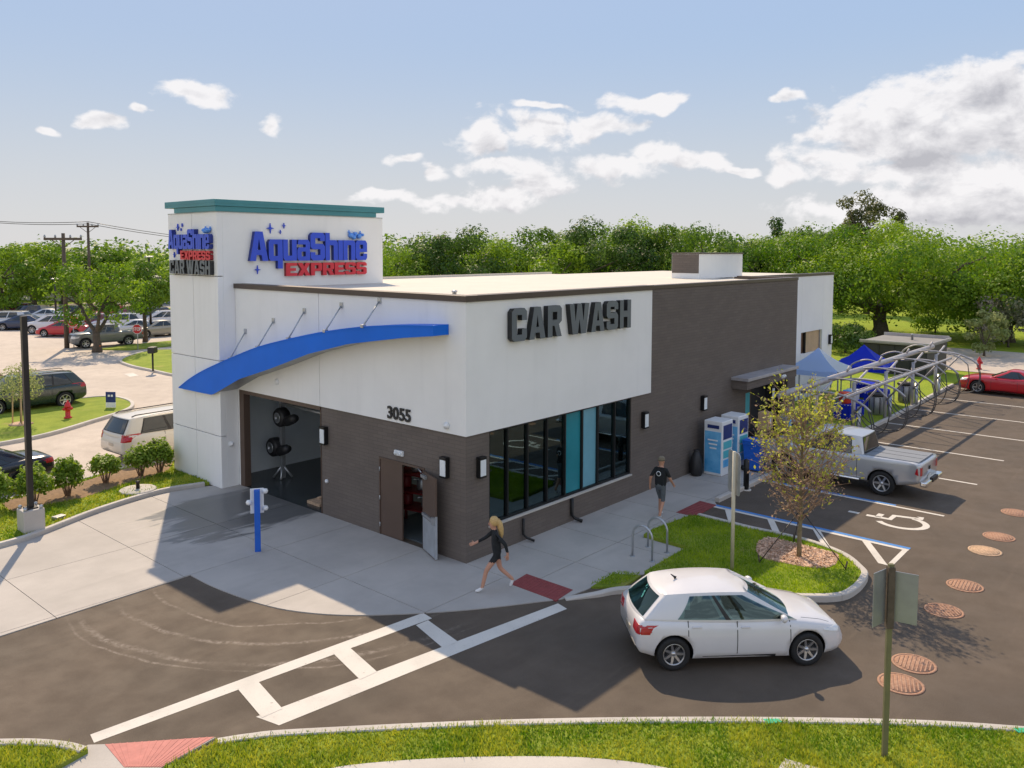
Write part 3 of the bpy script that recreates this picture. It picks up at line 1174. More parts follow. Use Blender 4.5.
# walk that cuts through the verge, and the ramp with its ribbed pad
wk = MB()
wk.prism(walk_top + [(-2.2, -10.4), (-6.3, -9.2), (-8.3, -5.2)], -0.02, 0.125)
wk.build('verge_walk', 'kerb_concrete', concrete)
MB().prism([G(785, 759, 0.12), G(830, 772, 0.12), G(810, 784, 0.12), G(776, 772, 0.12)], 0, 0.13).build('verge_walk', 'kerb_concrete', concrete)
ramp_poly = [G(*p) for p in [(88, 746.5), (104, 746), (216, 739), (163, 768.5), (60, 840), (20, 800), (54, 768)]]
MB().prism(ramp_poly, -0.03, 0.03).build('ramp', 'concrete', concrete)
pad = [Vector(G(*p)) for p in [(105, 746.3), (214.5, 738.8), (162, 769), (124, 769)]]
mbp = MB()
mbp.prism([tuple(p) for p in pad], 0.0, 0.036)
for k in range(1, 15):
    t = k / 15
    a, b = pad[0].lerp(pad[1], t), pad[3].lerp(pad[2], t)
    d = (b - a).normalized()
    nn = Vector((-d.y, d.x)) * 0.012
    mbp.prism([tuple(a + nn), tuple(b + nn), tuple(b - nn), tuple(a - nn)], 0.03, 0.040)
mbp.build('tactile_pad', 'tactile_pink', concrete)
for px in ([(510, 584), (526.6, 574), (573, 590), (556, 601)], [(676, 512.5), (700, 501), (716, 505), (695, 516.5)]):
    mbp = MB()
    poly = [G(*p, 0.02) for p in px]
    mbp.prism(poly, 0.0, 0.027)
    a, b, c, d = [Vector(q) for q in poly]
    for i in range(1, 14):
        for j in range(1, 10):
            q = a.lerp(b, j / 10).lerp(d.lerp(c, j / 10), i / 14)
            mbp.lathe([(0.022, 0.026), (0.014, 0.034), (0.0, 0.034)], 5, Matrix.Translation((q.x, q.y, 0)))
    mbp.build('tactile_pad', 'tactile_red', concrete)

# planted island beside the car
ip = [G(566, 601), G(598, 597.5), G(626, 594)] + [(2.15, -5.35), (3.05, -6.75)] + [G(835, 602), G(857, 594), G(868, 580)] + [G(*p, 0.13) for p in [(863, 566), (846, 553), (815, 541), (783, 533), (750, 526), (720, 518.5), (700, 513.5)]]
ip = smooth_path(ip, 5)
kerb('island_kerb', ip, 0.16, 0.15, rise=2.2)
island = bpy.data.objects.new('planted_island', None)
COL.objects.link(island)
island['kind'] = 'structure'


def offset_path(path, d):
    out = []
    for i in range(len(path)):
        a, b = Vector(path[max(i - 1, 0)][:2]), Vector(path[min(i + 1, len(path) - 1)][:2])
        t = (b - a).normalized()
        out.append((path[i][0] - t.y * d, path[i][1] + t.x * d))
    return out


ii = offset_path(ip, 0.15)
isl_poly = [q for q in ii if q[1] < -2.52 and (q[0] > 1.9 or q[1] < -4.3)] + [(6.85, -2.46), (5.12, -2.27), (4.60, -2.31), (4.55, -3.70), (2.36, -3.74), (2.0, -4.05)]
MB().prism(isl_poly, -0.02, 0.11).build('turf', 'grass', island)
bed_poly = [(0.85, -3.24), (1.84, -3.16), (2.20, -3.74), (1.36, -3.80)]
MB().prism(bed_poly, -0.02, 0.05).build('turf', 'grass', island)

# shrub strip left of the wash exit
lk = smooth_path([(-40, 7.2), (-20, 8.75), (-12, 9.45)] + [G(*p) for p in [(0, 549), (40, 536.5), (100, 513), (160, 494.5), (205, 487)]], 5)
kerb('strip_kerb', lk, 0.16, 0.15)
strip_poly = offset_path(lk, 0.15) + [(-0.70, 11.3), (-0.68, 13.85), (0.2, 14.6)] + [G(*p) for p in [(150, 466), (120, 472), (60, 489), (0, 505)]] + [(-12, 14.4), (-40, 13)]
strip = struct('shrub_strip', MB().prism(strip_poly, -0.02, 0.11), 'grass')
bk = smooth_path([(0.2, 14.75)] + [G(*p) for p in [(150, 465), (120, 470.5), (60, 487.5), (0, 503)]] + [(-12, 14.55), (-40, 13.2)], 5)
kerb('strip_kerb', bk, 0.16, 0.12)
soil_edge = [G(*p) for p in [(0, 505.5), (40, 497), (80, 486), (120, 473), (150, 467), (174, 463)]]
soil_poly = soil_edge + [(-1.0, 13.6), (-2.6, 13.2), (-4.2, 12.6), (-6.2, 12.7)]
MB().prism(soil_poly, 0.0, 0.118).build('soil_bed', 'soil', strip)

# islands across the drive
def island_px(name, px, h=0.14, z=0.1, zt=0.0):
    ring = smooth_path([G(*p, zt) for p in px], 4, closed=True)
    if area(ring) < 0:
        ring = ring[::-1]
    kerb(name + '_kerb', ring, 0.18, h, closed=True, length=4.0)
    o = struct(name, MB().prism(offset_path(ring, 0.17), -0.02, z), 'grass')
    return ring


isl2 = island_px('hydrant_island', [(-130, 462), (-60, 455), (0, 446), (50, 436), (95, 422.5), (122, 414), (134, 408), (131, 402), (112, 398), (80, 400), (0, 411.5), (-130, 424)])
isl3 = island_px('far_island', [(119.5, 361), (128, 366.5), (150, 371.5), (185, 378), (230, 377), (230, 355), (170, 350.5), (140, 353.5)])
struct('far_verge', MB().prism([G(*p) for p in [(95, 350), (130, 345.5), (175, 341), (175, 346), (130, 350.5)]], -0.02, 0.08), 'grass')
struct('roadside_grass', MB().sheet([(-60, 88), (46, 86), (50, 93), (-60, 95)], 0.012), 'field_grass')
# grass under the vacuum arches, with the stall-head kerb
kv = smooth_path([(20.4, -2.38), (24, -2.4), (28, -2.35), (33, -2.2), (38.5, -2.1)], 4)
kerb('stall_kerb', [(8.9, -2.36), (14, -2.36), (20.4, -2.36)], 0.15, 0.14)
kerb('stall_kerb', kv, 0.16, 0.15)
struct('vacuum_lawn', MB().prism([(20.42, -2.24), (24, -2.26), (28, -2.2), (33, -2.05), (38.5, -1.95), (43, -1.9), (43, 9), (25, 9), (24.6, -0.01), (20.42, -0.01)], -0.02, 0.10), 'field_grass')

# painted markings
def paint(poly, mat='paint_white', z=0.004, name='stripe', parent=None):
    return MB().sheet(poly, z).build(name, mat, parent if parent is not None else lot)


for px in ([(90.2, 734.8), (94, 743), (432, 618.5), (423, 613)], [(256, 717), (279, 725.5), (567, 609), (558, 603.5)]):
    paint([G(*p) for p in px])
for px in ([(237.5, 689), (258, 681.5), (282.5, 709), (262, 718)], [(333, 653.5), (349.5, 647.5), (377, 672), (360, 680)], [(416, 625.5), (428, 620.5), (458, 642), (443, 648.5)]):
    paint([G(*p) for p in px], z=0.008)
# access aisle and the blue-edged stalls
aisle_l = [(8.52, -2.36), (8.52, -8.03)]
paint([(8.36, -2.4), (8.36, -8.05), (8.50, -8.05), (8.50, -2.4)])
paint([(8.51, -2.4), (8.51, -8.05), (8.66, -8.05), (8.66, -2.4)], 'paint_blue')
paint([(6.98, -7.95), (6.98, -8.08), (8.36, -8.05), (8.36, -7.92)], z=0.008)
for y in (-2.95, -4.3, -5.65, -7.0):
    paint([(6.95, y - 0.75), (6.95, y - 0.98), (8.36, y - 0.1), (8.36, y + 0.12)], z=0.008)
paint([(12.10, -2.4), (12.10, -8.0), (12.22, -8.0), (12.22, -2.4)])
paint([(12.23, -2.4), (12.23, -6.6), (12.36, -6.6), (12.36, -2.4)], 'paint_blue')
for x in (16.55, 20.78, 25.1, 29.4, 33.7, 37.9):
    paint([(x - 0.06, -2.4), (x - 0.06, -7.95), (x + 0.06, -7.95), (x + 0.06, -2.4)])


def stroke(mb, pts, w):
    pts = [Vector(p) for p in pts]
    L_, R_ = [], []
    for i, p in enumerate(pts):
        t = (pts[min(i + 1, len(pts) - 1)] - pts[max(i - 1, 0)]).normalized()
        n = Vector((-t.y, t.x)) * w / 2
        L_.append((*(p + n), 0.0))
        R_.append((*(p - n), 0.0))
    mb.grid([R_, L_])


mb = MB()
stroke(mb, [(0.02, 0.42), (0.06, 0.0), (0.38, 0.0), (0.52, -0.45), (0.66, -0.40)], 0.13)
stroke(mb, [(0.05, 0.22), (0.32, 0.22)], 0.11)
stroke(mb, [(0.42 * math.cos(a) + 0.02, 0.42 * math.sin(a) - 0.22) for a in np.linspace(R(125), R(345), 16)], 0.12)
stroke(mb, [(-0.03, 0.66), (0.09, 0.66)], 0.2)
mb.add([], [])
o = mb.build('wheelchair_symbol', 'paint_white', lot)
cx, cy = G(889, 520)
o.location = (cx, cy, 0.005)
o.scale = (1.35, 1.55, 1)
# square painted figure cut by the right edge of the picture
a, b = G(1001, 497), G(1040, 500)
mb = MB()
stroke(mb, [(14.2, -9.9), (15.6, -9.9)], 0.32)
stroke(mb, [(14.35, -9.75), (14.35, -11.8)], 0.28)
stroke(mb, [(15.45, -9.75), (15.45, -11.8)], 0.28)
stroke(mb, [(14.2, -11.7), (15.6, -11.7)], 0.28)
o = mb.build('pavement_letter', 'paint_white', lot)
o.location.z = 0.005
paint([G(*p) for p in [(124, 374), (133, 373), (139, 375.5), (130, 377)]], z=0.004, parent=lot2)
for y0 in (40.0, 52.0):
    paint([(-9, y0), (6, y0 + 1), (6, y0 + 1.15), (-9, y0 + 0.15)], z=0.004, parent=lot2)
# green survey dabs on the front kerb
for u in (769, 1018):
    x, y = G(u, 717 if u < 900 else 726, 0.132)
    MB().prism([(x - 0.12, y + 0.05), (x + 0.05, y - 0.13), (x + 0.02, y - 0.24), (x - 0.2, y - 0.05)], 0.12, 0.134).build('survey_mark', 'green_mark', concrete)

# turf blades where the eye can tell them apart
near_v = [q for q in verge_poly]
wt = list(walk_top)
vis = [q for q in inner if q[0] < 3] + [G(163, 768, 0.1), (-8.6, -3.9), (-7.6, -5.0), (-5.8, -6.9), (-3.4, -9.2), (-1.2, -11.6), (0.8, -13.2)]
wp = [(q[0], q[1]) for q in walk_top] + [(-2.2, -10.4), (-6.3, -9.2), (-8.3, -5.2)]
o = link('front_grass', blade_mesh('front_grass', [vis, left_poly], 1500, 0.075, 0.098, holes=[wp]), [])
tag(o, 'sunny mown green grass on the front verge along the kerb', 'grass', kind='stuff')
mulch_ring = smooth_path([(6.1 + 1.12 * math.cos(a) * (1 + 0.12 * math.sin(3 * a + 1)), -6.0 + 1.05 * math.sin(a) * (1 + 0.1 * math.sin(2 * a))) for a in np.linspace(0, 2 * math.pi, 13)[:-1]], 3, closed=True)
mulch_ring = [(min(x, 6.62), y) for x, y in mulch_ring]
o = link('island_grass', blade_mesh('island_grass', [isl_poly, bed_poly], 1000, 0.065, 0.105, 'grass_blade_green', holes=[mulch_ring]), [])
tag(o, 'short green grass on the planted island, half in building shade', 'grass', kind='stuff')
o = link('strip_grass', blade_mesh('strip_grass', [[q for q in strip_poly if q[0] > -9] + [(-9, 13.9), (-9, 9.9)]], 450, 0.085, 0.105, w=0.02, holes=[soil_poly]), [])
tag(o, 'rough sunlit grass growing in the shrub strip left of the exit', 'grass', kind='stuff')

# ------------------------------------------------------------------ the car wash building
H, H1, A1, W, B1, BQ, BE = 6.72, 3.252, 5.983, 10.58, 8.556, 20.43, 24.55
TP, TW, TD, TH = 0.645, 3.235, 6.245, 9.10
DEPTH = W + TW
bld = thing('car_wash_building', 'brown brick and white stucco car wash building with corner sign tower', 'building')


def part(name, mats, fn, parent=None):
    mb = MB()
    fn(mb)
    return mb.build(name, mats, bld if parent is None else parent)


# walls facing the forecourt (normal -X) : brown brick below, white above
part('brick_wall', 'brown_brick', lambda m: (
    m.box(0.0, 0.25, 0.25, 1.50, 0, H1), m.box(0.0, 0.25, 3.34, A1, 0, H1), m.box(0.0, 0.25, 1.50, 3.34, 2.19, H1),
    m.box(0.0, 0.85, 0.0, 0.25, 0, H1), m.box(0.85, 7.47, 0.0, 0.25, 0, 0.72), m.box(7.47, B1, 0.0, 0.25, 0, H1),
    m.box(B1, 15.6, 0.0, 0.25, 0, H - 0.1), m.box(15.6, 19.6, 0.0, 0.25, 2.5, H - 0.1), m.box(19.6, BQ, 0.0, 0.25, 0, H - 0.1), m.box(BQ - 0.25, BQ, 0.25, 2.69, 0, H - 0.1)))
XE_ = float(PY(833, 300, 2.7)[0])
part('side_wall', 'white_stucco', lambda m: (
    m.box(XE_ - 0.25, XE_, 2.98, 5.9, 0, 6.3), m.box(XE_ - 0.25, XE_, 11.7, DEPTH, 0, 6.3), m.box(XE_ - 0.25, XE_, 5.9, 11.7, 4.4, 6.3), m.box(TD, XE_ - 0.25, DEPTH - 0.25, DEPTH, 0, 6.3)))
PR = 0.045


def panel(x0, x1, y0, y1, z0, z1, mat='white_stucco'):
    m = MB()
    m.bbox(x0, x1, y0, y1, z0, z1, 0.008)
    return m.build('wall_panel', mat, bld)


g = 0.012
# white upper volume, front (-X) face: panels split at the joint over the exit
mL = MB()
mL.prism([(-PR, -PR), (B1, -PR), (B1, 0.29), (0.24, 0.29), (0.24, A1 - g), (-PR, A1 - g)], H1, H - 0.12)
mL.build('wall_panel', 'white_stucco', bld)
panel(-PR, 0.24, A1 + g, W - g, H1 + 0.0, H - 0.12)
panel(-0.012, 0.24, 10.47, W - g, 0.0, H1 - g)
# white end bay
YB = 2.7
XW0, XW1, XE = PY(801, 340, YB)[0], PY(822, 340, YB)[0], PY(833, 300, YB)[0]
ZW0, ZW1, ZE = PY(812, 352, YB)[2], PY(812, 331, YB)[2], PY(833, 272.6, YB)[2]
BE = XE
panel(BQ - 0.3, XW0, YB, YB + 0.27, 0, ZE - 0.12)
panel(XW1, XE, YB, YB + 0.27, 0, ZE - 0.12)
panel(XW0 + g, XW1 - g, YB, YB + 0.27, ZW1, ZE - 0.12)
panel(XW0 + g, XW1 - g, YB, YB + 0.27, 0, ZW0)
w = part('window', 'interior_wood', lambda m: m.box(XW0, XW1, YB + 0.2, YB + 0.24, ZW0, ZW1))
part('frame', 'galvanised', lambda m: (m.box(XW1 - 0.22, XW1 - 0.002, YB + 0.02, YB + 0.15, ZW0, ZW1)), w)
part('mullion', 'dark_metal', lambda m: (m.box(XW0 + 0.7, XW0 + 0.78, YB + 0.05, YB + 0.15, ZW0, ZW1)), w)
part('pane', 'tan_box', lambda m: m.box(XW0 + 0.78, XW1 - 0.22, YB + 0.1, YB + 0.12, ZW0 + 0.02, ZW1 - 0.02), w)
# tower in stacked panels with open joints
rows = [0.0, 1.74, 4.24, 7.0, TH]
for za, zb in zip(rows[:-1], rows[1:]):
    for ya, yb in ((W, 12.18), (12.18, DEPTH)):
        panel(-TP, -TP + 0.2, ya + (0.0 if ya == W else g), yb - (g if yb != DEPTH else 0), za + (g if za else 0), zb - g)
    panel(-TP + 0.2, TD, DEPTH - 0.2, DEPTH, za + (g if za else 0), zb - g)
panel(-TP + 0.201, 0.0, W, W + 0.2, 0.0, 4.24 - g)
panel(-TP + 0.201, TD, W, W + 0.2, 4.24 + g, TH - g)
panel(TD - 0.2, TD, W + 0.2, DEPTH - 0.2, H - 0.3, TH - g)
part('tower_core', 'dark_metal', lambda m: (m.box(-TP + 0.12, -0.02, W + 0.1, DEPTH - 0.1, 0.02, TH - 0.05), m.box(0.0, TD - 0.1, W + 0.1, DEPTH - 0.1, 4.7, TH - 0.05)))
cap = part('tower_cap', 'teal_metal', lambda m: (
    m.bbox(-TP - 0.06, TD - 0.35, W - 0.06, DEPTH - 0.55, TH + 0.0, TH + 0.17, 0.012),
    m.bbox(-TP - 0.10, TD + 0.02, W - 0.10, DEPTH + 0.03, TH + 0.172, TH + 0.39, 0.012)))
part('cap_seam', 'teal_metal', lambda m: (m.box(-TP - 0.106, -TP - 0.098, W - 0.106, DEPTH, TH + 0.27, TH + 0.28), m.box(-TP - 0.106, TD, W - 0.106, W - 0.098, TH + 0.27, TH + 0.28)), cap)
part('flashing', 'galvanised', lambda m: (m.box(-TP - 0.012, -TP + 0.21, W - 0.012, DEPTH, TH - 0.035, TH - 0.004), m.box(-TP + 0.21, TD, W - 0.012, W + 0.21, TH - 0.035, TH - 0.004)))
# roof
roof = part('roof', 'roof_membrane', lambda m: (m.box(0.2, BQ - 0.2, 0.2, W, H - 0.35, H - 0.12), m.box(TD, BQ - 0.2, W, DEPTH - 0.2, H - 0.35, H - 0.121), m.box(BQ - 0.2, XE - 0.1, YB + 0.2, DEPTH - 0.2, ZE - 0.4, ZE - 0.10)))
part('parapet', 'roof_membrane', lambda m: (m.box(0.2, 0.45, 0.2, W - 0.01, H - 0.12, H - 0.02), m.box(0.45, BQ - 0.05, 0.2, 0.45, H - 0.12, H - 0.02),
     m.box(TD + 0.01, BQ, DEPTH - 0.3, DEPTH - 0.2, H - 0.12, H - 0.02)), roof)
part('coping', 'bronze_metal', lambda m: (
    m.bbox(-PR - 0.05, 0.30, -PR - 0.05, W - 0.002, H - 0.12, H + 0.035, 0.008),
    m.bbox(0.302, B1 + 0.02, -PR - 0.05, 0.30, H - 0.12, H + 0.035, 0.008),
    m.bbox(B1 + 0.022, BQ, -0.03, 0.28, H - 0.10, H + 0.02, 0.008),
    m.bbox(BQ - 0.28, BQ + 0.03, 0.281, YB, H - 0.10, H + 0.02, 0.008),
    m.bbox(BQ + 0.04, XE + 0.04, YB - 0.03, YB + 0.28, ZE - 0.12, ZE + 0.02, 0.008)), roof)
pent = part('roof_penthouse', 'white_stucco', lambda m: m.bbox(18.9, 23.2, 3.9, 5.3, H - 0.12, 7.72, 0.01), roof)
part('penthouse_shade', 'brown_brick', lambda m: m.box(18.885, 18.898, 3.92, 5.28, 6.85, 7.70), roof)  # brown sheet colours in the shaded left face of the white box
part('penthouse_cap', 'bronze_metal', lambda m: m.bbox(18.85, 23.25, 3.85, 5.35, 7.722, 7.77, 0.01), roof)
for (x, y) in ((1.2, 1.6),):
    part('roof_vent', 'galvanised', lambda m: (m.lathe([(0.06, H - 0.12), (0.06, H + 0.02), (0.08, H + 0.02), (0.08, H + 0.06), (0.0, H + 0.08)], 10, Matrix.Translation((x, y, 0)))), roof)
# exit tunnel
part('tunnel_frame', 'door_brown', lambda m: (m.box(-0.03, 0.20, 10.20, 10.46, 0, H1 - 0.002), m.box(-0.03, 0.20, A1 + 0.02, 10.20, H1 - 0.12, H1 - 0.002), m.box(-0.02, 0.2, A1 + 0.002, A1 + 0.03, 0, H1 - 0.12)))
tun = part('tunnel_wall', 'tunnel_wall', lambda m: (m.box(0.02, 24, 11.6, 11.7, 0, 4.6), m.box(0.02, 0.24, 10.66, 11.6, 0, 4.6), m.box(0.25, 24, A1 - 0.12, A1 - 0.02, 0, 4.6)))
part('tunnel_ceiling', 'interior_wall', lambda m: m.box(0.25, 24, A1 - 0.02, 11.6, 4.4, 4.6))
part('tunnel_floor', 'wet_floor', lambda m: (m.box(0.0, 24, A1 + 0.0, 10.47, -0.05, 0.016), m.box(0.24, 24, 10.47, 11.6, -0.05, 0.016)))
part('guide_rail', 'rust_pale', lambda m: (m.tube([(0.6, 6.75, 0.12), (9, 6.75, 0.12)], 0.05, 6), m.tube([(0.6, 7.05, 0.12), (9, 7.05, 0.12)], 0.05, 6), m.box(0.3, 1.2, 6.55, 7.2, 0.017, 0.1)))
# shop behind the window and the equipment room behind the doors
part('interior_floor', 'interior_floor', lambda m: m.box(0.25, 15.4, 0.25, A1 - 0.12, -0.05, 0.03))
part('interior_wall', 'interior_wall', lambda m: (m.box(0.25, 8.6, 4.6, 4.7, 0.03, 3.6), m.box(8.4, 8.5, 0.25, 4.6, 0.03, 3.6), m.box(0.62, 0.70, 0.25, 1.2, 0.03, 3.6)))
part('interior_ceiling', 'interior_wall', lambda m: m.box(0.26, 8.4, 0.26, 4.6, 3.5, 3.6))
for (x, y) in ((1.3, 1.6), (2.6, 2.6), (4.4, 1.7)):
    part('light_strip', 'light_strip', lambda m: m.box(x, x + 1.1, y, y + 0.07, 3.42, 3.47))
part('equipment_partition', 'interior_wall', lambda m: (m.box(2.4, 2.5, 1.2, 4.6, 0.03, 3.5), m.box(0.7, 2.4, 3.9, 4.0, 0.03, 3.5)))
# window of eight lights
wx = [0.85, 1.61, 2.43, 3.27, 4.10, 4.92, 5.71, 6.61, 7.47]
win = part('shop_window', 'black_metal', lambda m: (m.box(0.85, 7.47, 0.03, 0.17, 0.78, 0.84), m.box(0.85, 7.47, 0.03, 0.17, H1 - 0.06, H1 - 0.002)))
for i, x in enumerate(wx):
    wd = 0.05 if i not in (5, 6) else 0.07
    x0, x1 = (x, x + wd) if i == 0 else ((x - wd, x) if i == 8 else (x - wd / 2, x + wd / 2))
    part('mullion', 'black_metal', lambda m: m.bbox(x0, x1, 0.02, 0.18, 0.84, H1 - 0.06, 0.006), win)
for i in range(8):
    part('pane', {4: 'pane_teal', 5: 'pane_pale', 7: 'teal_glass'}.get(i, 'tinted_glass'), lambda m: m.box(wx[i] + 0.036, wx[i + 1] - 0.036, 0.09, 0.10, 0.85, H1 - 0.065), win)
part('sill', 'kerb_concrete', lambda m: m.bbox(0.82, 7.50, -0.05, 0.22, 0.722, 0.778, 0.008), win)
# canopy over the exit, held by rods
top = [(13.06, 3.11), (12.31, 3.49), (11.33, 3.89), (9.74, 4.42), (8.17, 4.90), (6.57, 5.26), (4.97, 5.57), (3.35, 5.81), (1.87, 5.95), (0.55, 6.02)]
bot = [(12.30, 3.10), (11.6, 3.10), (10.87, 3.11), (9.25, 3.80), (7.61, 4.27), (5.63, 4.90), (3.85, 5.32), (1.65, 5.64), (0.55, 5.76)]
T_ = [p for p in smooth_path([(0, *q) for q in top], 4)]
ty = np.array([p[1] for p in T_])[::-1]
tz = np.array([p[2] for p in T_])[::-1]
by = np.array([q[0] for q in bot])[::-1]
bz = np.array([q[1] for q in bot])[::-1]
ys = np.linspace(13.04, 0.55, 60)
mb = MB()
rows_ = []
for y in ys:
    zt = float(np.interp(y, ty, tz))
    zb = float(np.interp(y, by, bz)) if y < 12.3 else 3.10
    zb = min(zb, zt - 0.004)
    xo = -0.80 + (13.04 - y) / 12.5 * 0.22
    xi = -TP - 0.004 if y > W - 0.02 else -PR - 0.004
    rows_.append([(xo, y, zb), (xo, y, zt), (xi, y, zt), (xi, y, zb)])
for k in range(3):
    mb.cur = [0, 0, 1][k]
    if k == 2:
        mb.grid([[r[3], r[0]] for r in rows_])
    else:
        mb.grid([[r[k], r[k + 1]] for r in rows_])
mb.cur = 0
mb.add(rows_[-1], [(0, 1, 2, 3)])
mb.add(rows_[0], [(3, 2, 1, 0)])
can = mb.build('canopy', ['canopy_blue', 'grey_metal'], bld)
mb = MB()
mb.grid([[(r[1][0] - 0.012, r[1][1], r[1][2] - 0.03), (r[1][0] - 0.012, r[1][1], r[1][2] + 0.012), (r[1][0] + 0.03, r[1][1], r[1][2] + 0.012)] for r in rows_])
mb.build('edge_trim', 'canopy_blue', can)
for (y, z) in ((9.96, 5.22), (8.33, 5.66), (6.68, 6.05), (4.88, 6.30), (3.21, 6.50)):
    zt = float(np.interp(y, ty, tz))
    m = MB()
    m.tube([(-PR, y, z), (-0.62, y, zt + 0.03)], 0.022, 8)
    m.box(-PR - 0.03, -PR, y - 0.07, y + 0.07, z - 0.08, z + 0.08)
    m.box(-0.68, -0.56, y - 0.05, y + 0.05, zt - 0.02, zt + 0.06)
    m.build('tie_rod', 'galvanised', can)
# double door: one leaf shut, one swung open
df = part('door_frame', 'door_brown', lambda m: (m.box(-0.02, 0.12, 3.30, 3.339, 0.02, 2.188), m.box(-0.02, 0.12, 1.502, 1.54, 0.02, 2.188), m.box(-0.02, 0.12, 1.54, 3.30, 2.13, 2.188)))
dl = part('door', 'door_brown', lambda m: m.bbox(0.0, 0.05, 2.40, 3.295, 0.025, 2.125, 0.004))
for z in (0.3, 1.05, 1.85):
    part('hinge', 'galvanised', lambda m: m.tube([(-0.02, 3.31, z - 0.06), (-0.02, 3.31, z + 0.06)], 0.016, 6), dl)
hp, ang = Vector((-0.03, 1.53, 0)), R(-162)
dm = Matrix.Translation(hp) @ Matrix.Rotation(math.atan2(-0.95, -0.38) - math.pi / 2, 4, 'Z')
dr = part('door', 'door_brown', lambda m: m.bbox(-0.025, 0.025, 0.0, 0.90, 0.04, 2.125, 0.004, dm))
part('kick_plate', 'steel_plate', lambda m: m.box(0.026, 0.030, 0.03, 0.87, 0.06, 0.92, dm), dr)
part('edge_strip', 'steel_plate', lambda m: m.box(-0.027, 0.034, 0.885, 0.905, 0.045, 1.15, dm), dr)
part('panic_bar', 'galvanised', lambda m: (m.box(0.03, 0.08, 0.08, 0.82, 0.98, 1.05, dm), m.box(0.03, 0.10, 0.78, 0.88, 0.94, 1.12, dm)), dr)
part('door_closer', 'galvanised', lambda m: (m.box(0.03, 0.10, 0.05, 0.36, 1.98, 2.06, dm), m.tube([(-0.02, 1.75, 2.14), (-0.18, 1.45, 2.12)], 0.014, 6)), dr)
# side awning and recess with its door
part('awning', 'brown_brick', lambda m: m.box(14.4, 19.0, -0.62, -0.002, 2.66, 2.98))
part('awning_cap', 'pipe_grey', lambda m: m.bbox(14.33, 19.05, -0.70, -0.001, 2.982, 3.10, 0.01))
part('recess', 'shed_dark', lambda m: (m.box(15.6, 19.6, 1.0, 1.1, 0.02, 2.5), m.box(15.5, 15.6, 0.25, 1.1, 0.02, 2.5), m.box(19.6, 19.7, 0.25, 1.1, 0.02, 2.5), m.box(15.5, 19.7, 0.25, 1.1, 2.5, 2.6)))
sd = part('door', 'door_brown', lambda m: m.bbox(17.1, 18.1, 0.94, 0.99, 0.03, 2.15, 0.005))
part('pane', 'interior_teal', lambda m: m.box(17.25, 17.95, 0.925, 0.938, 1.1, 1.95), sd)
part('handle', 'galvanised', lambda m: m.box(17.15, 17.2, 0.88, 0.94, 0.95, 1.15), sd)
for y in (2.87,):
    pass
part('hose_bib', 'white_plastic', lambda m: (m.lathe([(0.0, 0), (0.06, 0.0), (0.06, 0.06), (0.0, 0.09)], 10, Matrix.Translation((-0.0, 5.72, 1.05)) @ Matrix.Rotation(-math.pi / 2, 4, 'Y'))))
part('alarm_dome', 'white_plastic', lambda m: (m.lathe([(0.0, 0), (0.1, 0.0), (0.1, 0.03), (0.05, 0.05), (0.0, 0.05)], 12, Matrix.Translation((-PR, 8.2, 3.75)) @ Matrix.Rotation(-math.pi / 2, 4, 'Y'))))
part('camera_dome', 'white_plastic', lambda m: (m.lathe([(0.0, 0), (0.09, 0.0), (0.09, 0.05), (0.0, 0.12)], 12, Matrix.Translation((-PR, 0.62, 3.45)) @ Matrix.Rotation(-math.pi / 2, 4, 'Y'))))
part('camera_dome', 'white_plastic', lambda m: (m.lathe([(0.0, 0), (0.09, 0.0), (0.09, 0.05), (0.0, 0.12)], 12, Matrix.Translation((-TP + 0.35, W, 1.45)) @ Matrix.Rotation(math.pi / 2, 4, 'X'))))
for (x, h) in ((2.15, 0.65), (4.32, 0.72)):
    part('downspout', 'black_metal', lambda m: (m.tube([(x, -0.06, h), (x, -0.06, 0.22), (x + 0.06, -0.14, 0.12), (x + 0.16, -0.32, 0.06)], 0.05 if x > 3 else 0.035, 8)))

# --- things fixed to the walls
def wall_lamp(x, y, z, rz, label):
    t = thing('wall_lamp', label, 'lamp', (x, y, z), rz, 'black box wall lamps')
    m = MB()
    m.box(-0.10, 0.10, 0.0, 0.035, -0.26, 0.26)
    m.bbox(-0.115, 0.115, 0.036, 0.17, 0.20, 0.27, 0.008)
    m.bbox(-0.115, 0.115, 0.036, 0.17, -0.27, -0.22, 0.008)
    m.box(-0.112, -0.105, 0.036, 0.15, -0.22, 0.20)
    m.box(0.105, 0.112, 0.036, 0.15, -0.22, 0.20)
    m.build('bracket', 'black_metal', t)
    m = MB()
    m.bbox(-0.095, 0.095, 0.04, 0.165, -0.218, 0.198, 0.006)
    m.build('diffuser', 'lamp_glass', t)
    return t


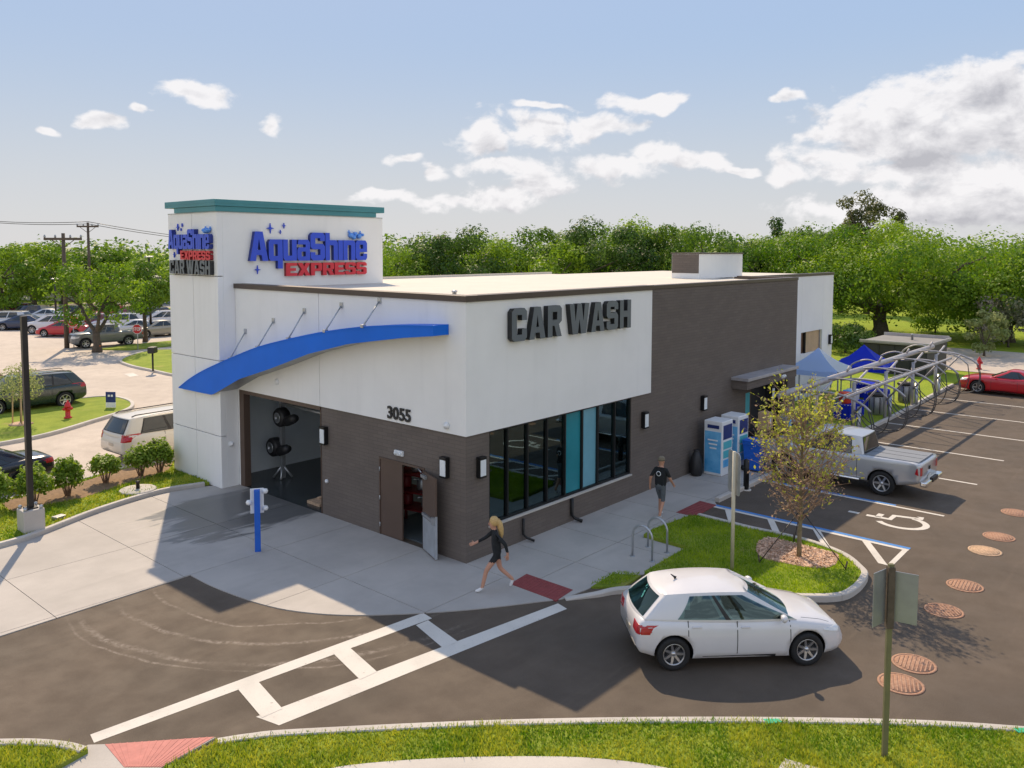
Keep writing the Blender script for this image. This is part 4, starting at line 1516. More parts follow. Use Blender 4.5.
RA, RB = math.pi / 2, math.pi     # local +Y points out of the wall: -X and -Y
wall_lamp(0, 5.76, 2.42, RA, 'black wall lamp right of the car wash exit opening')
wall_lamp(0, 0.68, 2.37, RA, 'black wall lamp between the open brown door and the building corner')
wall_lamp(0.47, 0, 2.40, RB, 'black wall lamp between the building corner and the shop window')
wall_lamp(8.16, 0, 2.42, RB, 'black wall lamp just right of the shop window')
wall_lamp(12.08, 0, 2.43, RB, 'black wall lamp above the blue vending machines')
wall_lamp(16.42, -0.62, 2.30, RB, 'small black wall lamp under the grey side awning')
wall_lamp(XE - 0.45, YB, ZW0 + 0.5, RB, 'wall lamp on the white end bay beside the small window')
for (x, y, z, rz, lab) in ((0, 2.48, 2.43, RA, 'cream emergency light above the brown double door'), (17.6, -0.62, 2.82, RB, 'cream emergency light on the brown side awning')):
    t = thing('emergency_light', lab, 'light', (x, y, z), rz)
    MB().bbox(-0.17, 0.17, 0.0, 0.07, -0.07, 0.07, 0.012).build('housing', 'white_plastic', t)
    m = MB()
    for s_ in (-0.09, 0.09):
        m.lathe([(0.05, 0), (0.045, 0.04), (0.0, 0.05)], 10, Matrix.Translation((s_, 0.07, 0)) @ Matrix.Rotation(-math.pi / 2, 4, 'X'))
    m.build('lamp_head', 'lamp_glass', t)


def star(mb, x, z, r, MT, d=0.05):
    pts = []
    for k in range(8):
        a = k * math.pi / 4 + math.pi / 2
        q = r if k % 2 == 0 else r * 0.26
        pts.append((x + q * 0.8 * math.cos(a), z + q * math.sin(a)))
    mb.prism(pts, 0.0, d, MT)


def brand_sign(t, MT, w_, h_, with_wash):
    """blue name over red EXPRESS; (0,0) is the lower left of the capital A"""
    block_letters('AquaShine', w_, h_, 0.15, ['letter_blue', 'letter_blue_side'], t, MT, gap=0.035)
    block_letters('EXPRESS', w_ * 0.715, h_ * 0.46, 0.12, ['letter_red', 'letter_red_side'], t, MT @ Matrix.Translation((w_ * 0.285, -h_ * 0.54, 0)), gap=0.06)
    for (sx, sz, sr) in ((0.175, 1.12, 0.18), (0.285, 1.22, 0.10), (0.255, 1.00, 0.075), (0.07, -0.30, 0.15), (0.85, 1.05, 0.08), (0.955, 1.03, 0.08)):
        m = MB()
        star(m, sx * w_, sz * h_, sr * h_, MT)
        m.build('star', 'letter_light_blue' if sx > 0.5 else 'letter_blue', t)
    for (sx, sz, sr) in ((0.86, 0.93, 0.10), (0.90, 0.98, 0.08), (0.935, 0.90, 0.10), (0.885, 0.86, 0.09), (0.965, 0.95, 0.06)):
        m = MB()
        m.lathe([(sr * h_, 0), (sr * h_ * 0.9, 0.1), (sr * h_ * 0.5, 0.14), (0.0, 0.15)], 12, MT @ Matrix.Translation((sx * w_, sz * h_, 0.03)))
        m.build('bubble', 'letter_light_blue', t)


t = thing('tower_sign', 'large blue and red raised lettering on the sunlit tower side', 'sign', (0, 0, 0))
x0, x1 = PY(247.5, 260, W)[0], PY(364.5, 260, W)[0]
z0, z1 = PY(250, 261, W)[2], PY(255, 231.5, W)[2]
brand_sign(t, facing_B(x0, W - 0.01, z0), x1 - x0, z1 - z0, False)
t = thing('tower_sign', 'smaller blue, red and dark raised lettering stacked on the narrow tower front', 'sign', (0, 0, 0))
brand_sign(t, facing_A(-TP - 0.01, 13.55, 7.88), 2.75, 0.66, True)
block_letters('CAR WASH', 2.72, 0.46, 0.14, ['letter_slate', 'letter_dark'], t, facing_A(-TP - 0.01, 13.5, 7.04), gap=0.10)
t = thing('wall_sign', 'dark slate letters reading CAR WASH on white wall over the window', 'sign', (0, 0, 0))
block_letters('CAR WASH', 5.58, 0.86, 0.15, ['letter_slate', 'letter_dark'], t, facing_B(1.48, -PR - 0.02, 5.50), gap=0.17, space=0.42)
t = thing('address_number', 'black house number 3055 on white wall above the brown door', 'sign', (0, 0, 0))
lettering('3055', 0.93, 0.34, 0.03, ['letter_dark'], t, facing_A(-PR - 0.01, 2.90, 3.33), bold=0.022, gap=0.06, name='digit')

# ------------------------------------------------------------------ street furniture and equipment
def cyl(m, x, y, z0, z1, r, n=10, r2=None):
    m.lathe([(r, z0), (r if r2 is None else r2, z1)], n, Matrix.Translation((x, y, 0)), smooth=True)


# air dryer standing in the tunnel mouth
bx, by_ = 1.44, 10.24
t = thing('dryer_stand', 'grey post with two black blowers inside the wash exit', 'dryer', (bx, by_, 0.016))
m = MB()
m.box(-0.07, 0.07, -0.07, 0.07, 0.0, 2.75)
m.build('post', 'galvanised', t)
m = MB()
for a in range(4):
    c, s_ = math.cos(a * math.pi / 2 + 0.78), math.sin(a * math.pi / 2 + 0.78)
    m.tube([(0, 0, 0.45), (c * 0.32, s_ * 0.32, 0.02)], 0.04, 6)
m.build('foot', 'galvanised', t)
for (z, yy) in ((1.05, 0.30), (2.15, -0.15)):
    m = MB()
    MT = Matrix.Translation((-0.12, yy, z)) @ Matrix.Rotation(-math.pi / 2, 4, 'Y') @ Matrix.Scale(0.78, 4)
    m.lathe([(0.16, 0.22), (0.36, 0.2), (0.42, 0.12), (0.42, -0.18), (0.34, -0.26), (0.0, -0.27)], 20, MT)
    m.tube([(-0.1, yy - 0.3, z - 0.1), (-0.15, yy - 0.75, z + 0.05), (-0.2, yy - 0.95, z + 0.1)], [0.18, 0.16, 0.12], 10)
    bl = m.build('blower', 'black_plastic', t)
    m = MB()
    m.lathe([(0.24, 0.225), (0.20, 0.25), (0.14, 0.20), (0.0, 0.20)], 20, MT)
    m.build('inlet', 'galvanised', bl)
m = MB()
m.tube([(0, 0, 2.6), (-0.1, -4.0, 2.55)], 0.06, 8)
m.build('cross_beam', 'galvanised', t)

# red machinery inside the equipment room
t = thing('pump_rack', 'dark red pump rack inside the open brown doorway', 'machine', (1.15, 3.1, 0.03), 0.2)
m = MB()
for x in (-0.3, 0.3):
    for y in (-0.6, 0.6):
        m.box(x - 0.03, x + 0.03, y - 0.03, y + 0.03, 0, 1.9)
m.build('frame', 'red_machine', t)
for z in (0.5, 1.0, 1.5):
    MB().box(-0.33, 0.33, -0.63, 0.63, z, z + 0.04).build('shelf', 'red_machine', t)
for k, (y, z) in enumerate(((-0.35, 0.56), (0.3, 0.56), (-0.2, 1.06), (0.35, 1.06), (0.0, 1.56))):
    m = MB()
    m.lathe([(0.13, 0), (0.15, 0.05), (0.15, 0.3), (0.08, 0.36), (0.0, 0.36)], 12, Matrix.Translation((0, y, z)))
    m.tube([(0, y, z + 0.3), (-0.28, y + 0.1, z + 0.34)], 0.03, 6)
    m.build('pump', 'red_machine' if k % 2 else 'galvanised', t)
# inside the shop
t = thing('shop_counter', 'dark counter seen through the shop window', 'counter', (3.0, 2.9, 0.03))
MB().bbox(-1.1, 1.1, -0.35, 0.35, 0, 0.95, 0.01).build('cabinet', 'navy', t)
MB().bbox(-1.2, 1.2, -0.42, 0.42, 0.952, 1.0, 0.01).build('worktop', 'interior_wood', t)
for i, (x, y, c) in enumerate(((1.2, 0.9, 'interior_teal'), (2.15, 1.0, 'interior_teal'), (5.2, 1.0, 'navy'))):
    t = thing('waiting_chair', ('teal chair in the shop behind the leftmost pane', 'teal chair in the shop behind the second pane from the corner', 'navy chair in the shop behind the teal panes')[i], 'chair', (x, y, 0.03), 0.3 * i)
    MB().bbox(-0.25, 0.25, -0.25, 0.25, 0.42, 0.48, 0.015).build('seat', c, t)
    MB().bbox(-0.25, 0.25, 0.21, 0.27, 0.50, 0.95, 0.02).build('backrest', c, t)
    for sx in (-0.22, 0.22):
        for sy in (-0.22, 0.22):
            MB().tube([(sx, sy, 0), (sx * 0.9, sy * 0.9, 0.42)], 0.015, 6).build('leg', 'galvanised', t)
t = thing('wall_display', 'pale lit poster panel hanging in the shop behind the teal panes', 'display', (5.2, 0.75, 0.03))
MB().bbox(-0.55, 0.85, -0.03, 0.03, 0.5, 3.2, 0.01).build('board', 'interior_teal', t)
MB().box(-0.5, 0.5, -0.045, -0.031, 1.0, 2.7).build('poster', 'vending_blue', t)
t = thing('safety_vest', 'lime green vest hanging in the rightmost window panes', 'vest', (6.75, 1.1, 0.03))
m = MB()
m.smooth = True
m.grid([[(w_ * math.cos(a), 0.10 * math.sin(a), z) for a in np.linspace(0, 2 * math.pi, 13)] for z, w_ in ((0.85, 0.22), (1.1, 0.20), (1.4, 0.19), (1.55, 0.12), (1.62, 0.05))])
m.build('cloth', 'safety_green', t)
MB().tube([(0, 0, 0.0), (0, 0, 1.7)], 0.02, 6).build('stand', 'black_metal', t)

# blue post with white panel in front of the exit
x, y = G(258, 551, 0.02)
t = thing('pay_post', 'blue square post with white scalloped panel before the exit', 'post', (x, y, 0.02), YAW + 0.3)
MB().bbox(-0.075, 0.075, -0.075, 0.075, 0, 1.62, 0.008).build('post', 'post_blue', t)
m = MB()
m.bbox(0.08, 0.11, -0.17, 0.17, 0.98, 1.64, 0.01)
m.build('panel', 'white_plastic', t)
for (yy, z) in ((-0.20, 1.55), (-0.20, 1.10), (0.20, 1.28)):
    m = MB()
    m.lathe([(0.0, -0.06), (0.06, -0.055), (0.085, 0.0), (0.06, 0.055), (0.0, 0.06)], 12, Matrix.Translation((0.095, yy, z)))
    m.build('rounded_tab', 'white_plastic', t)

# bike racks
def bike_rack(pa, pb, label):
    a, b = Vector(G(*pa, 0.02)), Vector(G(*pb, 0.02))
    c = (a + b) / 2
    w_ = (a - b).length / 2
    t = thing('bike_rack', label, 'bike rack', (c.x, c.y, 0.02), math.atan2(b.y - a.y, b.x - a.x), 'steel hoop bike racks')
    pts = [(-w_, 0, 0), (-w_, 0, 0.86 - w_)] + [(-w_ * math.cos(q), 0, 0.86 - w_ + w_ * math.sin(q)) for q in np.linspace(0.2, math.pi - 0.2, 10)] + [(w_, 0, 0.86 - w_), (w_, 0, 0)]
    MB().tube(pts, 0.028, 8).build('hoop', 'galvanised', t)
    for s_ in (-w_, w_):
        MB().lathe([(0.07, 0), (0.07, 0.012), (0.03, 0.014)], 12, Matrix.Translation((s_, 0, 0))).build('base_plate', 'galvanised', t)


bike_rack((632.5, 556), (652, 561.5), 'steel hoop bike rack on the left, nearer the building corner')
bike_rack((648, 547), (667, 553), 'steel hoop bike rack on the right, nearer the grass island')

# signs seen from behind
x, y = G(732, 570, 0.1)
t = thing('stall_sign', 'cream post with rounded sign seen from behind, behind the white car', 'sign', (x, y, 0.08))
MB().tube([(0, 0, 0), (0, 0, 2.95)], 0.045, 10).build('post', 'tan_box', t)
t.children[0].data.materials[0] = material('cream_post', (0.55, 0.50, 0.38), 0.6, vary=0.08)
m = MB()
poly = [(-0.35 + 0.08 * (1 - math.cos(a)), 0) for a in (0,)]
rr = []
for cx_, cz_, a0 in ((0.22, 0.42, 0), (-0.22, 0.42, 90), (-0.22, -0.42, 180), (0.22, -0.42, 270)):
    for k in range(5):
        a = R(a0 + k * 22.5)
        rr.append((cx_ + 0.1 * math.cos(a), cz_ + 0.1 * math.sin(a)))
m.prism(rr, 0, 0.012, Matrix.Translation((0.12, 0.06, 2.4)) @ Matrix.Rotation(R(52), 4, 'Z') @ Matrix.Rotation(math.pi / 2, 4, 'X'))
m.build('plate', 'galvanised', t)
t.children[-1].data.materials[0] = M['cream_post']
x, y = G(884.5, 756, 0.1)
t = thing('verge_sign', 'tall olive sign post with two grey plates seen from behind on verge', 'sign', (x, y, 0.09), YAW)
MB().bbox(-0.032, 0.032, -0.04, 0.04, 0, 3.05, 0.006).build('post', 'cream_post', t)
t.children[0].data.materials[0] = material('olive_post', (0.16, 0.15, 0.075), 0.6, vary=0.15)
for s_, an in ((1, 36), (-1, -30)):
    m = MB()
    MT = Matrix.Translation((0.0, s_ * 0.045, 2.55)) @ Matrix.Rotation(R(an), 4, 'Z')
    lo, hi = (-0.42, 0.42) if s_ > 0 else (-0.40, 0.38)
    ya, yb = (0.0, 0.34) if s_ > 0 else (-0.34, 0.0)
    m.bbox(0.02, 0.034, ya, yb, lo, hi, 0.004, MT)
    m.build('plate', 'grey_metal', t)
MB().box(-0.05, 0.05, -0.05, 0.05, 2.05, 3.0).build('bracket', 'wood_pole', t)

# dark lamp post on its concrete plinth at the left
x, y = G(31.5, 530, 0.1)
t = thing('lamp_post', 'dark brown post on a square concrete plinth in the shrub strip', 'lamp post', (x, y, 0.1))
MB().bbox(-0.27, 0.27, -0.27, 0.27, -0.05, 0.62, 0.02).build('plinth', 'kerb_concrete', t)
MB().bbox(-0.15, 0.15, -0.15, 0.15, 0.621, 0.66, 0.006).build('base_plate', 'dark_metal', t)
MB().box(-0.07, 0.07, -0.07, 0.07, 0.66, 5.95).build('shaft', 'dark_metal', t)
for sx in (-0.2, 0.2):
    for sy in (-0.2, 0.2):
        MB().lathe([(0.05, 0.62), (0.05, 0.70), (0.0, 0.72)], 8, Matrix.Translation((sx, sy, 0))).build('bolt_cap', 'galvanised', t)
# utility pad, ground box
x, y = G(138, 491, 0.1)
t = thing('well_cap', 'round concrete pad with a short pipe in the grass strip', 'well cap', (x, y, 0.09))
MB().lathe([(0.56, 0), (0.56, 0.07), (0.53, 0.09), (0.0, 0.095)], 28).build('pad', 'kerb_concrete', t)
MB().lathe([(0.06, 0.09), (0.06, 0.30), (0.075, 0.30), (0.075, 0.34), (0, 0.35)], 10).build('pipe', 'dark_metal', t)
x, y = G(59, 519, 0.1)
t = thing('valve_box', 'small grey valve box lid in the grass by the kerb', 'valve box', (x, y, 0.09), 0.3)
MB().bbox(-0.16, 0.16, -0.11, 0.11, 0.0, 0.11, 0.012).build('lid', 'grey_metal', t)

# manhole covers along the right edge
mh = [((901, 684), 'rust', 'reddish ribbed drain cover, lowest of the row beside the sign post'),
      ((914, 664), 'rust', 'rusty drain cover, second lowest of the row'),
      ((944, 611), 'rust', 'rusty drain cover just right of the sign plates'),
      ((965, 586), 'rust', 'rusty drain cover fourth from the bottom of the row'),
      ((985, 551), 'rust_pale', 'pale tan drain cover, fifth from the bottom of the row'),
      ((999, 537), 'rust', 'orange drain cover just above the pale tan one'),
      ((1016, 513), 'rust', 'drain cover highest in the row, below the painted letter')]
for (px, mt, lab) in mh:
    x, y = G(*px)
    t = thing('drain_cover', lab, 'drain cover', (x, y, 0.0), rnd.random(), 'drain covers in the asphalt')
    MB().lathe([(0.40, 0.001), (0.40, 0.012), (0.35, 0.014), (0.35, 0.008)], 28).build('ring', mt, t)
    m = MB()
    m.lathe([(0.345, 0.0), (0.345, 0.012), (0.0, 0.012)], 28)
    for k in range(-4, 5):
        l_ = math.sqrt(max(0.01, 0.32 ** 2 - (k * 0.07) ** 2))
        m.box(-l_, l_, k * 0.07 - 0.014, k * 0.07 + 0.014, 0.012, 0.022)
    m.build('lid', mt, t)


def hydrant(x, y, z, mat, label):
    t = thing('fire_hydrant', label, 'hydrant', (x, y, z))
    m = MB()
    m.lathe([(0.17, 0), (0.17, 0.05), (0.11, 0.07), (0.105, 0.5), (0.15, 0.52), (0.15, 0.57), (0.12, 0.6), (0.10, 0.7), (0.04, 0.76), (0.04, 0.82), (0, 0.83)], 14)
    m.build('barrel', mat, t)
    for a in (0, math.pi, -math.pi / 2):
        MB().lathe([(0.07, 0.08), (0.07, 0.19), (0.04, 0.19), (0.04, 0.22), (0, 0.22)], 10, Matrix.Translation((0, 0, 0.43)) @ Matrix.Rotation(a, 4, 'Z') @ Matrix.Rotation(math.pi / 2, 4, 'Y')).build('outlet_cap', mat, t)


hydrant(*G(68, 418, 0.1), 0.1, 'hydrant_red', 'red fire hydrant on the grass island beside the dark suv')
hydrant(*G(99, 352), 0.05, 'hydrant_orange', 'small orange fire hydrant at the foot of the spreading tree')
hydrant(*G(979, 369), 0.0, 'hydrant_red', 'red fire hydrant far right beside the side road')
x, y = G(111, 408, 0.1)
t = thing('yard_sign', 'small navy and white sign standing on the hydrant island', 'sign', (x, y, 0.1), YAW + math.pi / 2)
MB().bbox(-0.24, 0.24, -0.02, 0.02, 0.28, 0.80, 0.01).build('board', 'navy', t)
MB().bbox(-0.24, 0.24, -0.025, 0.025, 0.02, 0.276, 0.01).build('lower_board', 'white_plastic', t)
for sx in (-0.12, 0.03):
    MB().box(sx, sx + 0.1, 0.021, 0.026, 0.56, 0.66).build('print', 'white_plastic', t)
x, y = G(153, 371, 0.1)
t = thing('box_on_post', 'dark mailbox on a thin black post in the far grass island', 'mailbox', (x, y, 0.1), YAW)
MB().tube([(0, 0, 0), (0, 0, 1.15)], 0.06, 8).build('post', 'black_metal', t)
MB().bbox(-0.3, 0.3, -0.22, 0.22, 1.15, 1.55, 0.05).build('box', 'black_plastic', t)


def stop_sign(x, y, label, h=2.1, s=0.46):
    t = thing('stop_sign', label, 'sign', (x, y, 0), YAW + math.pi / 2)
    MB().tube([(0, 0, 0), (0, 0, h + 0.5)], 0.035, 8).build('post', 'galvanised', t)
    MT = Matrix.Translation((0, 0.05, h + 0.15)) @ Matrix.Rotation(math.pi / 2, 4, 'X') @ Matrix.Rotation(math.pi, 4, 'Y')
    o8 = [(s * math.cos(R(22.5 + 45 * k)), s * math.sin(R(22.5 + 45 * k))) for k in range(8)]
    m = MB()
    m.prism(o8, 0, 0.02, MT)
    m.build('rim', 'letter_white', t)
    m = MB()
    m.prism([(a * 0.92, b * 0.92) for a, b in o8], 0.02, 0.026, MT)
    m.build('face', 'hydrant_red', t)
    lettering('STOP', 0.62, 0.26, 0.01, ['letter_white'], t, MT @ Matrix.Translation((-0.31, -0.13, 0.026)), bold=0.02, gap=0.05)


stop_sign(*G(74, 348), 'red stop sign left of the spreading tree', 2.0, 0.52)
stop_sign(*G(138, 350), 'red stop sign right of the spreading tree', 1.5, 0.40)


def power_pole(x, y, h, rz, label, arm=4.0, low=False):
    t = thing('power_pole', label, 'power pole', (x, y, 0), rz)
    MB().tube([(0, 0, 0), (0, 0, h)], [0.19, 0.13], 10).build('mast', 'wood_pole', t)
    MB().box(-arm / 2, arm / 2, -0.14, -0.02, h - 0.55, h - 0.36).build('crossarm', 'wood_pole', t)
    for k in (-0.48, -0.2, 0.2, 0.48):
        MB().lathe([(0.06, 0), (0.09, 0.08), (0.05, 0.22), (0.0, 0.25)], 8, Matrix.Translation((k * arm, -0.08, h - 0.36))).build('insulator', 'grey_metal', t)
    for s_ in (-1, 1):
        MB().tube([(s_ * 0.9, -0.08, h - 0.5), (0, -0.05, h - 1.2)], 0.03, 6).build('brace', 'wood_pole', t)
    return t


xp, yp = G(67, 348)
top_z = CAM[2] + (249.5 - 234.5) / FPX * 66
power_pole(xp, yp, 9.1, YAW - math.pi / 2 + 0.05, 'nearer wooden power pole with wide crossarm beside the stop sign', 2.9)
xq, yq, _ = at_depth(89, 96)
power_pole(xq, yq, 10.9, YAW - math.pi / 2 + 0.1, 'farther wooden power pole rising behind the trees', 2.4)
t = thing('power_line', 'thin sagging wires crossing the sky at left', 'wires')
for k, dz in enumerate((0.0, -0.25)):
    a = np.array(at_depth(-60, 96, 216 + 1 * k))
    b = np.array([xq, yq, 11.0 + dz])
    c = np.array(at_depth(260, 120, 243 + 2 * k))
    m = MB()
    for p, q in ((a, b), (b, c)):
        m.tube([tuple(p + (q - p) * s_ + np.array([0, 0, -2.2 * s_ * (1 - s_) * 0.7])) for s_ in np.linspace(0, 1, 9)], 0.035, 5)
    m.build('wire', 'dark_metal', t)
for px, dep, hh, lab in ((149, 74, 7.1, 'thin lot lamp post standing left of the sign tower'), (54, 88, 4.6, 'thin lot lamp post behind the parked suvs')):
    x, y, _ = at_depth(px, dep)
    t = thing('lot_lamp', lab, 'lamp post', (x, y, 0))
    MB().lathe([(0.3, 0), (0.3, 0.7), (0, 0.7)], 12).build('plinth', 'kerb_concrete', t)
    MB().tube([(0, 0, 0.7), (0, 0, hh)], [0.11, 0.08], 8).build('mast', 'dark_metal', t)
    MB().bbox(-0.35, 0.35, -0.2, 0.2, hh, hh + 0.14, 0.03).build('lamp_head', 'galvanised', t)

# vending machines and bins along the side wall
def vending(x, y, label):
    t = thing('vending_machine', label, 'vending machine', (x, y, 0.02), 0, 'blue and white vending machines')
    MB().bbox(-0.40, 0.40, -0.34, 0.36, 0, 1.92, 0.03).build('cabinet', 'white_plastic', t)
    MB().bbox(-0.415, -0.40, -0.30, 0.32, 0.10, 1.55, 0.005).build('side_panel', 'vending_blue', t)
    MB().box(-0.418, -0.402, -0.22, 0.22, 1.66, 1.78).build('name_plate', 'navy', t)
    MB().box(-0.32, 0.32, -0.352, -0.341, 1.28, 1.78).build('front_panel', 'navy', t)
    for z in (0.30, 0.62, 0.94):
        MB().bbox(-0.30, 0.30, -0.36, -0.341, z, z + 0.26, 0.005).build('dispenser_door', 'vending_blue' if z < 0.5 else 'interior_teal', t)
    m = MB()
    for k in range(3):
        m.box(-0.424, -0.416, -0.18 + 0.02 * k, 0.2 - 0.04 * k, 1.22 - 0.14 * k, 1.27 - 0.14 * k)
    m.build('print', 'letter_white', t)


vending(12.0, -0.72, 'blue and white vending machine nearer the walking man')
vending(13.25, -0.72, 'blue and white vending machine farther along the brown wall')
t = thing('rubbish_bag', 'black rubbish bag slumped on the wall side of the vending machines', 'bag', (11.2, -0.30, 0.02))
t.scale = (0.74, 0.74, 0.84)
m = MB()
m.lathe([(0.20, 0), (0.30, 0.12), (0.31, 0.4), (0.26, 0.75), (0.14, 0.98), (0.10, 1.02), (0.14, 1.08), (0.0, 1.06)], 14)
for i, v in enumerate(m.v):
    k = 1 + 0.12 * math.sin(v[0] * 23 + v[2] * 9) + 0.08 * math.sin(v[1] * 31)
    m.v[i] = (v[0] * k, v[1] * k, v[2])
m.build('bag', 'black_plastic', t)


def wheelie_bin(x, y, mat, label, h=1.05, lid='black_plastic', w_=0.3):
    t = thing('wheeled_bin', label, 'bin', (x, y, 0.02))
    m = MB()
    rows = []
    for z, k in ((0.06, 0.82), (h * 0.9, 1.0), (h * 0.92, 1.06), (h, 1.06)):
        rows.append([(sx * w_ * k, sy * w_ * 1.1 * k, z) for sx, sy in ((-1, -1), (1, -1), (1, 1), (-1, 1), (-1, -1))])
    m.grid(rows)
    m.add(rows[0][:4], [(3, 2, 1, 0)])
    m.add(rows[-1][:4], [(0, 1, 2, 3)])
    m.build('body', mat, t)
    MB().bbox(-w_ * 1.1, w_ * 1.1, -w_ * 1.25, w_ * 1.2, h + 0.002, h + 0.07, 0.02).build('lid', lid, t)
    for s_ in (-1, 1):
        MB().lathe([(0.09, -0.03), (0.1, 0), (0.09, 0.03), (0.0, 0.03)], 12, Matrix.Translation((s_ * w_, w_, 0.1)) @ Matrix.Rotation(math.pi / 2, 4, 'Y')).build('wheel', 'rubber', t)


wheelie_bin(13.2, -1.55, 'post_blue', 'blue wheeled bin standing beyond the vending machines', 1.05, 'post_blue')
wheelie_bin(14.6, -1.0, 'black_plastic', 'black wheeled bin under the grey side awning', 1.1)


def vacuum_unit(x, y, label, wide=0.5):
    t = thing('vacuum_machine', label, 'vacuum', (x, y, 0.02))
    m = MB()
    m.lathe([(0.30, 0.10), (0.32, 0.14), (0.32, 0.95), (0.26, 1.05), (0.0, 1.08)], 18)
    m.build('drum', 'black_metal', t)
    MB().bbox(-wide / 2, wide / 2, -0.22, 0.22, 1.09, 1.62, 0.03).build('control_box', 'grey_metal', t)
    MB().box(-wide / 2 + 0.05, wide / 2 - 0.05, -0.232, -0.222, 1.2, 1.5).build('label_plate', 'vending_blue', t)
    m = MB()
    for k in range(3):
        a = k * 2.1
        m.tube([(0.24 * math.cos(a), 0.24 * math.sin(a), 0.0), (0.24 * math.cos(a), 0.24 * math.sin(a), 0.12)], 0.03, 6)
    m.build('foot', 'black_metal', t)
    MB().tube([(0.0, -0.3, 0.6), (0.15, -0.55, 0.3), (0.4, -0.6, 0.15), (0.5, -0.3, 0.5), (0.35, -0.15, 1.1)], 0.035, 7).build('hose', 'rubber', t)


vacuum_unit(15.6, -1.55, 'black vacuum drum with grey box under the side awning')
vacuum_unit(17.0, -1.2, 'black vacuum drum half hidden behind the young tree')
t = thing('parcel', 'tan cardboard box on the black vacuum by the side awning', 'box', (15.0, -1.1, 1.19))
MB().bbox(-0.22, 0.22, -0.2, 0.2, 0.0, 0.62, 0.01).build('carton', 'tan_box', t)
MB().box(-0.05, 0.05, -0.203, -0.2005, 0.0, 0.62).build('tape', 'white_plastic', t)
t = thing('bollard', 'black bollard on a pale base at the stall head', 'bollard', (*G(746, 490), 0.0))
MB().lathe([(0.09, 0.03), (0.09, 1.0), (0.0, 1.06)], 12).build('post', 'black_metal', t)
MB().lathe([(0.17, 0), (0.17, 0.03), (0.0, 0.035)], 14).build('base', 'kerb_concrete', t)

# vacuum arches over the stalls
frame = thing('vacuum_arch', 'grey tube frame carrying the vacuum hoses over the parking stalls', 'vacuum frame', (0, 0, 0))
m = MB()
m.tube([(14.6, -1.78, 2.58), (26, -1.78, 2.60), (34.9, -1.78, 2.62)], 0.125, 12)
m.build('main_pipe', 'pipe_grey', frame)
m = MB()
m.tube([(16.0, -3.72, 2.55), (30.6, -3.72, 2.57)], 0.06, 10)
m.build('purlin', 'pipe_grey', frame)
for i, x in enumerate((17.06, 21.3, 25.55, 29.8, 34.0)):
    MB().tube([(x, -2.2, 0.1), (x, -2.2, 2.3)], 0.085, 10).build('column', 'pipe_grey', frame)
    arc = smooth_path([(x, -1.62, 2.36), (x, -2.4, 2.46), (x, -3.2, 2.42), (x, -3.9, 2.18), (x, -4.25, 1.92)], 4)
    MB().tube(arc, 0.048, 8).build('arm', 'pipe_grey', frame)
    MB().tube([(x + 0.15, -1.78, 2.6), (x + 0.15, -1.95, 2.95)], 0.05, 8).build('riser', 'pipe_grey', frame)
    arc3 = smooth_path([(x + 0.4, -1.8, 2.6), (x + 0.4, -1.2, 2.72), (x + 0.4, -0.6, 2.5), (x + 0.4, -0.25, 2.1)], 4)
    if x > 24.8:
        MB().tube(arc3, 0.04, 8).build('arm', 'pipe_grey', frame)
    MB().tube([(x, -2.2, 0.9), (x - 0.9, -3.6, 2.5)], 0.04, 8).build('strut', 'pipe_grey', frame)
    m = MB()
    m.tube([(x, -2.2, 2.2), (x + 1.6, -2.2, 2.62)], 0.05, 8)
    m.build('strut', 'pipe_grey', frame)
    for j, (dx, sw) in enumerate(((-0.12, 0.4), (0.12, 0.75))):
        hs = smooth_path([(x + dx, -4.2, 1.95), (x + dx, -4.35, 1.3), (x + dx + sw * 0.3, -4.1, 0.55), (x + dx + sw, -3.3, 0.28), (x + dx + sw, -2.7, 0.45), (x + 0.3 + dx, -2.35, 0.95)], 4)
        MB().tube(hs, 0.022, 7).build('hose', 'hose_grey', frame)
    xm_ = x + 2.12
    if i < 4:
        arc2 = smooth_path([(xm_, -1.7, 2.62), (xm_, -2.4, 2.72), (xm_, -3.1, 2.66), (xm_, -3.72, 2.52), (xm_, -4.2, 2.15)], 4)
        MB().tube(arc2, 0.035, 8).build('arm', 'pipe_grey', frame)
        hs = smooth_path([(xm_, -4.2, 2.15), (xm_ + 0.1, -4.25, 1.4), (xm_ + 0.5, -3.9, 0.7), (xm_ + 1.1, -3.2, 0.4), (xm_ + 1.7, -2.6, 0.7), (xm_ + 2.0, -2.3, 1.15)], 4)
        MB().tube(hs, 0.022, 7).build('hose', 'hose_grey', frame)
        MB().tube([(x, -2.2, 1.9), (x + 4.24, -2.2, 1.9)], 0.025, 6).build('cross_rail', 'pipe_grey', frame)
    m = MB()
    m.tube([(x + 0.35, -2.3, 0.15), (x + 0.9, -2.15, 1.1)], 0.09, 8)
    m.build('nozzle_holder', 'galvanised', frame)


def lot_bin(x, y, label):
    t = thing('litter_bin', label, 'bin', (x, y, 0.1), 0, 'grey litter bins by the vacuums')
    m = MB()
    m.lathe([(0.30, 0), (0.34, 0.05), (0.34, 0.85), (0.30, 0.9)], 16)
    m.build('drum', 'grey_metal', t)
    MB().lathe([(0.40, 0.9), (0.41, 0.97), (0.30, 1.04), (0.16, 1.05), (0.15, 0.98), (0, 0.98)], 16).build('lid', 'dark_metal', t)
    for k in range(8):
        a = k * math.pi / 4
        MB().box(-0.02, 0.02, 0.335, 0.352, 0.08, 0.84, Matrix.Rotation(a, 4, 'Z')).build('slat', 'dark_metal', t)


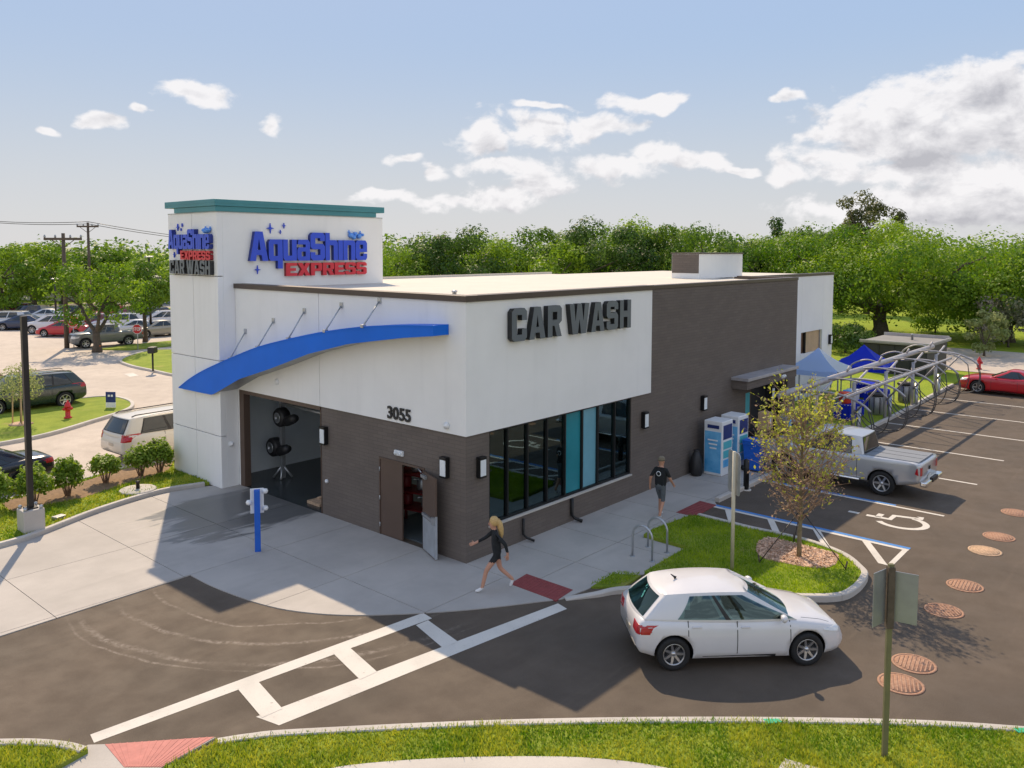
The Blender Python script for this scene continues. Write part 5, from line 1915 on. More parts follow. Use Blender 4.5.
lot_bin(*G(876, 414, 0.1), 'grey litter bin in the vacuum lawn, nearer the pickup')
lot_bin(*G(905, 402, 0.1), 'grey litter bin in the vacuum lawn, nearer the red car')


# pop-up tents and what stands under them
def tent(x, y, s, h, mats, rz, label):
    t = thing('popup_tent', label, 'tent', (x, y, 0.1), rz)
    for sx in (-1, 1):
        for sy in (-1, 1):
            MB().box(sx * s - 0.03, sx * s + 0.03, sy * s - 0.03, sy * s + 0.03, 0, h).build('leg', 'galvanised', t)
    cs = [(-s, -s), (s, -s), (s, s), (-s, s)]
    for k in range(4):
        a, b = cs[k], cs[(k + 1) % 4]
        m = MB()
        rows = []
        for q in np.linspace(0, 1, 6):
            z = h + 0.95 * q - 0.12 * math.sin(math.pi * q)
            rows.append([((a[0] * (1 - p) + b[0] * p) * (1 - q), (a[1] * (1 - p) + b[1] * p) * (1 - q), z - 0.05 * math.sin(math.pi * p) * (1 - q)) for p in np.linspace(0, 1, 7)])
        m.smooth = True
        m.grid(rows)
        m.smooth = False
        m.grid([[(a[0] * (1 - p) + b[0] * p, a[1] * (1 - p) + b[1] * p, h - 0.28) for p in np.linspace(0, 1, 7)], rows[0]])
        m.build('roof_panel', mats[k], t)
    return t


tent(25.5, 0.95, 1.25, 2.12, ['tent_white', 'tent_pale_blue', 'tent_white', 'tent_pale_blue'], 0.1, 'pale blue and white pop up tent beside the white end wall')
tent(29.0, -0.05, 1.30, 2.05, ['tent_blue'] * 4, 0.15, 'bright blue pop up tent in front of the dark shed')


def folding_table(x, y, rz, mat, label, l_=0.9):
    t = thing('folding_table', label, 'table', (x, y, 0.1), rz)
    MB().bbox(-l_, l_, -0.38, 0.38, 0.72, 0.76, 0.01).build('top', 'white_plastic', t)
    m = MB()
    for a, b in (((-l_, -0.385), (l_, -0.385)), ((l_, -0.385), (l_, 0.385)), ((l_, 0.385), (-l_, 0.385)), ((-l_, 0.385), (-l_, -0.385))):
        n = 14
        m.grid([[(a[0] + (b[0] - a[0]) * k / n + 0.015 * math.sin(k * 2.3), a[1] + (b[1] - a[1]) * k / n + 0.015 * math.cos(k * 1.9), z) for k in range(n + 1)] for z in (0.05, 0.4, 0.765)])
    m.sheet([(-l_, -0.385), (l_, -0.385), (l_, 0.385), (-l_, 0.385)], 0.767)
    m.build('cloth', mat, t)
    for sx in (-0.8, 0.8):
        MB().tube([(sx * l_, 0, 0), (sx * l_, 0, 0.72)], 0.02, 6).build('leg', 'galvanised', t)


folding_table(24.6, -0.9, 0.0, 'tent_blue', 'table under a blue cloth before the pale tent')
folding_table(31.2, 0.4, 0.1, 'tent_blue', 'table under a blue cloth behind the litter bins')
folding_table(28.6, -0.9, 0.05, 'tent_blue', 'table under a blue cloth below the bright blue tent')
for i, (x, y, z, mt, lab) in enumerate(((24.0, -0.9, 0.87, 'orange_red', 'orange red tub on the blue table before the pale tent'), (24.6, -0.9, 0.87, 'vending_blue', 'light blue tub on the blue table before the pale tent'), (25.1, -0.9, 0.87, 'letter_white', 'white tub on the blue table before the pale tent'))):
    t = thing('display_tub', lab, 'tub', (x, y, z))
    MB().lathe([(0.2, 0), (0.26, 0.05), (0.28, 0.42), (0.30, 0.44), (0.30, 0.48)], 14).build('tub', mt, t)
    MB().lathe([(0.305, 0.482), (0.305, 0.51), (0, 0.53)], 14).build('lid', mt, t)
t = thing('storage_shed', 'dark flat roofed shed with grey roof behind the vacuums', 'shed', (0, 0, 0))
MB().box(40.4, 45.0, -0.1, 3.7, -0.02, 2.0).build('wall', 'shed_dark', t)
rf = MB().bbox(40.2, 45.2, -0.3, 3.9, 2.002, 2.1, 0.02).build('roof', 'shed_roof', t)
m = MB()
m.bbox(40.2, 40.3, -0.3, 3.9, 2.102, 2.2, 0.01)
m.bbox(40.31, 45.2, -0.3, -0.2, 2.102, 2.2, 0.01)
m.bbox(45.1, 45.2, -0.19, 3.9, 2.102, 2.3, 0.01)
m.build('roof_edge', 'pipe_grey', rf)
MB().lathe([(0.08, 2.1), (0.08, 2.45), (0.14, 2.45), (0, 2.5)], 10, Matrix.Translation((43, 1.5, 0))).build('vent', 'galvanised', rf)
for k in range(4):
    MB().box(40.36, 40.395, -0.05 + k * 0.93, 0.80 + k * 0.93, 0.05, 1.95).build('board', 'shed_dark', t)

# long grey building and pale walls beyond the far street
t = thing('warehouse', 'long low grey blue building across the street behind the trees', 'building', (0, 0, 0))
a, b = np.array(at_depth(2, 128)[:2]), np.array(at_depth(64, 124)[:2])
dv = (b - a) / np.linalg.norm(b - a)
nv = np.array([-dv[1], dv[0]])
q = [a, b, b + nv * 14, a + nv * 14]
MB().prism([tuple(p) for p in q], 0, 2.4).build('wall', 'beige_wall', t)
c1, c2 = a - dv * 0.5 - nv * 0.6, b + dv * 0.5 - nv * 0.6
m = MB()
m.grid([[(c1[0], c1[1], 2.3), (c2[0], c2[1], 2.3)], [(c1[0] + nv[0] * 8, c1[1] + nv[1] * 8, 5.6), (c2[0] + nv[0] * 8, c2[1] + nv[1] * 8, 5.6)], [(c1[0] + nv[0] * 15.5, c1[1] + nv[1] * 15.5, 2.3), (c2[0] + nv[0] * 15.5, c2[1] + nv[1] * 15.5, 2.3)]])
m.build('roof', 'grey_cladding', t)
for k in range(10):
    p = a + (b - a) * (k + 0.5) / 10 - nv * 0.03
    MT = Matrix.Translation((p[0], p[1], 0)) @ Matrix.Rotation(math.atan2(dv[1], dv[0]), 4, 'Z')
    MB().box(-0.35, 0.35, -0.03, 0.03, 0.9, 1.9, MT).build('window', 'car_glass', t)
for (u0, u1, dep, h, mt, lab) in ((100, 130, 138, 4.6, 'beige_wall', 'pale low building half hidden behind the spreading tree'), (134, 175, 118, 3.6, 'grey_cladding', 'grey low building just left of the sign tower')):
    t = thing('far_building', lab, 'building', (0, 0, 0))
    a, b = np.array(at_depth(u0, dep)[:2]), np.array(at_depth(u1, dep)[:2])
    dv = (b - a) / np.linalg.norm(b - a)
    nv = np.array([-dv[1], dv[0]])
    MB().prism([tuple(a), tuple(b), tuple(b + nv * 8), tuple(a + nv * 8)], 0, h).build('wall', mt, t)
    e, f_ = a - dv * 0.3 - nv * 0.3, b + dv * 0.3 - nv * 0.3
    MB().prism([tuple(e), tuple(f_), tuple(f_ + nv * 8.6), tuple(e + nv * 8.6)], h + 0.002, h + 0.3).build('roof', 'shed_roof', t)
    for k in range(5):
        p = a + (b - a) * (k + 0.5) / 5 - nv * 0.03
        MT = Matrix.Translation((p[0], p[1], 0)) @ Matrix.Rotation(math.atan2(dv[1], dv[0]), 4, 'Z')
        MB().box(-0.5, 0.5, -0.03, 0.03, 1.0, 2.3, MT).build('window', 'car_glass', t)

# ------------------------------------------------------------------ vehicles
def paint_mat(name, c, rough=0.28, metal=0.0):
    return material(name, c, rough, metal, vary=0.05, scale=0.7, coat=0.7)


paint_mat('car_white', (0.66, 0.65, 0.665))
paint_mat('car_silver', (0.52, 0.53, 0.55), 0.3, 0.45)
paint_mat('car_red', (0.46, 0.008, 0.018))
paint_mat('car_dark_green', (0.014, 0.030, 0.028), 0.25)
paint_mat('car_cream', (0.62, 0.58, 0.50))
paint_mat('car_black', (0.012, 0.014, 0.020), 0.22)
paint_mat('car_navy', (0.020, 0.032, 0.075), 0.25)
paint_mat('car_grey', (0.16, 0.17, 0.18), 0.3, 0.3)
paint_mat('car_maroon', (0.16, 0.012, 0.03), 0.28)
paint_mat('car_tan', (0.42, 0.38, 0.31), 0.3, 0.2)


def interp(pts, x):
    xs = [p[0] for p in pts]
    return float(np.interp(x, xs, [p[1] for p in pts]))


def apply_mods(ob):
    dg = bpy.context.evaluated_depsgraph_get()
    dg.update()
    me = bpy.data.meshes.new_from_object(ob.evaluated_get(dg))
    old = ob.data
    ob.modifiers.clear()
    ob.data = me
    bpy.data.meshes.remove(old)
    return me


def car_body(S):
    """lower body loft (with wheel arches cut out) plus the cabin shell, one mesh; x forward, origin on the ground mid-wheelbase"""
    xf, xr = S['xf'], S['xr']
    hw = S['w'] / 2
    n = 40
    xs = [xr + (xf - xr) * (0.5 - 0.5 * math.cos(math.pi * k / n)) * 1.0 for k in range(n + 1)]
    plan = [(xr, S.get('tail_w', 0.80)), (xr + 0.06, S.get('tail_w', 0.80) + 0.09), (xr + 0.35, 0.965), (xr + 0.9, 1.0), (xf - 1.1, 1.0), (xf - 0.5, 0.95), (xf - 0.15, 0.82), (xf, S.get('nose_w', 0.62))]
    rows = []
    for x in xs:
        zt = interp(S['top'], x)
        zb = interp(S['bot'], x)
        w = hw * interp(plan, x)
        h = zt - zb
        cr = interp(S['crown'], x)
        if S.get('box'):
            sec = [(0.0, zb), (0.86 * w, zb), (0.97 * w, zb + 0.05 * h), (0.99 * w, zb + 0.22 * h), (1.0 * w, zb + 0.45 * h), (1.0 * w, zb + 0.66 * h), (0.992 * w, zb + 0.84 * h), (0.985 * w, zb + 0.95 * h), (0.95 * w, zb + 0.995 * h), (0.6 * w, zt + cr * 0.7), (0.0, zt + cr)]
        else:
            sec = [(0.0, zb), (0.80 * w, zb), (0.955 * w, zb + 0.06 * h), (0.985 * w, zb + 0.22 * h), (1.0 * w, zb + 0.45 * h), (0.99 * w, zb + 0.66 * h), (0.975 * w, zb + 0.80 * h),
               (0.935 * w, zb + 0.92 * h), (0.86 * w, zb + 0.985 * h), (0.55 * w, zt + cr * 0.7), (0.0, zt + cr)]
        rows.append([(x, y, z) for y, z in sec] + [(x, -y, z) for y, z in sec[-2:0:-1]])
    bm = bmesh.new()
    V = [[bm.verts.new(p) for p in r] for r in rows]
    m = len(rows[0])
    for i in range(n):
        for k in range(m):
            bm.faces.new((V[i][k], V[i][(k + 1) % m], V[i + 1][(k + 1) % m], V[i + 1][k]))
    bm.faces.new(V[0])
    bm.faces.new(V[-1][::-1])
    bmesh.ops.recalc_face_normals(bm, faces=bm.faces)
    me = bpy.data.meshes.new('body')
    bm.to_mesh(me)
    bm.free()
    ob = bpy.data.objects.new('body', me)
    COL.objects.link(ob)
    # wheel arches
    cm = MB()
    for xa in (S['wb'] / 2, -S['wb'] / 2):
        for s_ in (-1, 1):
            MT = Matrix.Translation((xa, s_ * (hw - 0.05), S['wr'] + 0.01)) @ Matrix.Rotation(math.pi / 2, 4, 'X')
            cm.lathe([(S['wr'] + 0.055, -0.24), (S['wr'] + 0.055, 0.24)], 28, MT)
    ce = cm.mesh('cutter')
    co = bpy.data.objects.new('cutter', ce)
    COL.objects.link(co)
    b = ob.modifiers.new('arch', 'BOOLEAN')
    b.object = co
    b.operation = 'DIFFERENCE'
    b.solver = 'EXACT'
    me = apply_mods(ob)
    bpy.data.objects.remove(co)
    mb = MB()
    hw2 = hw
    for p in me.polygons:
        c = p.center
        dark = False
        for xa in (S['wb'] / 2, -S['wb'] / 2):
            if abs(c.y) < hw2 and math.hypot(c.x - xa, c.z - S['wr'] - 0.01) < S['wr'] + 0.054 + 0.003 and abs(p.normal.y) < 0.3 or \
               (math.hypot(c.x - xa, c.z - S['wr'] - 0.01) < S['wr'] + 0.03 and abs(c.y) < hw2 - 0.2):
                dark = True
        mb.mi.append(1 if dark else (1 if c.z < S.get('skirt', 0.0) else 0))
        mb.f.append(tuple(p.vertices))
        mb.sm.append(not dark)
    mb.v = [v.co[:] for v in me.vertices]
    bpy.data.objects.remove(ob)
    bpy.data.meshes.remove(me)
    return mb


def ring_pts(S, t, off=0.0):
    """outline of the cabin shell at height fraction t (0 belt, 1 roof edge); off pushes it outward"""
    g_ = S['gh']
    e = t ** g_.get('bend', 0.92)
    xf = g_['x0'] + (g_['x1'] - g_['x0']) * e + off
    xr = g_['x3'] + (g_['x2'] - g_['x3']) * e - off
    w = g_['wb'] / 2 + (g_['wt'] - g_['wb']) / 2 * t ** 1.15 + off
    z0 = g_['z0']
    zr = g_['z1']
    bowf, bowr = g_.get('bowf', 0.16), g_.get('bowr', 0.09)
    rc = 0.10
    pts = []
    NS, NF = 24, 12

    def zz(x):
        fr = (x - xr) / (xf - xr)
        return z0 + g_.get('wedge', 0.0) * (1 - t) * (0.5 - fr) + (zr - z0 + g_.get('drop', -0.03) * (abs(fr - 0.55) * 2) ** 2 * t) * t
    for k in range(NS + 1):              # right side (y<0) front to rear
        x = xf - rc - (xf - xr - 2 * rc) * k / NS
        fr = k / NS
        bulge = 1 - 0.10 * (abs(fr - 0.45) / 0.55) ** 2.4
        pts.append((x, -w * bulge, zz(x)))
    for k in range(NF + 1):              # rear, right to left
        y = -w * 0.88 + 1.76 * w * k / NF
        pts.append((xr + bowr * (y / w) ** 2 * 1.2, y, zz(xr)))
    for k in range(NS + 1):
        x = xr + rc + (xf - xr - 2 * rc) * k / NS
        fr = 1 - k / NS
        bulge = 1 - 0.10 * (abs(fr - 0.45) / 0.55) ** 2.4
        pts.append((x, w * bulge, zz(x)))
    for k in range(NF + 1):
        y = w * 0.88 - 1.76 * w * k / NF
        pts.append((xf - bowf * (y / w) ** 2 * 1.2, y, zz(xf)))
    return pts


def car(name, label, S, paint, loc, rz, group=None, detail=True, cat='car'):
    t = thing(name, label, cat, loc, rz, group)
    hw = S['w'] / 2
    mb = car_body(S)
    mb.smooth = True
    # cabin shell
    shell = []
    ts = [-0.12, 0.0, 0.06, 0.2, 0.4, 0.6, 0.8, 0.89, 0.95, 1.0]
    shell = [ring_pts(S, max(0, q)) if q >= 0 else [(p[0], p[1] * 0.97, p[2] - 0.10) for p in ring_pts(S, 0)] for q in ts]
    topr = shell[-1]
    cx = sum(p[0] for p in topr) / len(topr)
    npnt = len(topr)
    glazed = detail and S.get('glazed', True)
    rows = [r + [r[0]] for r in shell]
    body_rows = rows
    mb.cur = 0
    wins0, tap0 = S.get('wins'), S.get('taper')

    def is_hole(i, ta, tb):
        if not S.get('open') or ta < 0.05 or tb > 0.90:
            return False
        fr = (tb - 0.05) / 0.85
        o_ = 2 * 24 + 12 + 2
        for (a, b_), tp in zip(wins0, tap0):
            if a + tp[0] * fr <= i and i + 1 <= b_ - tp[1] * fr:
                return True
            if o_ - b_ + tp[1] * fr <= i and i + 1 <= o_ - a - tp[0] * fr:
                return True
        return 26 <= i < 36 or 64 <= i < 74
    vv, ff = [p for r in body_rows for p in r], []
    nw = npnt + 1
    for r_ in range(len(ts) - 1):
        for i in range(npnt):
            if not is_hole(i, ts[r_], ts[r_ + 1]):
                ff.append((r_ * nw + i, (r_ + 1) * nw + i, (r_ + 1) * nw + i + 1, r_ * nw + i + 1))
    mb.add(vv, ff)
    NSr, NFr = 24, 12
    right = topr[:NSr + 1]
    rear_ = topr[NSr + 1:NSr + NFr + 2]
    left_ = topr[NSr + NFr + 2:2 * NSr + NFr + 3]
    front_ = topr[2 * NSr + NFr + 3:]
    rr_ = [[right[0]] + front_[::-1] + [left_[-1]]]
    for k in range(NSr + 1):
        a, b_ = np.array(right[k]), np.array(left_[NSr - k])
        f = k / NSr
        fade = min(1.0, 0.25 + 4.0 * f * (1 - f))
        ww = []
        for q in range(NFr + 3):
            s_ = q / (NFr + 2)
            e_ = 2 * s_ - 1
            p = a * (1 - s_) + b_ * s_
            p[2] += S.get('crownr', 0.055) * (1 - abs(e_) ** 2.6) * fade
            ww.append(tuple(p))
        rr_.append(ww)
    rr_.append([right[-1]] + rear_ + [left_[0]])
    mb.grid(rr_, flip=True)
    body = mb.build('body', [paint, 'car_trim'], t)
    bm = bmesh.new()
    bm.from_mesh(body.data)
    bvh = BVHTree.FromBMesh(bm)
    bm.free()

    def glass(nm, i0, i1, t0, t1, mat='car_glass', off=0.007, nt=5, taper=(0, 0)):
        rws = []
        for q in np.linspace(t0, t1, nt):
            pts = ring_pts(S, q, off)
            f = (q - t0) / (t1 - t0)
            a, b_ = i0 + taper[0] * f, i1 - taper[1] * f
            rw = []
            for k in np.linspace(a, b_, 9):
                lo = int(math.floor(k)) % npnt
                hi = (lo + 1) % npnt
                fr = k - math.floor(k)
                rw.append(tuple(np.array(pts[lo]) * (1 - fr) + np.array(pts[hi]) * fr))
            rws.append(rw)
        m = MB()
        m.smooth = True
        m.grid(rws, flip=True)
        return m.build(nm, mat, t)
    NS, NF = 24, 12
    wins = S.get('wins', [(1.8, 10.2), (11.0, 19.5)])
    tap = S.get('taper', [(1.6, 0), (0, 1.6)])
    o = 2 * NS + NF + 2
    gm = 'car_window' if S.get('open') else 'car_glass'
    if S.get('open'):
        for (p0, p1) in ((wins[0][1] - 0.1, wins[1][0] + 0.1),):
            glass('door_pillar', p0, p1, 0.05, 0.90, 'car_trim', 0.010)
            glass('door_pillar', o - p1, o - p0, 0.05, 0.90, 'car_trim', 0.010)
        g_ = S['gh']
        MB().box(g_['x3'] + 0.25, g_['x0'] - 0.30, -hw + 0.16, hw - 0.16, g_['z0'] - 0.05, g_['z0'] + 0.035).build('cabin_deck', 'car_trim', t)
        for (sx, yy, ww) in ((0.02, -0.36, 0.24), (0.02, 0.36, 0.24), (-0.95, 0.0, 0.60)):
            st = MB().bbox(sx - 0.09, sx + 0.06, yy - ww, yy + ww, g_['z0'] + 0.03, g_['z0'] + 0.17, 0.05, Matrix.Translation((0, 0, 0))).build('seat', 'cloth_grey', t)
            for hy in ((yy,) if ww < 0.5 else (-0.36, 0.36)):
                MB().bbox(sx - 0.12, sx - 0.02, hy - 0.12, hy + 0.12, g_['z0'] + 0.18, g_['z0'] + 0.34, 0.04).build('headrest', 'cloth_grey', st)
        MB().lathe([(0.17, -0.012), (0.19, 0.0), (0.17, 0.012), (0.155, 0.0), (0.17, -0.012)], 20, Matrix.Translation((0.62, 0.36, g_['z0'] + 0.06)) @ Matrix.Rotation(-1.0, 4, 'Y'), caps=False).build('steering_wheel', 'car_trim', t)
    if detail and not S.get('open'):
        ga, gb = wins[0][0] - 0.35, wins[-1][1] + 0.35
        glass('window_surround', ga, gb, 0.015, 0.925, 'car_trim', 0.004, taper=(tap[0][0], tap[-1][1]))
        glass('window_surround', o - gb, o - ga, 0.015, 0.925, 'car_trim', 0.004, taper=(tap[-1][1], tap[0][0]))
        glass('window_surround', NS + 1 + 0.3, NS + 1 + NF - 0.3, S.get('rg0', 0.12) - 0.05, 0.95, 'car_trim', 0.005)
    for (a, b_), tp in zip(wins, tap):
        glass('side_window', a, b_, 0.05, 0.90, gm, taper=tp)
        o = 2 * NS + NF + 2
        glass('side_window', o - b_, o - a, 0.05, 0.90, gm, taper=(tp[1], tp[0]))
    glass('rear_window', NS + 1 + 0.8, NS + 1 + NF - 0.8, 0.05 if S.get('open') else S.get('rg0', 0.12), 0.90, gm, off=0.008)
    fs = 2 * NS + NF + 3
    glass('windscreen', fs + 0.5, fs + NF - 0.5, 0.03, 0.93, gm, off=0.008)

    def patch(nm, mat, grid_pts, d, off=0.012, back=0.25):
        """a thin skin laid on the body by casting points along direction d"""
        d = Vector(d).normalized()
        rws, ok = [], True
        for rw in grid_pts:
            o_ = []
            for p in rw:
                hit = bvh.ray_cast(Vector(p) - d * 2.0, d, 6.0)
                q = hit[0] if hit[0] is not None else bvh.find_nearest(Vector(p))[0]
                o_.append(tuple(q - d * off))
            rws.append(o_)
        m = MB()
        m.smooth = True
        m.grid(rws)
        # rim so it has thickness
        e = rws[0] + [r[-1] for r in rws[1:-1]] + rws[-1][::-1] + [r[0] for r in rws[-2:0:-1]]
        e = e + [e[0]]
        m.smooth = False
        m.grid([e, [tuple(Vector(p) + d * (off + 0.01)) for p in e]])
        return m.build(nm, mat, t)

    def quad(p00, p10, p11, p01, nu=12, nv=7):
        P = [np.array(q, float) for q in (p00, p10, p11, p01)]
        return [[tuple((P[0] * (1 - u) + P[1] * u) * (1 - v) + (P[3] * (1 - u) + P[2] * u) * v) for u in np.linspace(0, 1, nu)] for v in np.linspace(0, 1, nv)]
    xr, xf = S['xr'], S['xf']
    zl = S['tail_z']
    for s_ in (-1, 1):
        # tail lamp wraps from the rear face to the flank
        patch('tail_lamp', 'tail_red', quad((xr, s_ * hw * S.get('tl_in', 0.52), zl[0]), (xr + 0.05, s_ * hw * 0.97, zl[0]), (xr + 0.05, s_ * hw * 0.97, zl[1]), (xr, s_ * hw * S.get('tl_in', 0.52), zl[1])), (1.0, -s_ * 0.12, 0))
        patch('tail_lamp', 'tail_red', quad((xr + 0.05, s_ * hw, zl[0] + 0.02), (xr + S.get('tl_side', 0.30), s_ * hw, zl[0] + 0.05), (xr + S.get('tl_side', 0.30) * 0.7, s_ * hw, zl[1] - 0.03), (xr + 0.08, s_ * hw, zl[1] - 0.01)), (0, -s_, 0), 0.02)
        hz = S['head_z']
        patch('headlamp', 'headlamp', quad((xf, s_ * hw * 0.40, hz[0]), (xf, s_ * hw * 0.80, hz[0]), (xf - 0.2, s_ * hw * 0.84, hz[1]), (xf - 0.05, s_ * hw * 0.44, hz[1])), (-1, 0, -0.1))
        patch('headlamp', 'headlamp', quad((xf - 0.12, s_ * hw, hz[0]), (xf - 0.42, s_ * hw, hz[0] + 0.06), (xf - 0.50, s_ * hw, hz[1]), (xf - 0.2, s_ * hw, hz[1])), (0, -s_, 0))
    if detail:
        xh0, xh1 = S['gh']['x0'] + 0.02, xf - 0.30
        for s_ in (-1, 1):
            patch('bonnet_seam', 'car_trim', quad((xh0, s_ * (hw - 0.20), 2), (xh1, s_ * (hw - 0.26), 2), (xh1, s_ * (hw - 0.268), 2), (xh0, s_ * (hw - 0.208), 2), 14, 2), (0, 0, -1), 0.003)
        patch('lower_grille', 'car_trim', quad((xf, -hw * 0.62, 0.24), (xf, hw * 0.62, 0.24), (xf, hw * 0.62, 0.30), (xf, -hw * 0.62, 0.30)), (-1, 0, 0))
        patch('grille', 'car_trim', quad((xf, -hw * 0.5, 0.36), (xf, hw * 0.5, 0.36), (xf, hw * 0.5, 0.52), (xf, -hw * 0.5, 0.52)), (-1, 0, 0))
        patch('number_plate', 'car_tan', quad((xr, -0.17, zl[0] - 0.22), (xr, 0.17, zl[0] - 0.22), (xr, 0.17, zl[0] - 0.10), (xr, -0.17, zl[0] - 0.10)), (1, 0, 0), 0.012)
        patch('rear_bumper', 'car_trim', quad((xr, -hw * 0.75, 0.28), (xr, hw * 0.75, 0.28), (xr, hw * 0.75, 0.42), (xr, -hw * 0.75, 0.42)), (1, 0, 0), 0.012)
        for s_ in (-1, 1):
            for xd in S['doors']:
                zt = interp(S['top'], xd) - 0.02
                patch('door_seam', 'car_trim', quad((xd - 0.007, s_ * hw, 0.30), (xd + 0.007, s_ * hw, 0.30), (xd + 0.007, s_ * hw, zt), (xd - 0.007, s_ * hw, zt), 2, 8), (0, -s_, 0), 0.003)
            a, b_ = min(S['doors']), max(S['doors'])
            patch('sill_trim', 'car_trim', quad((a, s_ * hw, 0.215), (b_, s_ * hw, 0.215), (b_, s_ * hw, 0.265), (a, s_ * hw, 0.265), 8, 2), (0, -s_, 0), 0.006)
            for xh in S['handles']:
                zt = interp(S['top'], xh) - 0.13
                hit = bvh.ray_cast(Vector((xh, s_ * 3, zt)), Vector((0, -s_, 0)))
                y = hit[0].y if hit[0] else s_ * hw
                MB().bbox(xh - 0.09, xh + 0.09, y - 0.02 if s_ < 0 else y - 0.005, y + 0.005 if s_ < 0 else y + 0.02, zt - 0.015, zt + 0.015, 0.006).build('door_handle', paint, t)
            xm = S['gh']['x0'] - 0.42
            zm = S['gh']['z0'] + 0.07
            m = MB()
            m.smooth = True
            MT = Matrix.Translation((xm, s_ * (hw + 0.07), zm)) @ Matrix.Rotation(s_ * 0.2, 4, 'Z')
            m.lathe([(0.0, -0.075), (0.05, -0.07), (0.085, -0.02), (0.08, 0.04), (0.03, 0.07), (0.0, 0.072)], 12, MT @ Matrix.Diagonal((0.75, 1.25, 0.9, 1)))
            mir = m.build('wing_mirror', paint, t)
            MB().tube([(xm, s_ * (hw - 0.10), zm - 0.05), (xm, s_ * (hw + 0.02), zm - 0.03)], 0.03, 6).build('mirror_arm', 'car_trim', mir)
    if S.get('rails'):
        g_ = S['gh']
        for s_ in (-1, 1):
            m = MB()
            m.tube([(g_['x2'] + 0.15, s_ * g_['wt'] * 0.40, g_['z1'] + 0.02), (g_['x2'] + 0.3, s_ * g_['wt'] * 0.41, g_['z1'] + 0.07), (g_['x1'] - 0.45, s_ * g_['wt'] * 0.41, g_['z1'] + 0.07), (g_['x1'] - 0.3, s_ * g_['wt'] * 0.40, g_['z1'] + 0.02)], 0.022, 6)
            m.build('roof_rail', 'car_trim', t)
    # wheels
    wr = S['wr']
    for xa in (S['wb'] / 2, -S['wb'] / 2):
        for s_ in (-1, 1):
            MT = Matrix.Translation((xa, s_ * (hw - 0.115), wr)) @ Matrix.Rotation(-s_ * math.pi / 2, 4, 'X')
            m = MB()
            m.lathe([(wr * 0.66, -0.10), (wr * 0.93, -0.105), (wr, -0.075), (wr, 0.075), (wr * 0.93, 0.105), (wr * 0.68, 0.10), (wr * 0.66, 0.08)], 28, MT, caps=False)
            whl = m.build('wheel', 'rubber', t)
            m = MB()
            rr = wr * 0.675
            m.lathe([(rr, 0.085), (rr * 0.94, 0.09), (rr * 0.90, 0.03), (rr * 0.3, 0.02), (0.0, 0.02)], 28, MT, caps=False)
            m.cur = 1
            ns = S.get('spokes', 5)
            for k in range(ns):
                a = 2 * math.pi * k / ns
                m.add([(rr * 0.12, -rr * 0.13, 0.05), (rr * 0.93, -rr * 0.085, 0.083), (rr * 0.93, rr * 0.085, 0.083), (rr * 0.12, rr * 0.13, 0.05), (rr * 0.12, -rr * 0.13, 0.02), (rr * 0.93, -rr * 0.085, 0.03), (rr * 0.93, rr * 0.085, 0.03), (rr * 0.12, rr * 0.13, 0.02)],
                      [(0, 1, 2, 3), (0, 4, 5, 1), (3, 2, 6, 7), (1, 5, 6, 2)], MT @ Matrix.Rotation(a, 4, 'Z'))
            m.lathe([(rr * 0.22, 0.04), (rr * 0.2, 0.075), (0.0, 0.08)], 12, MT, caps=False)
            m.lathe([(rr, 0.088), (rr * 0.985, 0.096), (rr * 0.90, 0.09), (rr * 0.885, 0.06)], 28, MT, caps=False)
            m.build('rim', ['car_trim', 'alloy'], whl)
    return t


SP = {}
SP['hatch'] = dict(w=1.73, wb=2.58, wr=0.315, xf=2.10, xr=-1.98,
    top=[(-1.98, 0.74), (-1.95, 0.90), (-1.85, 0.97), (-1.2, 0.965), (0.0, 0.93), (0.9, 0.905), (1.15, 0.89), (1.6, 0.81), (1.95, 0.70), (2.06, 0.60), (2.10, 0.50)],
    bot=[(-1.98, 0.42), (-1.92, 0.32), (-1.6, 0.22), (-1.2, 0.18), (1.3, 0.17), (1.8, 0.19), (2.06, 0.25), (2.10, 0.32)],
    crown=[(-2, 0.0), (0.8, 0.0), (1.1, 0.05), (1.7, 0.045), (2.1, 0.01)],
    gh=dict(x0=1.20, x1=0.30, x2=-1.52, x3=-1.93, wb=1.62, wt=1.24, z0=0.92, z1=1.40, wedge=0.08, bowf=0.24, bowr=0.10, drop=-0.05, bend=0.95),
    wins=[(0.0, 10.6), (11.2, 19.0)], taper=[(3.0, 0), (0, 2.0)], tail_z=(0.70, 0.87), tl_side=0.27, head_z=(0.60, 0.70), doors=(0.95, -0.08, -1.02), handles=(0.08, -0.86), rg0=0.18, spokes=7, open=True, tail_w=0.84, nose_w=0.66)
SP['suv'] = dict(w=1.98, wb=3.05, wr=0.39, xf=2.45, xr=-2.62,
    top=[(-2.62, 0.9), (-2.55, 1.12), (-2.3, 1.18), (0.0, 1.14), (1.2, 1.12), (1.5, 1.12), (2.1, 1.04), (2.38, 0.9), (2.45, 0.7)],
    bot=[(-2.62, 0.5), (-2.4, 0.34), (-2, 0.28), (2, 0.26), (2.35, 0.3), (2.45, 0.4)],
    crown=[(-3, 0.0), (1.2, 0.0), (1.5, 0.04), (2.1, 0.03), (2.5, 0)],
    gh=dict(x0=1.55, x1=0.72, x2=-2.15, x3=-2.60, wb=1.84, wt=1.42, z0=1.13, z1=1.72, wedge=0.05, bowf=0.2, drop=-0.04),
    wins=[(2.2, 8.2), (8.8, 14.6), (15.2, 20.5)], taper=[(2.2, 0), (0, 0), (0, 1.0)], tail_z=(0.95, 1.16), head_z=(0.80, 0.95), doors=(1.15, 0.1, -0.95), handles=(0.3, -0.75), rails=True, spokes=6)
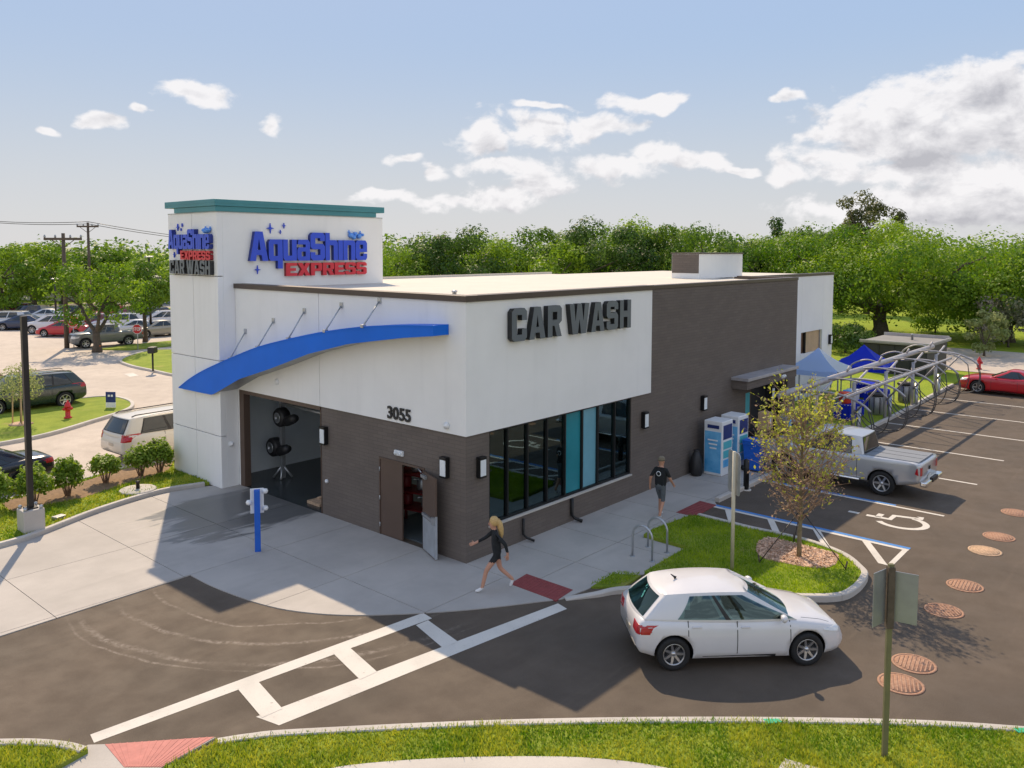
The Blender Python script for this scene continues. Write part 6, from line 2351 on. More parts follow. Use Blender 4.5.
SP['van'] = dict(w=1.97, wb=3.03, wr=0.34, xf=2.50, xr=-2.60,
    top=[(-2.60, 0.8), (-2.54, 1.05), (-2.3, 1.12), (0.0, 1.06), (1.4, 1.02), (1.8, 0.98), (2.2, 0.85), (2.42, 0.7), (2.50, 0.55)],
    bot=[(-2.60, 0.42), (-2.4, 0.3), (-2, 0.22), (2, 0.2), (2.4, 0.25), (2.5, 0.35)],
    crown=[(-3, 0.0), (1.5, 0.0), (1.8, 0.05), (2.5, 0)],
    gh=dict(x0=1.95, x1=0.90, x2=-2.25, x3=-2.58, wb=1.84, wt=1.50, z0=1.06, z1=1.68, wedge=0.06, bowf=0.22, bowr=0.06, drop=-0.03),
    wins=[(2.4, 8.0), (8.6, 14.2), (14.9, 20.6)], taper=[(2.2, 0), (0, 0), (0, 0.5)], tail_z=(0.85, 1.12), tl_in=0.72, tl_side=0.22, head_z=(0.65, 0.8), doors=(1.2, 0.1, -1.0), handles=(0.3, -0.1), rails=True)
SP['sedan'] = dict(w=1.84, wb=2.80, wr=0.33, xf=2.35, xr=-2.45,
    top=[(-2.45, 0.75), (-2.40, 0.94), (-2.2, 1.00), (-1.6, 1.02), (0.0, 0.95), (1.0, 0.93), (1.35, 0.90), (1.9, 0.80), (2.25, 0.66), (2.35, 0.5)],
    bot=[(-2.45, 0.4), (-2.2, 0.26), (-1.8, 0.2), (1.8, 0.18), (2.25, 0.22), (2.35, 0.3)],
    crown=[(-2.5, 0.01), (-1.8, 0.03), (-1.2, 0.0), (1.0, 0.0), (1.4, 0.05), (2.3, 0.01)],
    gh=dict(x0=1.35, x1=0.42, x2=-1.05, x3=-1.85, wb=1.66, wt=1.18, z0=0.95, z1=1.42, wedge=0.02, bowf=0.24, bowr=0.14, drop=-0.05),
    wins=[(2.6, 10.8), (11.4, 19.0)], taper=[(3.2, 0), (0, 2.8)], tail_z=(0.78, 0.93), head_z=(0.6, 0.72), doors=(1.0, 0.0, -0.95), handles=(0.2, -0.75))
SP['coupe'] = dict(w=1.92, wb=2.72, wr=0.35, xf=2.35, xr=-2.40,
    top=[(-2.40, 0.75), (-2.34, 0.96), (-2.1, 1.03), (-1.4, 1.03), (-0.4, 0.95), (0.6, 0.94), (1.0, 0.95), (1.7, 0.90), (2.2, 0.78), (2.35, 0.55)],
    bot=[(-2.40, 0.4), (-2.2, 0.26), (-1.8, 0.18), (1.8, 0.16), (2.25, 0.2), (2.35, 0.3)],
    crown=[(-2.5, 0.01), (0.5, 0.0), (1.0, 0.06), (1.8, 0.05), (2.3, 0.01)],
    gh=dict(x0=0.90, x1=0.05, x2=-0.85, x3=-1.75, wb=1.68, wt=1.10, z0=0.95, z1=1.34, wedge=0.02, bowf=0.24, bowr=0.14, drop=-0.05),
    wins=[(2.6, 14.0), (15.0, 19.0)], taper=[(3.4, 0), (0, 2.8)], tail_z=(0.80, 0.96), head_z=(0.65, 0.80), doors=(0.7, -0.55), handles=(-0.35,))
SP['pickup'] = dict(w=1.92, wb=3.26, wr=0.395, xf=2.55, xr=-2.80,
    top=[(-2.80, 1.10), (-2.78, 1.20), (-2.6, 1.23), (-0.95, 1.22), (-0.6, 1.20), (1.0, 1.19), (1.45, 1.20), (2.3, 1.14), (2.5, 1.05), (2.55, 0.80)],
    bot=[(-2.80, 0.62), (-2.6, 0.52), (-2, 0.38), (2, 0.34), (2.45, 0.36), (2.55, 0.45)],
    crown=[(-3, 0.0), (-2.7, -0.02), (-1.0, -0.02), (-0.8, 0), (1.2, 0.0), (1.5, 0.05), (2.3, 0.03), (2.6, 0)],
    gh=dict(x0=1.45, x1=0.80, x2=-0.92, x3=-1.05, wb=1.78, wt=1.44, z0=1.19, z1=1.80, wedge=0.02, bowf=0.18, bowr=0.03, drop=-0.03),
    wins=[(3.0, 12.0), (12.8, 20.5)], taper=[(3.0, 0), (0, 0.4)], tail_z=(0.84, 1.10), tl_in=0.80, tl_side=0.16, head_z=(0.8, 0.98), doors=(1.15, 0.08, -0.85), handles=(0.25, -0.68), spokes=6, tail_w=0.95, rg0=0.1, box=True)

# white hatchback turning past the corner
hd = math.atan2(-1.82, 1.86)
nx, ny = -math.sin(hd), math.cos(hd)
mx_, my_ = (-1.16 + 0.70) / 2, (-6.56 - 8.38) / 2
white = car('hatchback_car', 'white hatchback driving past the building corner in the foreground', SP['hatch'], 'car_white', (mx_ + nx * 0.76, my_ + ny * 0.76, 0.0), hd)
MB().lathe([(0.035, 0), (0.02, 0.03), (0.008, 0.12), (0.0, 0.12)], 8, Matrix.Translation((-1.05, 0.0, 1.455)) @ Matrix.Rotation(-0.9, 4, 'Y')).build('aerial', 'car_trim', white)

# silver pickup nose-in at the stall
tr = car('pickup_truck', 'silver pickup truck parked nose-in behind the young tree', SP['pickup'], 'car_silver', (14.0, -4.28, 0), math.pi / 2)
MB().bbox(-2.70, -1.06, -0.80, 0.80, 1.205, 1.245, 0.012).build('bed_cover', 'tonneau', tr)
for yy in (-0.25, 0.25):
    MB().box(-2.68, -1.08, yy - 0.008, yy + 0.008, 1.2455, 1.250).build('cover_seam', 'car_trim', tr)
m = MB()
m.bbox(-2.98, -2.78, -0.92, 0.92, 0.50, 0.66, 0.04)
bmp = m.build('step_bumper', 'chrome', tr)
MB().bbox(-3.0, -2.9, -0.30, 0.30, 0.56, 0.70, 0.01).build('bumper_pad', 'car_trim', bmp)
MB().bbox(-2.828, -2.80, -0.07, 0.07, 0.90, 1.02, 0.01).build('tailgate_badge', 'car_trim', tr)
for s_ in (-1, 1):
    MB().tube([(0.95, s_ * 0.98, 0.42), (-0.95, s_ * 0.98, 0.42)], 0.045, 8).build('side_step', 'chrome', tr)
# red coupe at the far right
car('coupe_car', 'shiny red coupe parked at the far right beyond the stalls', SP['coupe'], 'car_red', (37.7, -5.0, 0), math.pi / 2 + 0.03)
# left side of the lot
car('suv_car', 'dark green suv parked beyond the hydrant island', SP['suv'], 'car_dark_green', (0.0 + 0.0, 30.25, 0), math.pi)
car('minivan_car', 'cream minivan passing behind the white sign tower', SP['van'], 'car_cream', (1.0, 16.85, 0), 0.05)
car('sedan_car', 'dark sedan behind the shrubs at the left edge', SP['sedan'], 'car_black', (-6.5, 16.0, 0), math.pi + 0.04)
car('suv_car', 'red suv behind the dark green suv at the left edge', SP['suv'], 'car_maroon', (-2.2, 34.6, 0), math.pi + 0.02)
car('sedan_car', 'black car behind the red suv at the left edge', SP['sedan'], 'car_black', (-3.4, 38.6, 0), math.pi, detail=False)
FARG = 'cars parked in the far lot'
far = [(3, 328, 'van', 'car_silver', 2.4, 'silver van at the far left of the distant parked row'),
       (22, 329.5, 'sedan', 'car_navy', 2.5, 'dark blue sedan left of the white suv in the distant row'),
       (30, 322, 'pickup', 'car_navy', 3.0, 'navy pickup behind the dark blue sedan in the distant row'),
       (54, 333, 'suv', 'car_white', 2.35, 'white suv behind the power pole in the distant row'),
       (65, 336, 'sedan', 'car_red', 2.3, 'red car hidden by the power pole and stop sign'),
       (70, 318, 'sedan', 'car_black', 3.1, 'black car at the back of the distant row above the stop sign'),
       (84, 331, 'suv', 'car_maroon', 2.3, 'maroon suv between the stop sign and the spreading tree'),
       (104, 346, 'pickup', 'car_grey', 3.05, 'grey pickup parked behind the spreading tree trunk'),
       (112, 322, 'pickup', 'car_red', 3.1, 'red pickup at the back, behind the grey pickup'),
       (128, 325, 'suv', 'car_maroon', 3.1, 'dark red suv beside the red pickup at the back'),
       (136, 335, 'sedan', 'car_white', 2.6, 'white car behind the right hand stop sign'),
       (11, 318, 'suv', 'car_maroon', 2.4, 'maroon suv behind the silver van at the far left'),
       (46, 322, 'sedan', 'car_silver', 2.5, 'silver sedan behind the white suv in the distant row'),
       (97, 329, 'sedan', 'car_white', 2.4, 'white sedan behind the crown of the spreading tree'),
       (119, 331, 'suv', 'car_white', 2.6, 'white suv directly behind the grey pickup'),
       (146, 324, 'suv', 'car_navy', 3.0, 'navy suv at the back near the sign tower'),
       (166, 327, 'van', 'car_white', 2.7, 'white van touching the left side of the sign tower'),
       (158, 336, 'sedan', 'car_tan', 3.1, 'tan sedan parked just left of the sign tower')]
for (u, v, k, pm, rz, lab) in far:
    x, y = G(u, v)
    car({'van': 'minivan_car', 'sedan': 'sedan_car', 'suv': 'suv_car', 'pickup': 'pickup_truck'}[k], lab, SP[k], pm, (x, y, 0), rz, FARG, detail=False)

# ------------------------------------------------------------------ people
def person(label, loc, rz, J, rad, zones, hand_dirs):
    """J: joint name -> (x, y, z) with +x the walking direction; one skinned surface"""
    t = thing('person', label, 'person', loc, rz)
    names = list(J)
    verts = [J[k] for k in names]
    ix = {k: i for i, k in enumerate(names)}
    E_ = [('pelvis', 'waist'), ('waist', 'chest'), ('chest', 'neck'), ('neck', 'chin'), ('chin', 'head'), ('head', 'crown')]
    for s_ in 'lr':
        E_ += [('chest', s_ + 'sho'), (s_ + 'sho', s_ + 'elb'), (s_ + 'elb', s_ + 'wri'), (s_ + 'wri', s_ + 'palm'),
               ('pelvis', s_ + 'hip'), (s_ + 'hip', s_ + 'kne'), (s_ + 'kne', s_ + 'ank'), (s_ + 'ank', s_ + 'ball'), (s_ + 'ball', s_ + 'toe')]
    edges = [(ix[a], ix[b]) for a, b in E_]
    R_ = [rad[k] if k in rad else rad[k[1:]] for k in names]
    for s_ in 'lr':
        pal = Vector(J[s_ + 'palm'])
        d = Vector(hand_dirs[s_]).normalized()
        sd = Vector((1, 0, 0)) - d * d.x
        sd = sd.normalized() if sd.length > 0.1 else Vector((0, 0, 1))
        inn = d.cross(sd)
        for k, (o_, ln) in enumerate(((-0.030, 0.055), (-0.010, 0.068), (0.010, 0.072), (0.030, 0.064))):
            a = pal + sd * o_ + d * 0.03
            b = a + d * ln * 0.6 + inn * 0.008
            c = b + d * ln * 0.4 + inn * 0.018
            i = len(verts)
            verts += [tuple(a), tuple(b), tuple(c)]
            R_ += [0.010, 0.009, 0.008]
            edges += [(ix[s_ + 'palm'], i), (i, i + 1), (i + 1, i + 2)]
        a = pal + sd * 0.045 - d * 0.01
        b = a + sd * 0.03 + d * 0.03
        i = len(verts)
        verts += [tuple(a), tuple(b)]
        R_ += [0.012, 0.010]
        edges += [(ix[s_ + 'palm'], i), (i, i + 1)]
    me = bpy.data.meshes.new('body')
    me.from_pydata(verts, edges, [])
    ob = bpy.data.objects.new('body', me)
    COL.objects.link(ob)
    sk = ob.modifiers.new('skin', 'SKIN')
    sk.use_smooth_shade = True
    lay = me.skin_vertices[0].data
    for i, r in enumerate(R_):
        lay[i].radius = r if isinstance(r, tuple) else (r, r)
    lay[ix['pelvis']].use_root = True
    ob.modifiers.new('sub', 'SUBSURF').levels = 2
    apply_mods(ob)
    ob.parent = t
    mts = []
    for f in ob.data.polygons:
        mts.append(zones(f.center))
    pal_ = ['skin', 'cloth_black', 'cloth_grey', 'shoe_white']
    ob.data.materials.clear()
    for m_ in pal_:
        ob.data.materials.append(M[m_])
    ob.data.polygons.foreach_set('material_index', [pal_.index(q) for q in mts])
    ob.data.polygons.foreach_set('use_smooth', [True] * len(mts))
    hd_ = Vector(J['head'])
    # face: nose, ears, eyes
    m = MB()
    m.smooth = True
    m.lathe([(0.016, -0.02), (0.014, 0.0), (0.006, 0.03), (0, 0.035)], 6, Matrix.Translation(hd_ + Vector((0.088, 0, -0.02))))
    m.build('nose', 'skin', t)
    for s_ in (-1, 1):
        MB().lathe([(0.0, -0.03), (0.018, -0.015), (0.022, 0.01), (0.0, 0.032)], 6, Matrix.Translation(hd_ + Vector((0.0, s_ * 0.078, -0.01)))).build('ear', 'skin', t)
        MB().lathe([(0.0, -0.008), (0.009, 0), (0.0, 0.008)], 6, Matrix.Translation(hd_ + Vector((0.084, s_ * 0.03, 0.005)))).build('eye', 'black_plastic', t)
    MB().box(0.078, 0.09, -0.022, 0.022, -0.058, -0.05, Matrix.Translation(hd_)).build('mouth', 'tactile_red', t)
    return t


RAD = dict(pelvis=(0.175, 0.135), waist=(0.17, 0.125), chest=(0.20, 0.14), neck=0.062, chin=0.075, head=(0.092, 0.10), crown=0.07,
           sho=0.068, elb=0.046, wri=0.032, palm=(0.036, 0.030), hip=0.095, kne=0.062, ank=0.042, ball=0.040, toe=0.028)


def scaled(J, k):
    return {a: tuple(c * k for c in b) for a, b in J.items()}


# man in cap, black tee, grey shorts, walking away from the camera
Jm = dict(pelvis=(0, 0, 0.96), waist=(0.01, 0, 1.12), chest=(0.02, 0, 1.36), neck=(0.03, 0, 1.50), chin=(0.05, 0, 1.56), head=(0.05, 0, 1.66), crown=(0.04, 0, 1.74),
          lsho=(0.02, 0.18, 1.42), lelb=(-0.12, 0.27, 1.17), lwri=(-0.06, 0.31, 0.94), lpalm=(-0.04, 0.32, 0.87),
          rsho=(0.02, -0.18, 1.42), relb=(0.08, -0.27, 1.17), rwri=(0.24, -0.28, 1.00), rpalm=(0.29, -0.28, 0.95),
          lhip=(0, 0.09, 0.90), lkne=(0.20, 0.09, 0.51), lank=(0.17, 0.09, 0.09), lball=(0.27, 0.09, 0.045), ltoe=(0.34, 0.09, 0.035),
          rhip=(0, -0.09, 0.90), rkne=(0.0, -0.09, 0.50), rank=(-0.22, -0.09, 0.14), rball=(-0.16, -0.09, 0.06), rtoe=(-0.10, -0.09, 0.035))


def zone_m(c):
    if c.z < 0.11:
        return 'shoe_white'
    if c.z > 1.50:
        return 'skin'
    if abs(c.y) > 0.20 and c.z < 1.22:
        return 'skin'
    if c.z > 0.98:
        return 'cloth_black'
    if c.z > 0.50:
        return 'cloth_grey' if abs(c.y) < 0.22 else 'skin'
    return 'skin'


mx2, my2 = G(660, 517, 0.02)
man = person('man in khaki cap, black t-shirt and grey shorts walking along the wall', (mx2, my2, 0.02), R(5), Jm, RAD, zone_m, {'l': (0.1, 0.05, -1), 'r': (0.6, 0, -0.7)})
m = MB()
hx, hz_ = 0.05, 1.70
m.smooth = True
m.lathe([(0.112, -0.01), (0.112, 0.03), (0.10, 0.075), (0.06, 0.11), (0.0, 0.12)], 14, Matrix.Translation((hx - 0.005, 0, hz_)) @ Matrix.Diagonal((1.05, 0.92, 1, 1)))
cap_ = m.build('cap', 'cloth_khaki', man)
m = MB()
m.grid([[(hx + 0.07 + 0.04 * k, y * (1 - 0.25 * k * k), hz_ + 0.005 - 0.01 * k - 0.6 * y * y) for y in np.linspace(-0.09, 0.09, 7)] for k in (0, 1, 2, 2.6)])
m.build('peak', 'cloth_khaki', cap_)
m = MB()
ring = [(0.5 * 0.13 * math.cos(a), 0.5 * 0.13 * math.sin(a)) for a in np.linspace(0, 2 * math.pi, 20)]
for a0, a1, r0 in ((0, 20, 1.0),):
    m.grid([[(-0.137 + 0.004, y * 1.15, 1.33 + z * 1.15) for y, z in ring], [(-0.137, y * 0.85, 1.33 + z * 0.85) for y, z in ring]])
m.build('shirt_print', 'letter_white', man)

# woman, black top and shorts, striding towards the left
Jw = dict(pelvis=(0, 0, 0.95), waist=(0.02, 0, 1.10), chest=(0.05, 0, 1.31), neck=(0.07, 0, 1.45), chin=(0.10, 0, 1.51), head=(0.10, 0, 1.605), crown=(0.09, 0, 1.68),
          lsho=(0.05, 0.155, 1.36), lelb=(-0.16, 0.22, 1.16), lwri=(-0.22, 0.20, 0.93), lpalm=(-0.21, 0.20, 0.86),
          rsho=(0.05, -0.155, 1.36), relb=(0.24, -0.21, 1.19), rwri=(0.46, -0.17, 1.10), rpalm=(0.53, -0.16, 1.08),
          lhip=(0, 0.085, 0.88), lkne=(0.26, 0.08, 0.52), lank=(0.36, 0.08, 0.10), lball=(0.46, 0.08, 0.055), ltoe=(0.52, 0.08, 0.05),
          rhip=(0, -0.085, 0.88), rkne=(-0.08, -0.08, 0.50), rank=(-0.38, -0.08, 0.22), rball=(-0.35, -0.08, 0.11), rtoe=(-0.31, -0.08, 0.055))


def zone_w(c):
    if c.z < 0.125 or (c.z < 0.20 and c.x < -0.30):
        return 'shoe_white'
    if c.z > 1.46:
        return 'skin'
    if c.x > 0.42 and c.z > 0.9:
        return 'skin'
    if c.z < 0.97 and abs(c.y) > 0.15 and c.x < -0.12:
        return 'skin'
    if c.z > 0.72:
        return 'cloth_black'
    return 'skin'


wxp, wyp = G(497, 590, 0.02)
RADW = dict(RAD, pelvis=(0.185, 0.15), waist=(0.155, 0.125), chest=(0.175, 0.14), sho=0.062, neck=0.054, kne=0.058, hip=0.09)
wom = person('blonde woman in black top and black shorts striding past the corner', (wxp, wyp, 0.01), R(140), Jw, RADW, zone_w, {'l': (0, 0, -1), 'r': (1, 0.1, -0.2)})
m = MB()
m.smooth = True
hc = Vector((0.085, 0, 1.64))
m.lathe([(0.0, 0.115), (0.06, 0.105), (0.10, 0.06), (0.112, 0.0), (0.10, -0.06), (0.085, -0.09)], 14, Matrix.Translation(hc + Vector((-0.018, 0, 0))))
m.tube([(0.0, 0, 1.66), (-0.055, 0, 1.58), (-0.085, 0.01, 1.45), (-0.095, 0.01, 1.32), (-0.08, 0.01, 1.20)], [0.06, 0.075, 0.07, 0.055, 0.02], 10)
m.build('hair', 'hair_blonde', wom)

# ------------------------------------------------------------------ vegetation
def crown_points(r, z0, z1, n_cl, n_leaf, cl_r, rg, flat=0.75, low=0.0, hollow=0.45, sep=0.74):
    """clump centres through an ellipsoid crown and leaf positions round each clump"""
    cz, hz_ = (z0 + z1) / 2, (z1 - z0) / 2
    C = []
    tries = 0
    while len(C) < n_cl and tries < 4000:
        tries += 1
        d = rg.normal(size=3)
        d /= np.linalg.norm(d)
        k = hollow + (1 - hollow) * rg.random() ** 0.6
        p = np.array([d[0] * r * k, d[1] * r * k, cz + d[2] * hz_ * k])
        if p[2] < z0 + low:
            continue
        if all(np.linalg.norm((p - c) / np.array([1, 1, 0.8])) > cl_r * sep for c in C):
            C.append(p)
    C = np.array(C)
    per = n_leaf // len(C)
    pos, nrm, tint = [], [], []
    for c in C:
        k = int(per * (0.7 + 0.6 * rg.random()))
        d = rg.normal(size=(k, 3))
        d /= np.linalg.norm(d, axis=1, keepdims=True)
        rr = cl_r * (0.6 + 0.55 * rg.random()) * (0.45 + 0.65 * rg.random((k, 1)) ** 0.45)
        rr = rr * (1 + 0.30 * np.sin(d[:, :1] * 5 + c[0]) * np.cos(d[:, 1:2] * 6 + c[1]))
        p = c + d * rr * np.array([1, 1, flat])
        pos.append(p)
        nn = d * 1.1 + rg.normal(size=(k, 3)) * 0.38 + np.array([0, 0, 0.3])
        nrm.append(nn)
        tint.append(np.clip(0.1 + 0.7 * rg.random() + rg.normal(size=k) * 0.10, 0, 1))
    return C, np.concatenate(pos), np.concatenate(nrm), np.concatenate(tint)


def make_tree(name, label, loc, r, h, base, n_cl, n_leaf, leaf, mat, seed, trunk_r=0.25, bark='bark', cl=0.30, low=0.0, group=None, fork=1, rz=0.0, hollow=0.45, lean=0.0, flat=0.75, sep=0.74):
    rg = np.random.default_rng(seed)
    t = thing(name, label, 'tree', loc, rz, group)
    C, pos, nrm, tint = crown_points(r, base, h, n_cl, n_leaf, r * cl, rg, low=low, hollow=hollow, flat=flat, sep=sep)
    m = MB()
    fz = base * 0.55 + 0.12 * (h - base) if fork > 1 else base + 0.2 * (h - base)
    tp = np.array([lean * 0.5, 0.0, fz])
    m.tube([(0, 0, -0.1), (trunk_r * 0.2, 0, fz * 0.35), (lean * 0.2, trunk_r * 0.2, fz * 0.7), tuple(tp)], [trunk_r * 1.5, trunk_r * 1.05, trunk_r * 0.95, trunk_r * 0.9], 10)
    order = sorted(range(len(C)), key=lambda i: -np.linalg.norm(C[i][:2]))
    nl = min(len(C), 16 if fork == 1 else 24)
    hubs = []
    for k in range(max(3, fork)):
        a = 2 * math.pi * k / max(3, fork) + rg.random() * 0.8
        e = np.array([math.cos(a) * r * 0.36, math.sin(a) * r * 0.36, fz + (h - fz) * 0.34 * (0.8 + 0.5 * rg.random())])
        mid = tp + (e - tp) * 0.5 + np.array([0, 0, -0.06 * (h - fz)])
        m.tube(smooth_path([tuple(tp - np.array([0, 0, 0.15])), tuple(mid), tuple(e)], 4), [trunk_r * (0.62 - 0.035 * q) for q in range(9)], 8)
        hubs.append(e)
    for i in order[:nl]:
        c = C[i]
        hb = min(hubs, key=lambda q: np.linalg.norm(q[:2] - c[:2]) + 0.4 * abs(q[2] - c[2]))
        mid = hb + (c - hb) * 0.55 + rg.normal(size=3) * 0.05 * r + np.array([0, 0, -0.02 * r])
        m.tube(smooth_path([tuple(hb), tuple(mid), tuple(c)], 3), [trunk_r * (0.32 - 0.04 * q) for q in range(7)], 6)
    m.build('trunk', bark, t)
    link('crown', leaf_mesh('crown', pos, nrm, leaf * (0.7 + 0.6 * npr.random(len(pos))), 0.6, tint, mat), [], t)
    return t


# the great spreading oak right of the building, and its neighbours
gx, gy = G(880, 336)
make_tree('oak_tree', 'great spreading oak with low forked limbs right of the building', (gx, gy, 0), 11.8, 9.6, 3.0, 80, 52000, 0.27, 'leaf_bright', 3, 0.62, cl=0.20, fork=5, hollow=0.35, low=0.3)
x, y, _ = at_depth(1012, 72)
make_tree('oak_tree', 'bright green tree at the right edge beyond the red car', (x, y, 0), 7.2, 8.0, 1.4, 46, 22000, 0.30, 'leaf_bright', 5, 0.4, cl=0.26, fork=3)
x, y, _ = at_depth(1060, 92)
make_tree('oak_tree', 'tree cut by the right edge, behind the bright green one', (x, y, 0), 8.0, 9.0, 1.4, 40, 9000, 0.5, 'leaf_oak', 6, 0.4, cl=0.27, fork=3)
x, y, _ = at_depth(868, 104)
make_tree('pine_tree', 'tall dark thin-crowned tree rising above the big oak', (x, y, 0), 4.4, 15.2, 4.5, 46, 9000, 0.34, 'leaf_dark', 8, 0.3, cl=0.25, hollow=0.15, sep=0.35)
x, y, _ = at_depth(842, 106)
make_tree('pine_tree', 'shorter dark tree left of the tall dark one', (x, y, 0), 3.2, 12.6, 4.0, 22, 4600, 0.36, 'leaf_dark', 9, 0.24, cl=0.36, hollow=0.2, sep=0.4)
x, y, _ = at_depth(783, 108)
make_tree('oak_tree', 'round dark green tree above the roof left of the tall dark one', (x, y, 0), 4.4, 11.9, 3.0, 34, 8000, 0.36, 'leaf_deep', 10, 0.25, cl=0.30, sep=0.35, hollow=0.2)

# line of trees behind the roof; three prototypes copied
G_WOOD = 'trees in the line behind the roof'
prot = []
wood = [(395, 60, 239, 0.78, 'leftmost tree of the line, just right of the sign tower'),
        (428, 66, 234, 0.9, 'second tree of the line from the sign tower'),
        (460, 62, 229, 0.95, 'tree in the line above the left end of CAR WASH letters'),
        (496, 70, 231, 0.95, 'tree in the line behind the letters C and A'),
        (530, 64, 229, 1.0, 'tree in the line behind the letters A and R'),
        (562, 72, 222, 1.0, 'tree in the line behind the gap between the two words'),
        (596, 66, 220, 1.05, 'tree in the line behind the letters W and A'),
        (628, 74, 215, 1.05, 'high crowned tree in the line behind the last letters'),
        (662, 70, 214, 1.1, 'highest tree of the line, left of the roof box'),
        (694, 66, 219, 0.95, 'tree in the line directly behind the roof box'),
        (726, 78, 236, 0.9, 'lower tree in the line just right of the roof box'),
        (755, 76, 233, 0.85, 'tree in the line between the roof box and the big oak'),
        (790, 80, 225, 1.0, 'tree in the line behind the brown wall end'),
        (818, 84, 222, 1.0, 'tree in the line behind the white end bay')]
for i, (u, dep, vtop, k, lab) in enumerate(wood):
    x, y, zt = at_depth(u, dep, vtop)
    pi = i % 4
    if i < 4:
        mt = ['leaf_bright', 'leaf_oak', 'leaf_deep', 'leaf_bright'][i]
        t = make_tree('wood_tree', lab, (0, 0, 0), 4.6, 10.0, 1.4, 40, 19000, 0.23, mt, 20 + i, 0.26, cl=0.28, group=G_WOOD, hollow=0.4)
        prot.append(t)
    else:
        t = dup(prot[pi], (0, 0, 0), 0, lab, G_WOOD)
    t.location = (x, y, 0)
    t.rotation_euler = (0, 0, rnd.random() * 6.28)
    s_ = zt / 10.25
    t.scale = (k, k, s_ * 1.02)
# distant woods closing the horizon
P_, N_ = [], []
rg = np.random.default_rng(77)
for k in range(420):
    u = -250 + 1550 * rg.random()
    dep = 105 + 80 * rg.random()
    if 120 < u < 400 and dep < 120:
        continue
    x, y, _ = at_depth(u, dep)
    top = 7.2 + 2.6 * rg.random() if u < 250 else 8.0 + 3.0 * rg.random()
    n = 150
    d = rg.normal(size=(n, 3))
    d /= np.linalg.norm(d, axis=1, keepdims=True)
    rad_ = np.array([3.2, 3.2, top * 0.5]) * (0.45 + 0.6 * rg.random((n, 1)) ** 0.5)
    P_.append(np.array([x, y, top * 0.52]) + d * rad_)
    N_.append(d + rg.normal(size=(n, 3)) * 0.5 + np.array([0, 0, 0.4]))
pos = np.concatenate(P_)
o = link('distant_woods', leaf_mesh('distant_woods', pos, np.concatenate(N_), 0.75 * (0.7 + 0.6 * npr.random(len(pos))), 0.65, None, 'leaf_oak'), [])
tag(o, 'far green woods closing the horizon behind everything', 'woods', kind='stuff')

# trees across the street at left
x, y = G(97, 352)
make_tree('shade_tree', 'spreading tree with forked trunk in the far verge at left', (x, y, 0), 3.3, 7.0, 1.9, 30, 5200, 0.22, 'leaf_bright', 31, 0.28, cl=0.29, fork=3)
x, y, _ = at_depth(143, 70)
make_tree('shade_tree', 'slim tree between the spreading tree and the sign tower', (x, y, 0), 2.5, 6.8, 2.2, 24, 5000, 0.24, 'leaf_oak', 32, 0.16, cl=0.33)
x, y, _ = at_depth(33, 100)
make_tree('shade_tree', 'round tree with bent trunk behind the distant parked cars', (x, y, 0), 4.6, 8.6, 2.0, 34, 6500, 0.36, 'leaf_bright', 33, 0.3, cl=0.3, fork=2)
x, y, _ = at_depth(2, 92)
make_tree('shade_tree', 'tree at the left edge behind the distant parked cars', (x, y, 0), 3.8, 8.2, 1.4, 30, 5500, 0.36, 'leaf_bright', 34, 0.3, cl=0.3, fork=2)
x, y, _ = at_depth(112, 112)
make_tree('shade_tree', 'tree behind the spreading tree, below the farther power pole', (x, y, 0), 4.6, 7.8, 1.4, 30, 5000, 0.42, 'leaf_oak', 35, 0.3, cl=0.3)
x, y, _ = at_depth(62, 118)
make_tree('shade_tree', 'tree seen behind the nearer power pole', (x, y, 0), 4.4, 8.0, 1.4, 30, 5000, 0.42, 'leaf_oak', 36, 0.3, cl=0.3)
x, y, _ = at_depth(158, 104)
make_tree('shade_tree', 'tree touching the left edge of the sign tower', (x, y, 0), 4.4, 7.4, 1.2, 30, 5000, 0.40, 'leaf_bright', 37, 0.3, cl=0.3)


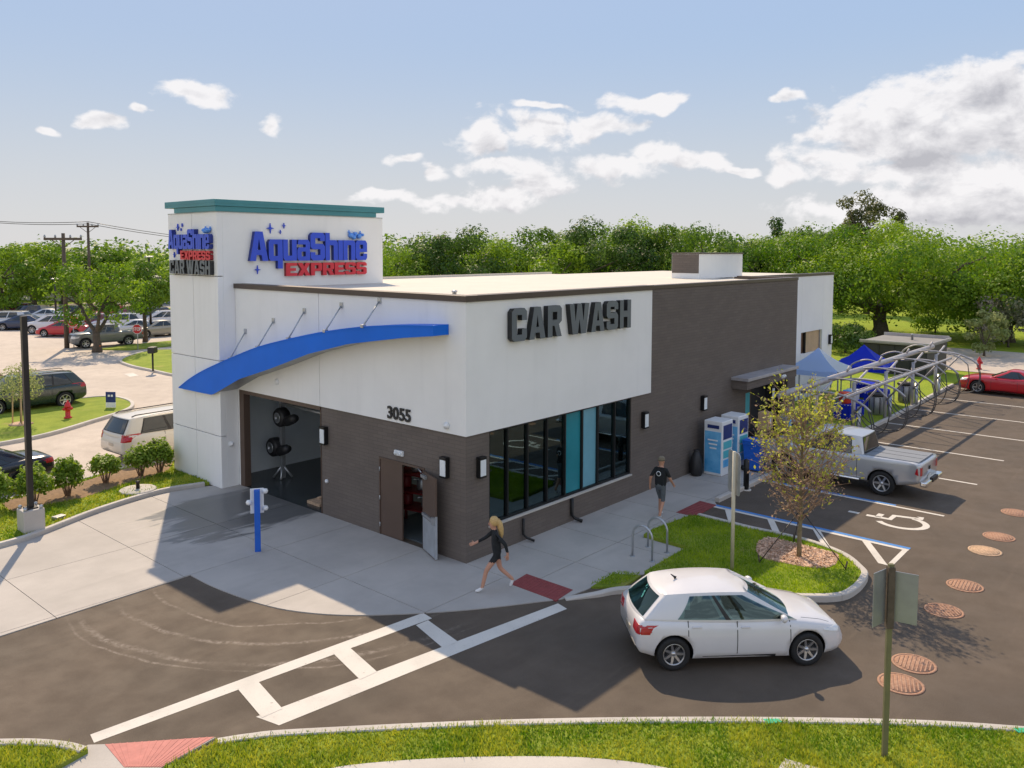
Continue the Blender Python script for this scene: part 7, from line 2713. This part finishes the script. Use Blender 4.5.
# young street tree in the island: twiggy, yellow leaves above, rusty below
def young_tree():
    rg = np.random.default_rng(5)
    t = thing('young_tree', 'young staked tree with yellow leaves and rusty twigs on the island', 'tree', (*G(799, 558, 0.1), 0.1))
    m = MB()
    m.tube([(0, 0, -0.05), (0.02, 0.01, 0.6), (0.05, 0.0, 1.2), (0.04, 0.02, 2.2), (0.02, 0, 3.4), (0, 0, 4.3)], [0.07, 0.055, 0.05, 0.04, 0.025, 0.01], 8)
    m.build('trunk', 'pale_bark', t)
    m = MB()
    tips = []
    for k in range(84):
        z0 = 0.85 + 2.6 * (k / 84) ** 1.0
        a = k * 2.399 + rg.random() * 0.5
        reach = 1.12 * math.sin(min(1.0, (z0 - 0.55) / 1.2) * 1.45) * (1.0 if z0 < 2.2 else max(0.25, 1 - (z0 - 2.2) / 2.2)) * (0.75 + 0.4 * rg.random())
        z1 = min(4.55, z0 + 0.55 + 1.0 * rg.random())
        p0 = np.array([0.04, 0.0, z0])
        p2 = np.array([math.cos(a) * reach, math.sin(a) * reach, z1])
        p1 = p0 + (p2 - p0) * 0.5 + np.array([math.cos(a) * 0.12, math.sin(a) * 0.12, -0.06])
        br = smooth_path([tuple(p0), tuple(p1), tuple(p2)], 4)
        m.tube(br, [0.016 - 0.0014 * q for q in range(9)], 5, caps=False)
        for j in range(7):
            f = 0.3 + 0.7 * rg.random()
            b0 = np.array(br[min(8, int(f * 8))])
            d = np.array([math.cos(a), math.sin(a), 0.9]) * 0.55 + rg.normal(size=3) * 0.42
            b1 = b0 + d * (0.28 + 0.3 * rg.random())
            m.tube([tuple(b0), tuple((b0 + b1) / 2 + rg.normal(size=3) * 0.02), tuple(b1)], [0.006, 0.005, 0.003], 4, caps=False)
            tips.append((b0, b1))
    m.build('twigs', 'twig', t)
    Y, Rr = [], []
    for b0, b1 in tips:
        for q in range(6):
            p = b0 + (b1 - b0) * (0.2 + 0.9 * rg.random()) + rg.normal(size=3) * 0.05
            rad_ = math.hypot(p[0], p[1])
            yellow = rg.random() < (0.10 + 0.80 * min(1, max(0, (p[2] - 1.7) / 1.8)) - 0.25 * max(0, rad_ - 0.8))
            (Y if yellow else Rr).append(p)
    Y, Rr = np.array(Y), np.array(Rr)
    Rr = Rr[rg.random(len(Rr)) < 0.75]
    for nm, P, mt, sz in (('crown', Y, 'leaf_young', 0.095), ('crown', Rr, 'leaf_rust', 0.075)):
        link(nm, leaf_mesh(nm, P, rg.normal(size=P.shape) + np.array([0, 0, 0.5]), sz * (0.6 + 0.8 * npr.random(len(P))), 0.55, None, mt), [], t)
    for a in (0.5, 2.6, 4.7):
        MB().tube([(0.03, 0, 1.25), (math.cos(a) * 1.15, math.sin(a) * 1.15, 0.05)], 0.012, 5).build('guy_wire', 'black_plastic', t)
        MB().tube([(math.cos(a) * 1.15, math.sin(a) * 1.15, -0.05), (math.cos(a) * 1.2, math.sin(a) * 1.2, 0.22)], 0.02, 5).build('stake', 'wood_pole', t)


young_tree()
m = MB()
m.prism(mulch_ring, 0.09, 0.125)
mul = m.build('mulch_bed', 'mulch', island)
n = 2600
a_ = np.array(mulch_ring)
q = a_.min(0) + npr.random((n * 2, 2)) * (a_.max(0) - a_.min(0))
q = q[inside(mulch_ring, q)][:n]
pp = np.column_stack([q, 0.13 + 0.02 * npr.random(len(q))])
o = link('mulch_chips', leaf_mesh('mulch_chips', pp, npr.normal(size=pp.shape) * 0.35 + np.array([0, 0, 1]), 0.07 * (0.6 + 0.9 * npr.random(len(pp))), 0.4, None, 'leaf_rust'), [], island)
o['kind'] = 'stuff'
o.data.materials[0] = M['mulch_chip']


# shrubs of the strip
def shrub(px, h, r, seed, label, mat='leaf_shrub', n=1500, leaf=0.13):
    rg = np.random.default_rng(seed)
    x, y = G(*px, 0.1)
    t = thing('shrub', label, 'shrub', (x, y, 0.1), 0, 'shrubs in the strip left of the exit')
    m = MB()
    P, N2 = [], []
    ns = 11
    for k in range(ns):
        a = k * 2.399
        rr = r * (0.25 + 0.75 * (k / ns) ** 0.5)
        zt = h * (1.0 - 0.35 * (rr / r) ** 2) * (0.85 + 0.25 * rg.random())
        e = np.array([math.cos(a) * rr * 0.75, math.sin(a) * rr * 0.75, zt * 0.8])
        m.tube([(0.05 * math.cos(a), 0.05 * math.sin(a), -0.03), (e[0] * 0.5, e[1] * 0.5, e[2] * 0.55), tuple(e)], [0.022, 0.015, 0.007], 5)
        c = e * np.array([1, 1, 1.0])
        kk = n // ns
        d = rg.normal(size=(kk, 3))
        d /= np.linalg.norm(d, axis=1, keepdims=True)
        P.append(c + d * np.array([0.46 * r, 0.46 * r, 0.26 * h]) * (0.3 + 0.75 * rg.random((kk, 1)) ** 0.5))
        N2.append(d * 0.5 + rg.normal(size=(kk, 3)) * 0.5 + np.array([0, 0, 0.5]))
    m.build('stems', 'twig', t)
    P = np.concatenate(P)
    P[:, 2] = np.maximum(P[:, 2], 0.12)
    link('leaves', leaf_mesh('leaves', P, np.concatenate(N2), leaf * (0.6 + 0.8 * npr.random(len(P))), 0.5, None, mat), [], t)


shrub((-6, 510), 1.15, 0.50, 41, 'leafy shrub cut by the left edge')
shrub((34, 505), 1.2, 0.56, 42, 'leafy shrub beside the dark lamp post base', n=1300)
shrub((68, 496), 1.25, 0.46, 43, 'upright leafy shrub right of the dark lamp post')
shrub((106, 483), 1.0, 0.48, 44, 'round leafy shrub left of the concrete pad', n=1200)
shrub((141, 476), 1.15, 0.48, 45, 'leafy shrub in front of the cream minivan, left of the pair', n=1200)
shrub((160, 473), 1.15, 0.46, 46, 'leafy shrub touching the sign tower, right of the pair', n=1200)

# small staked tree on the hydrant island
x, y = G(21, 424, 0.1)
t = thing('young_tree', 'small staked tree with pale drooping leaves on the hydrant island', 'tree', (x, y, 0.1))
MB().tube([(0, 0, 0), (0.02, 0, 1.3), (0, 0, 2.6)], [0.04, 0.035, 0.015], 6).build('trunk', 'pale_bark', t)
for a in (0.3, 2.4, 4.5):
    MB().tube([(0.35 * math.cos(a), 0.35 * math.sin(a), 0), (0.3 * math.cos(a), 0.3 * math.sin(a), 1.5)], 0.03, 6).build('stake', 'tan_box', t)
rg = np.random.default_rng(9)
d = rg.normal(size=(1500, 3))
d /= np.linalg.norm(d, axis=1, keepdims=True)
P = np.array([0, 0, 1.95]) + d * np.array([1.0, 1.0, 0.85]) * (0.3 + 0.7 * rg.random((1500, 1)) ** 0.5)
P[:, 2] -= 0.25 * np.hypot(P[:, 0], P[:, 1])
link('crown', leaf_mesh('crown', P, d + rg.normal(size=d.shape) * 0.5, 0.13 * (0.6 + 0.8 * rg.random(1500)), 0.35, None, 'leaf_pale', droop=0.6), [], t)
MB().lathe([(0.5, 0), (0.35, 0.06), (0.0, 0.08)], 14).build('mulch_ring', 'mulch', t)

# shrubs and saplings at the right, beyond the stalls
for i, (u, dep, r, h, mt, lab) in enumerate(((1012, 68, 2.6, 4.4, 'leaf_blossom', 'pale blossoming bush at the right edge behind the red car'),
        (988, 62, 1.3, 3.6, 'leaf_pale', 'thin pale sapling standing behind the red car roof'),
        (848, 64, 1.9, 2.2, 'leaf_deep', 'dark green bush between the white end bay and the shed'),
        (938, 80, 2.4, 3.4, 'leaf_bright', 'bright bush under the right limbs of the big oak'))):
    x, y, _ = at_depth(u, dep)
    make_tree('bush', lab, (x, y, 0), r, h, 0.3, 16, 2400, 0.22 if h < 4 else 0.28, mt, 60 + i, 0.07, cl=0.36)
    bpy.data.objects[-1] if False else None
# pale fence far behind the field
x0_, y0_, _ = at_depth(905, 118)
x1_, y1_, _ = at_depth(965, 122)
t = thing('field_fence', 'pale wooden fence far behind the big oak', 'fence', (0, 0, 0))
for k in range(26):
    f = k / 26
    x, y = x0_ + (x1_ - x0_) * f, y0_ + (y1_ - y0_) * f
    MT = Matrix.Translation((x, y, 0)) @ Matrix.Rotation(math.atan2(y1_ - y0_, x1_ - x0_), 4, 'Z')
    MB().box(0.0, 0.33, -0.02, 0.02, 0.0, 1.9 + 0.05 * (k % 3), MT).build('board', 'tan_box', t)
MB().tube([(x0_, y0_, 1.5), (x1_, y1_, 1.5)], 0.05, 5).build('rail', 'wood_pole', t)
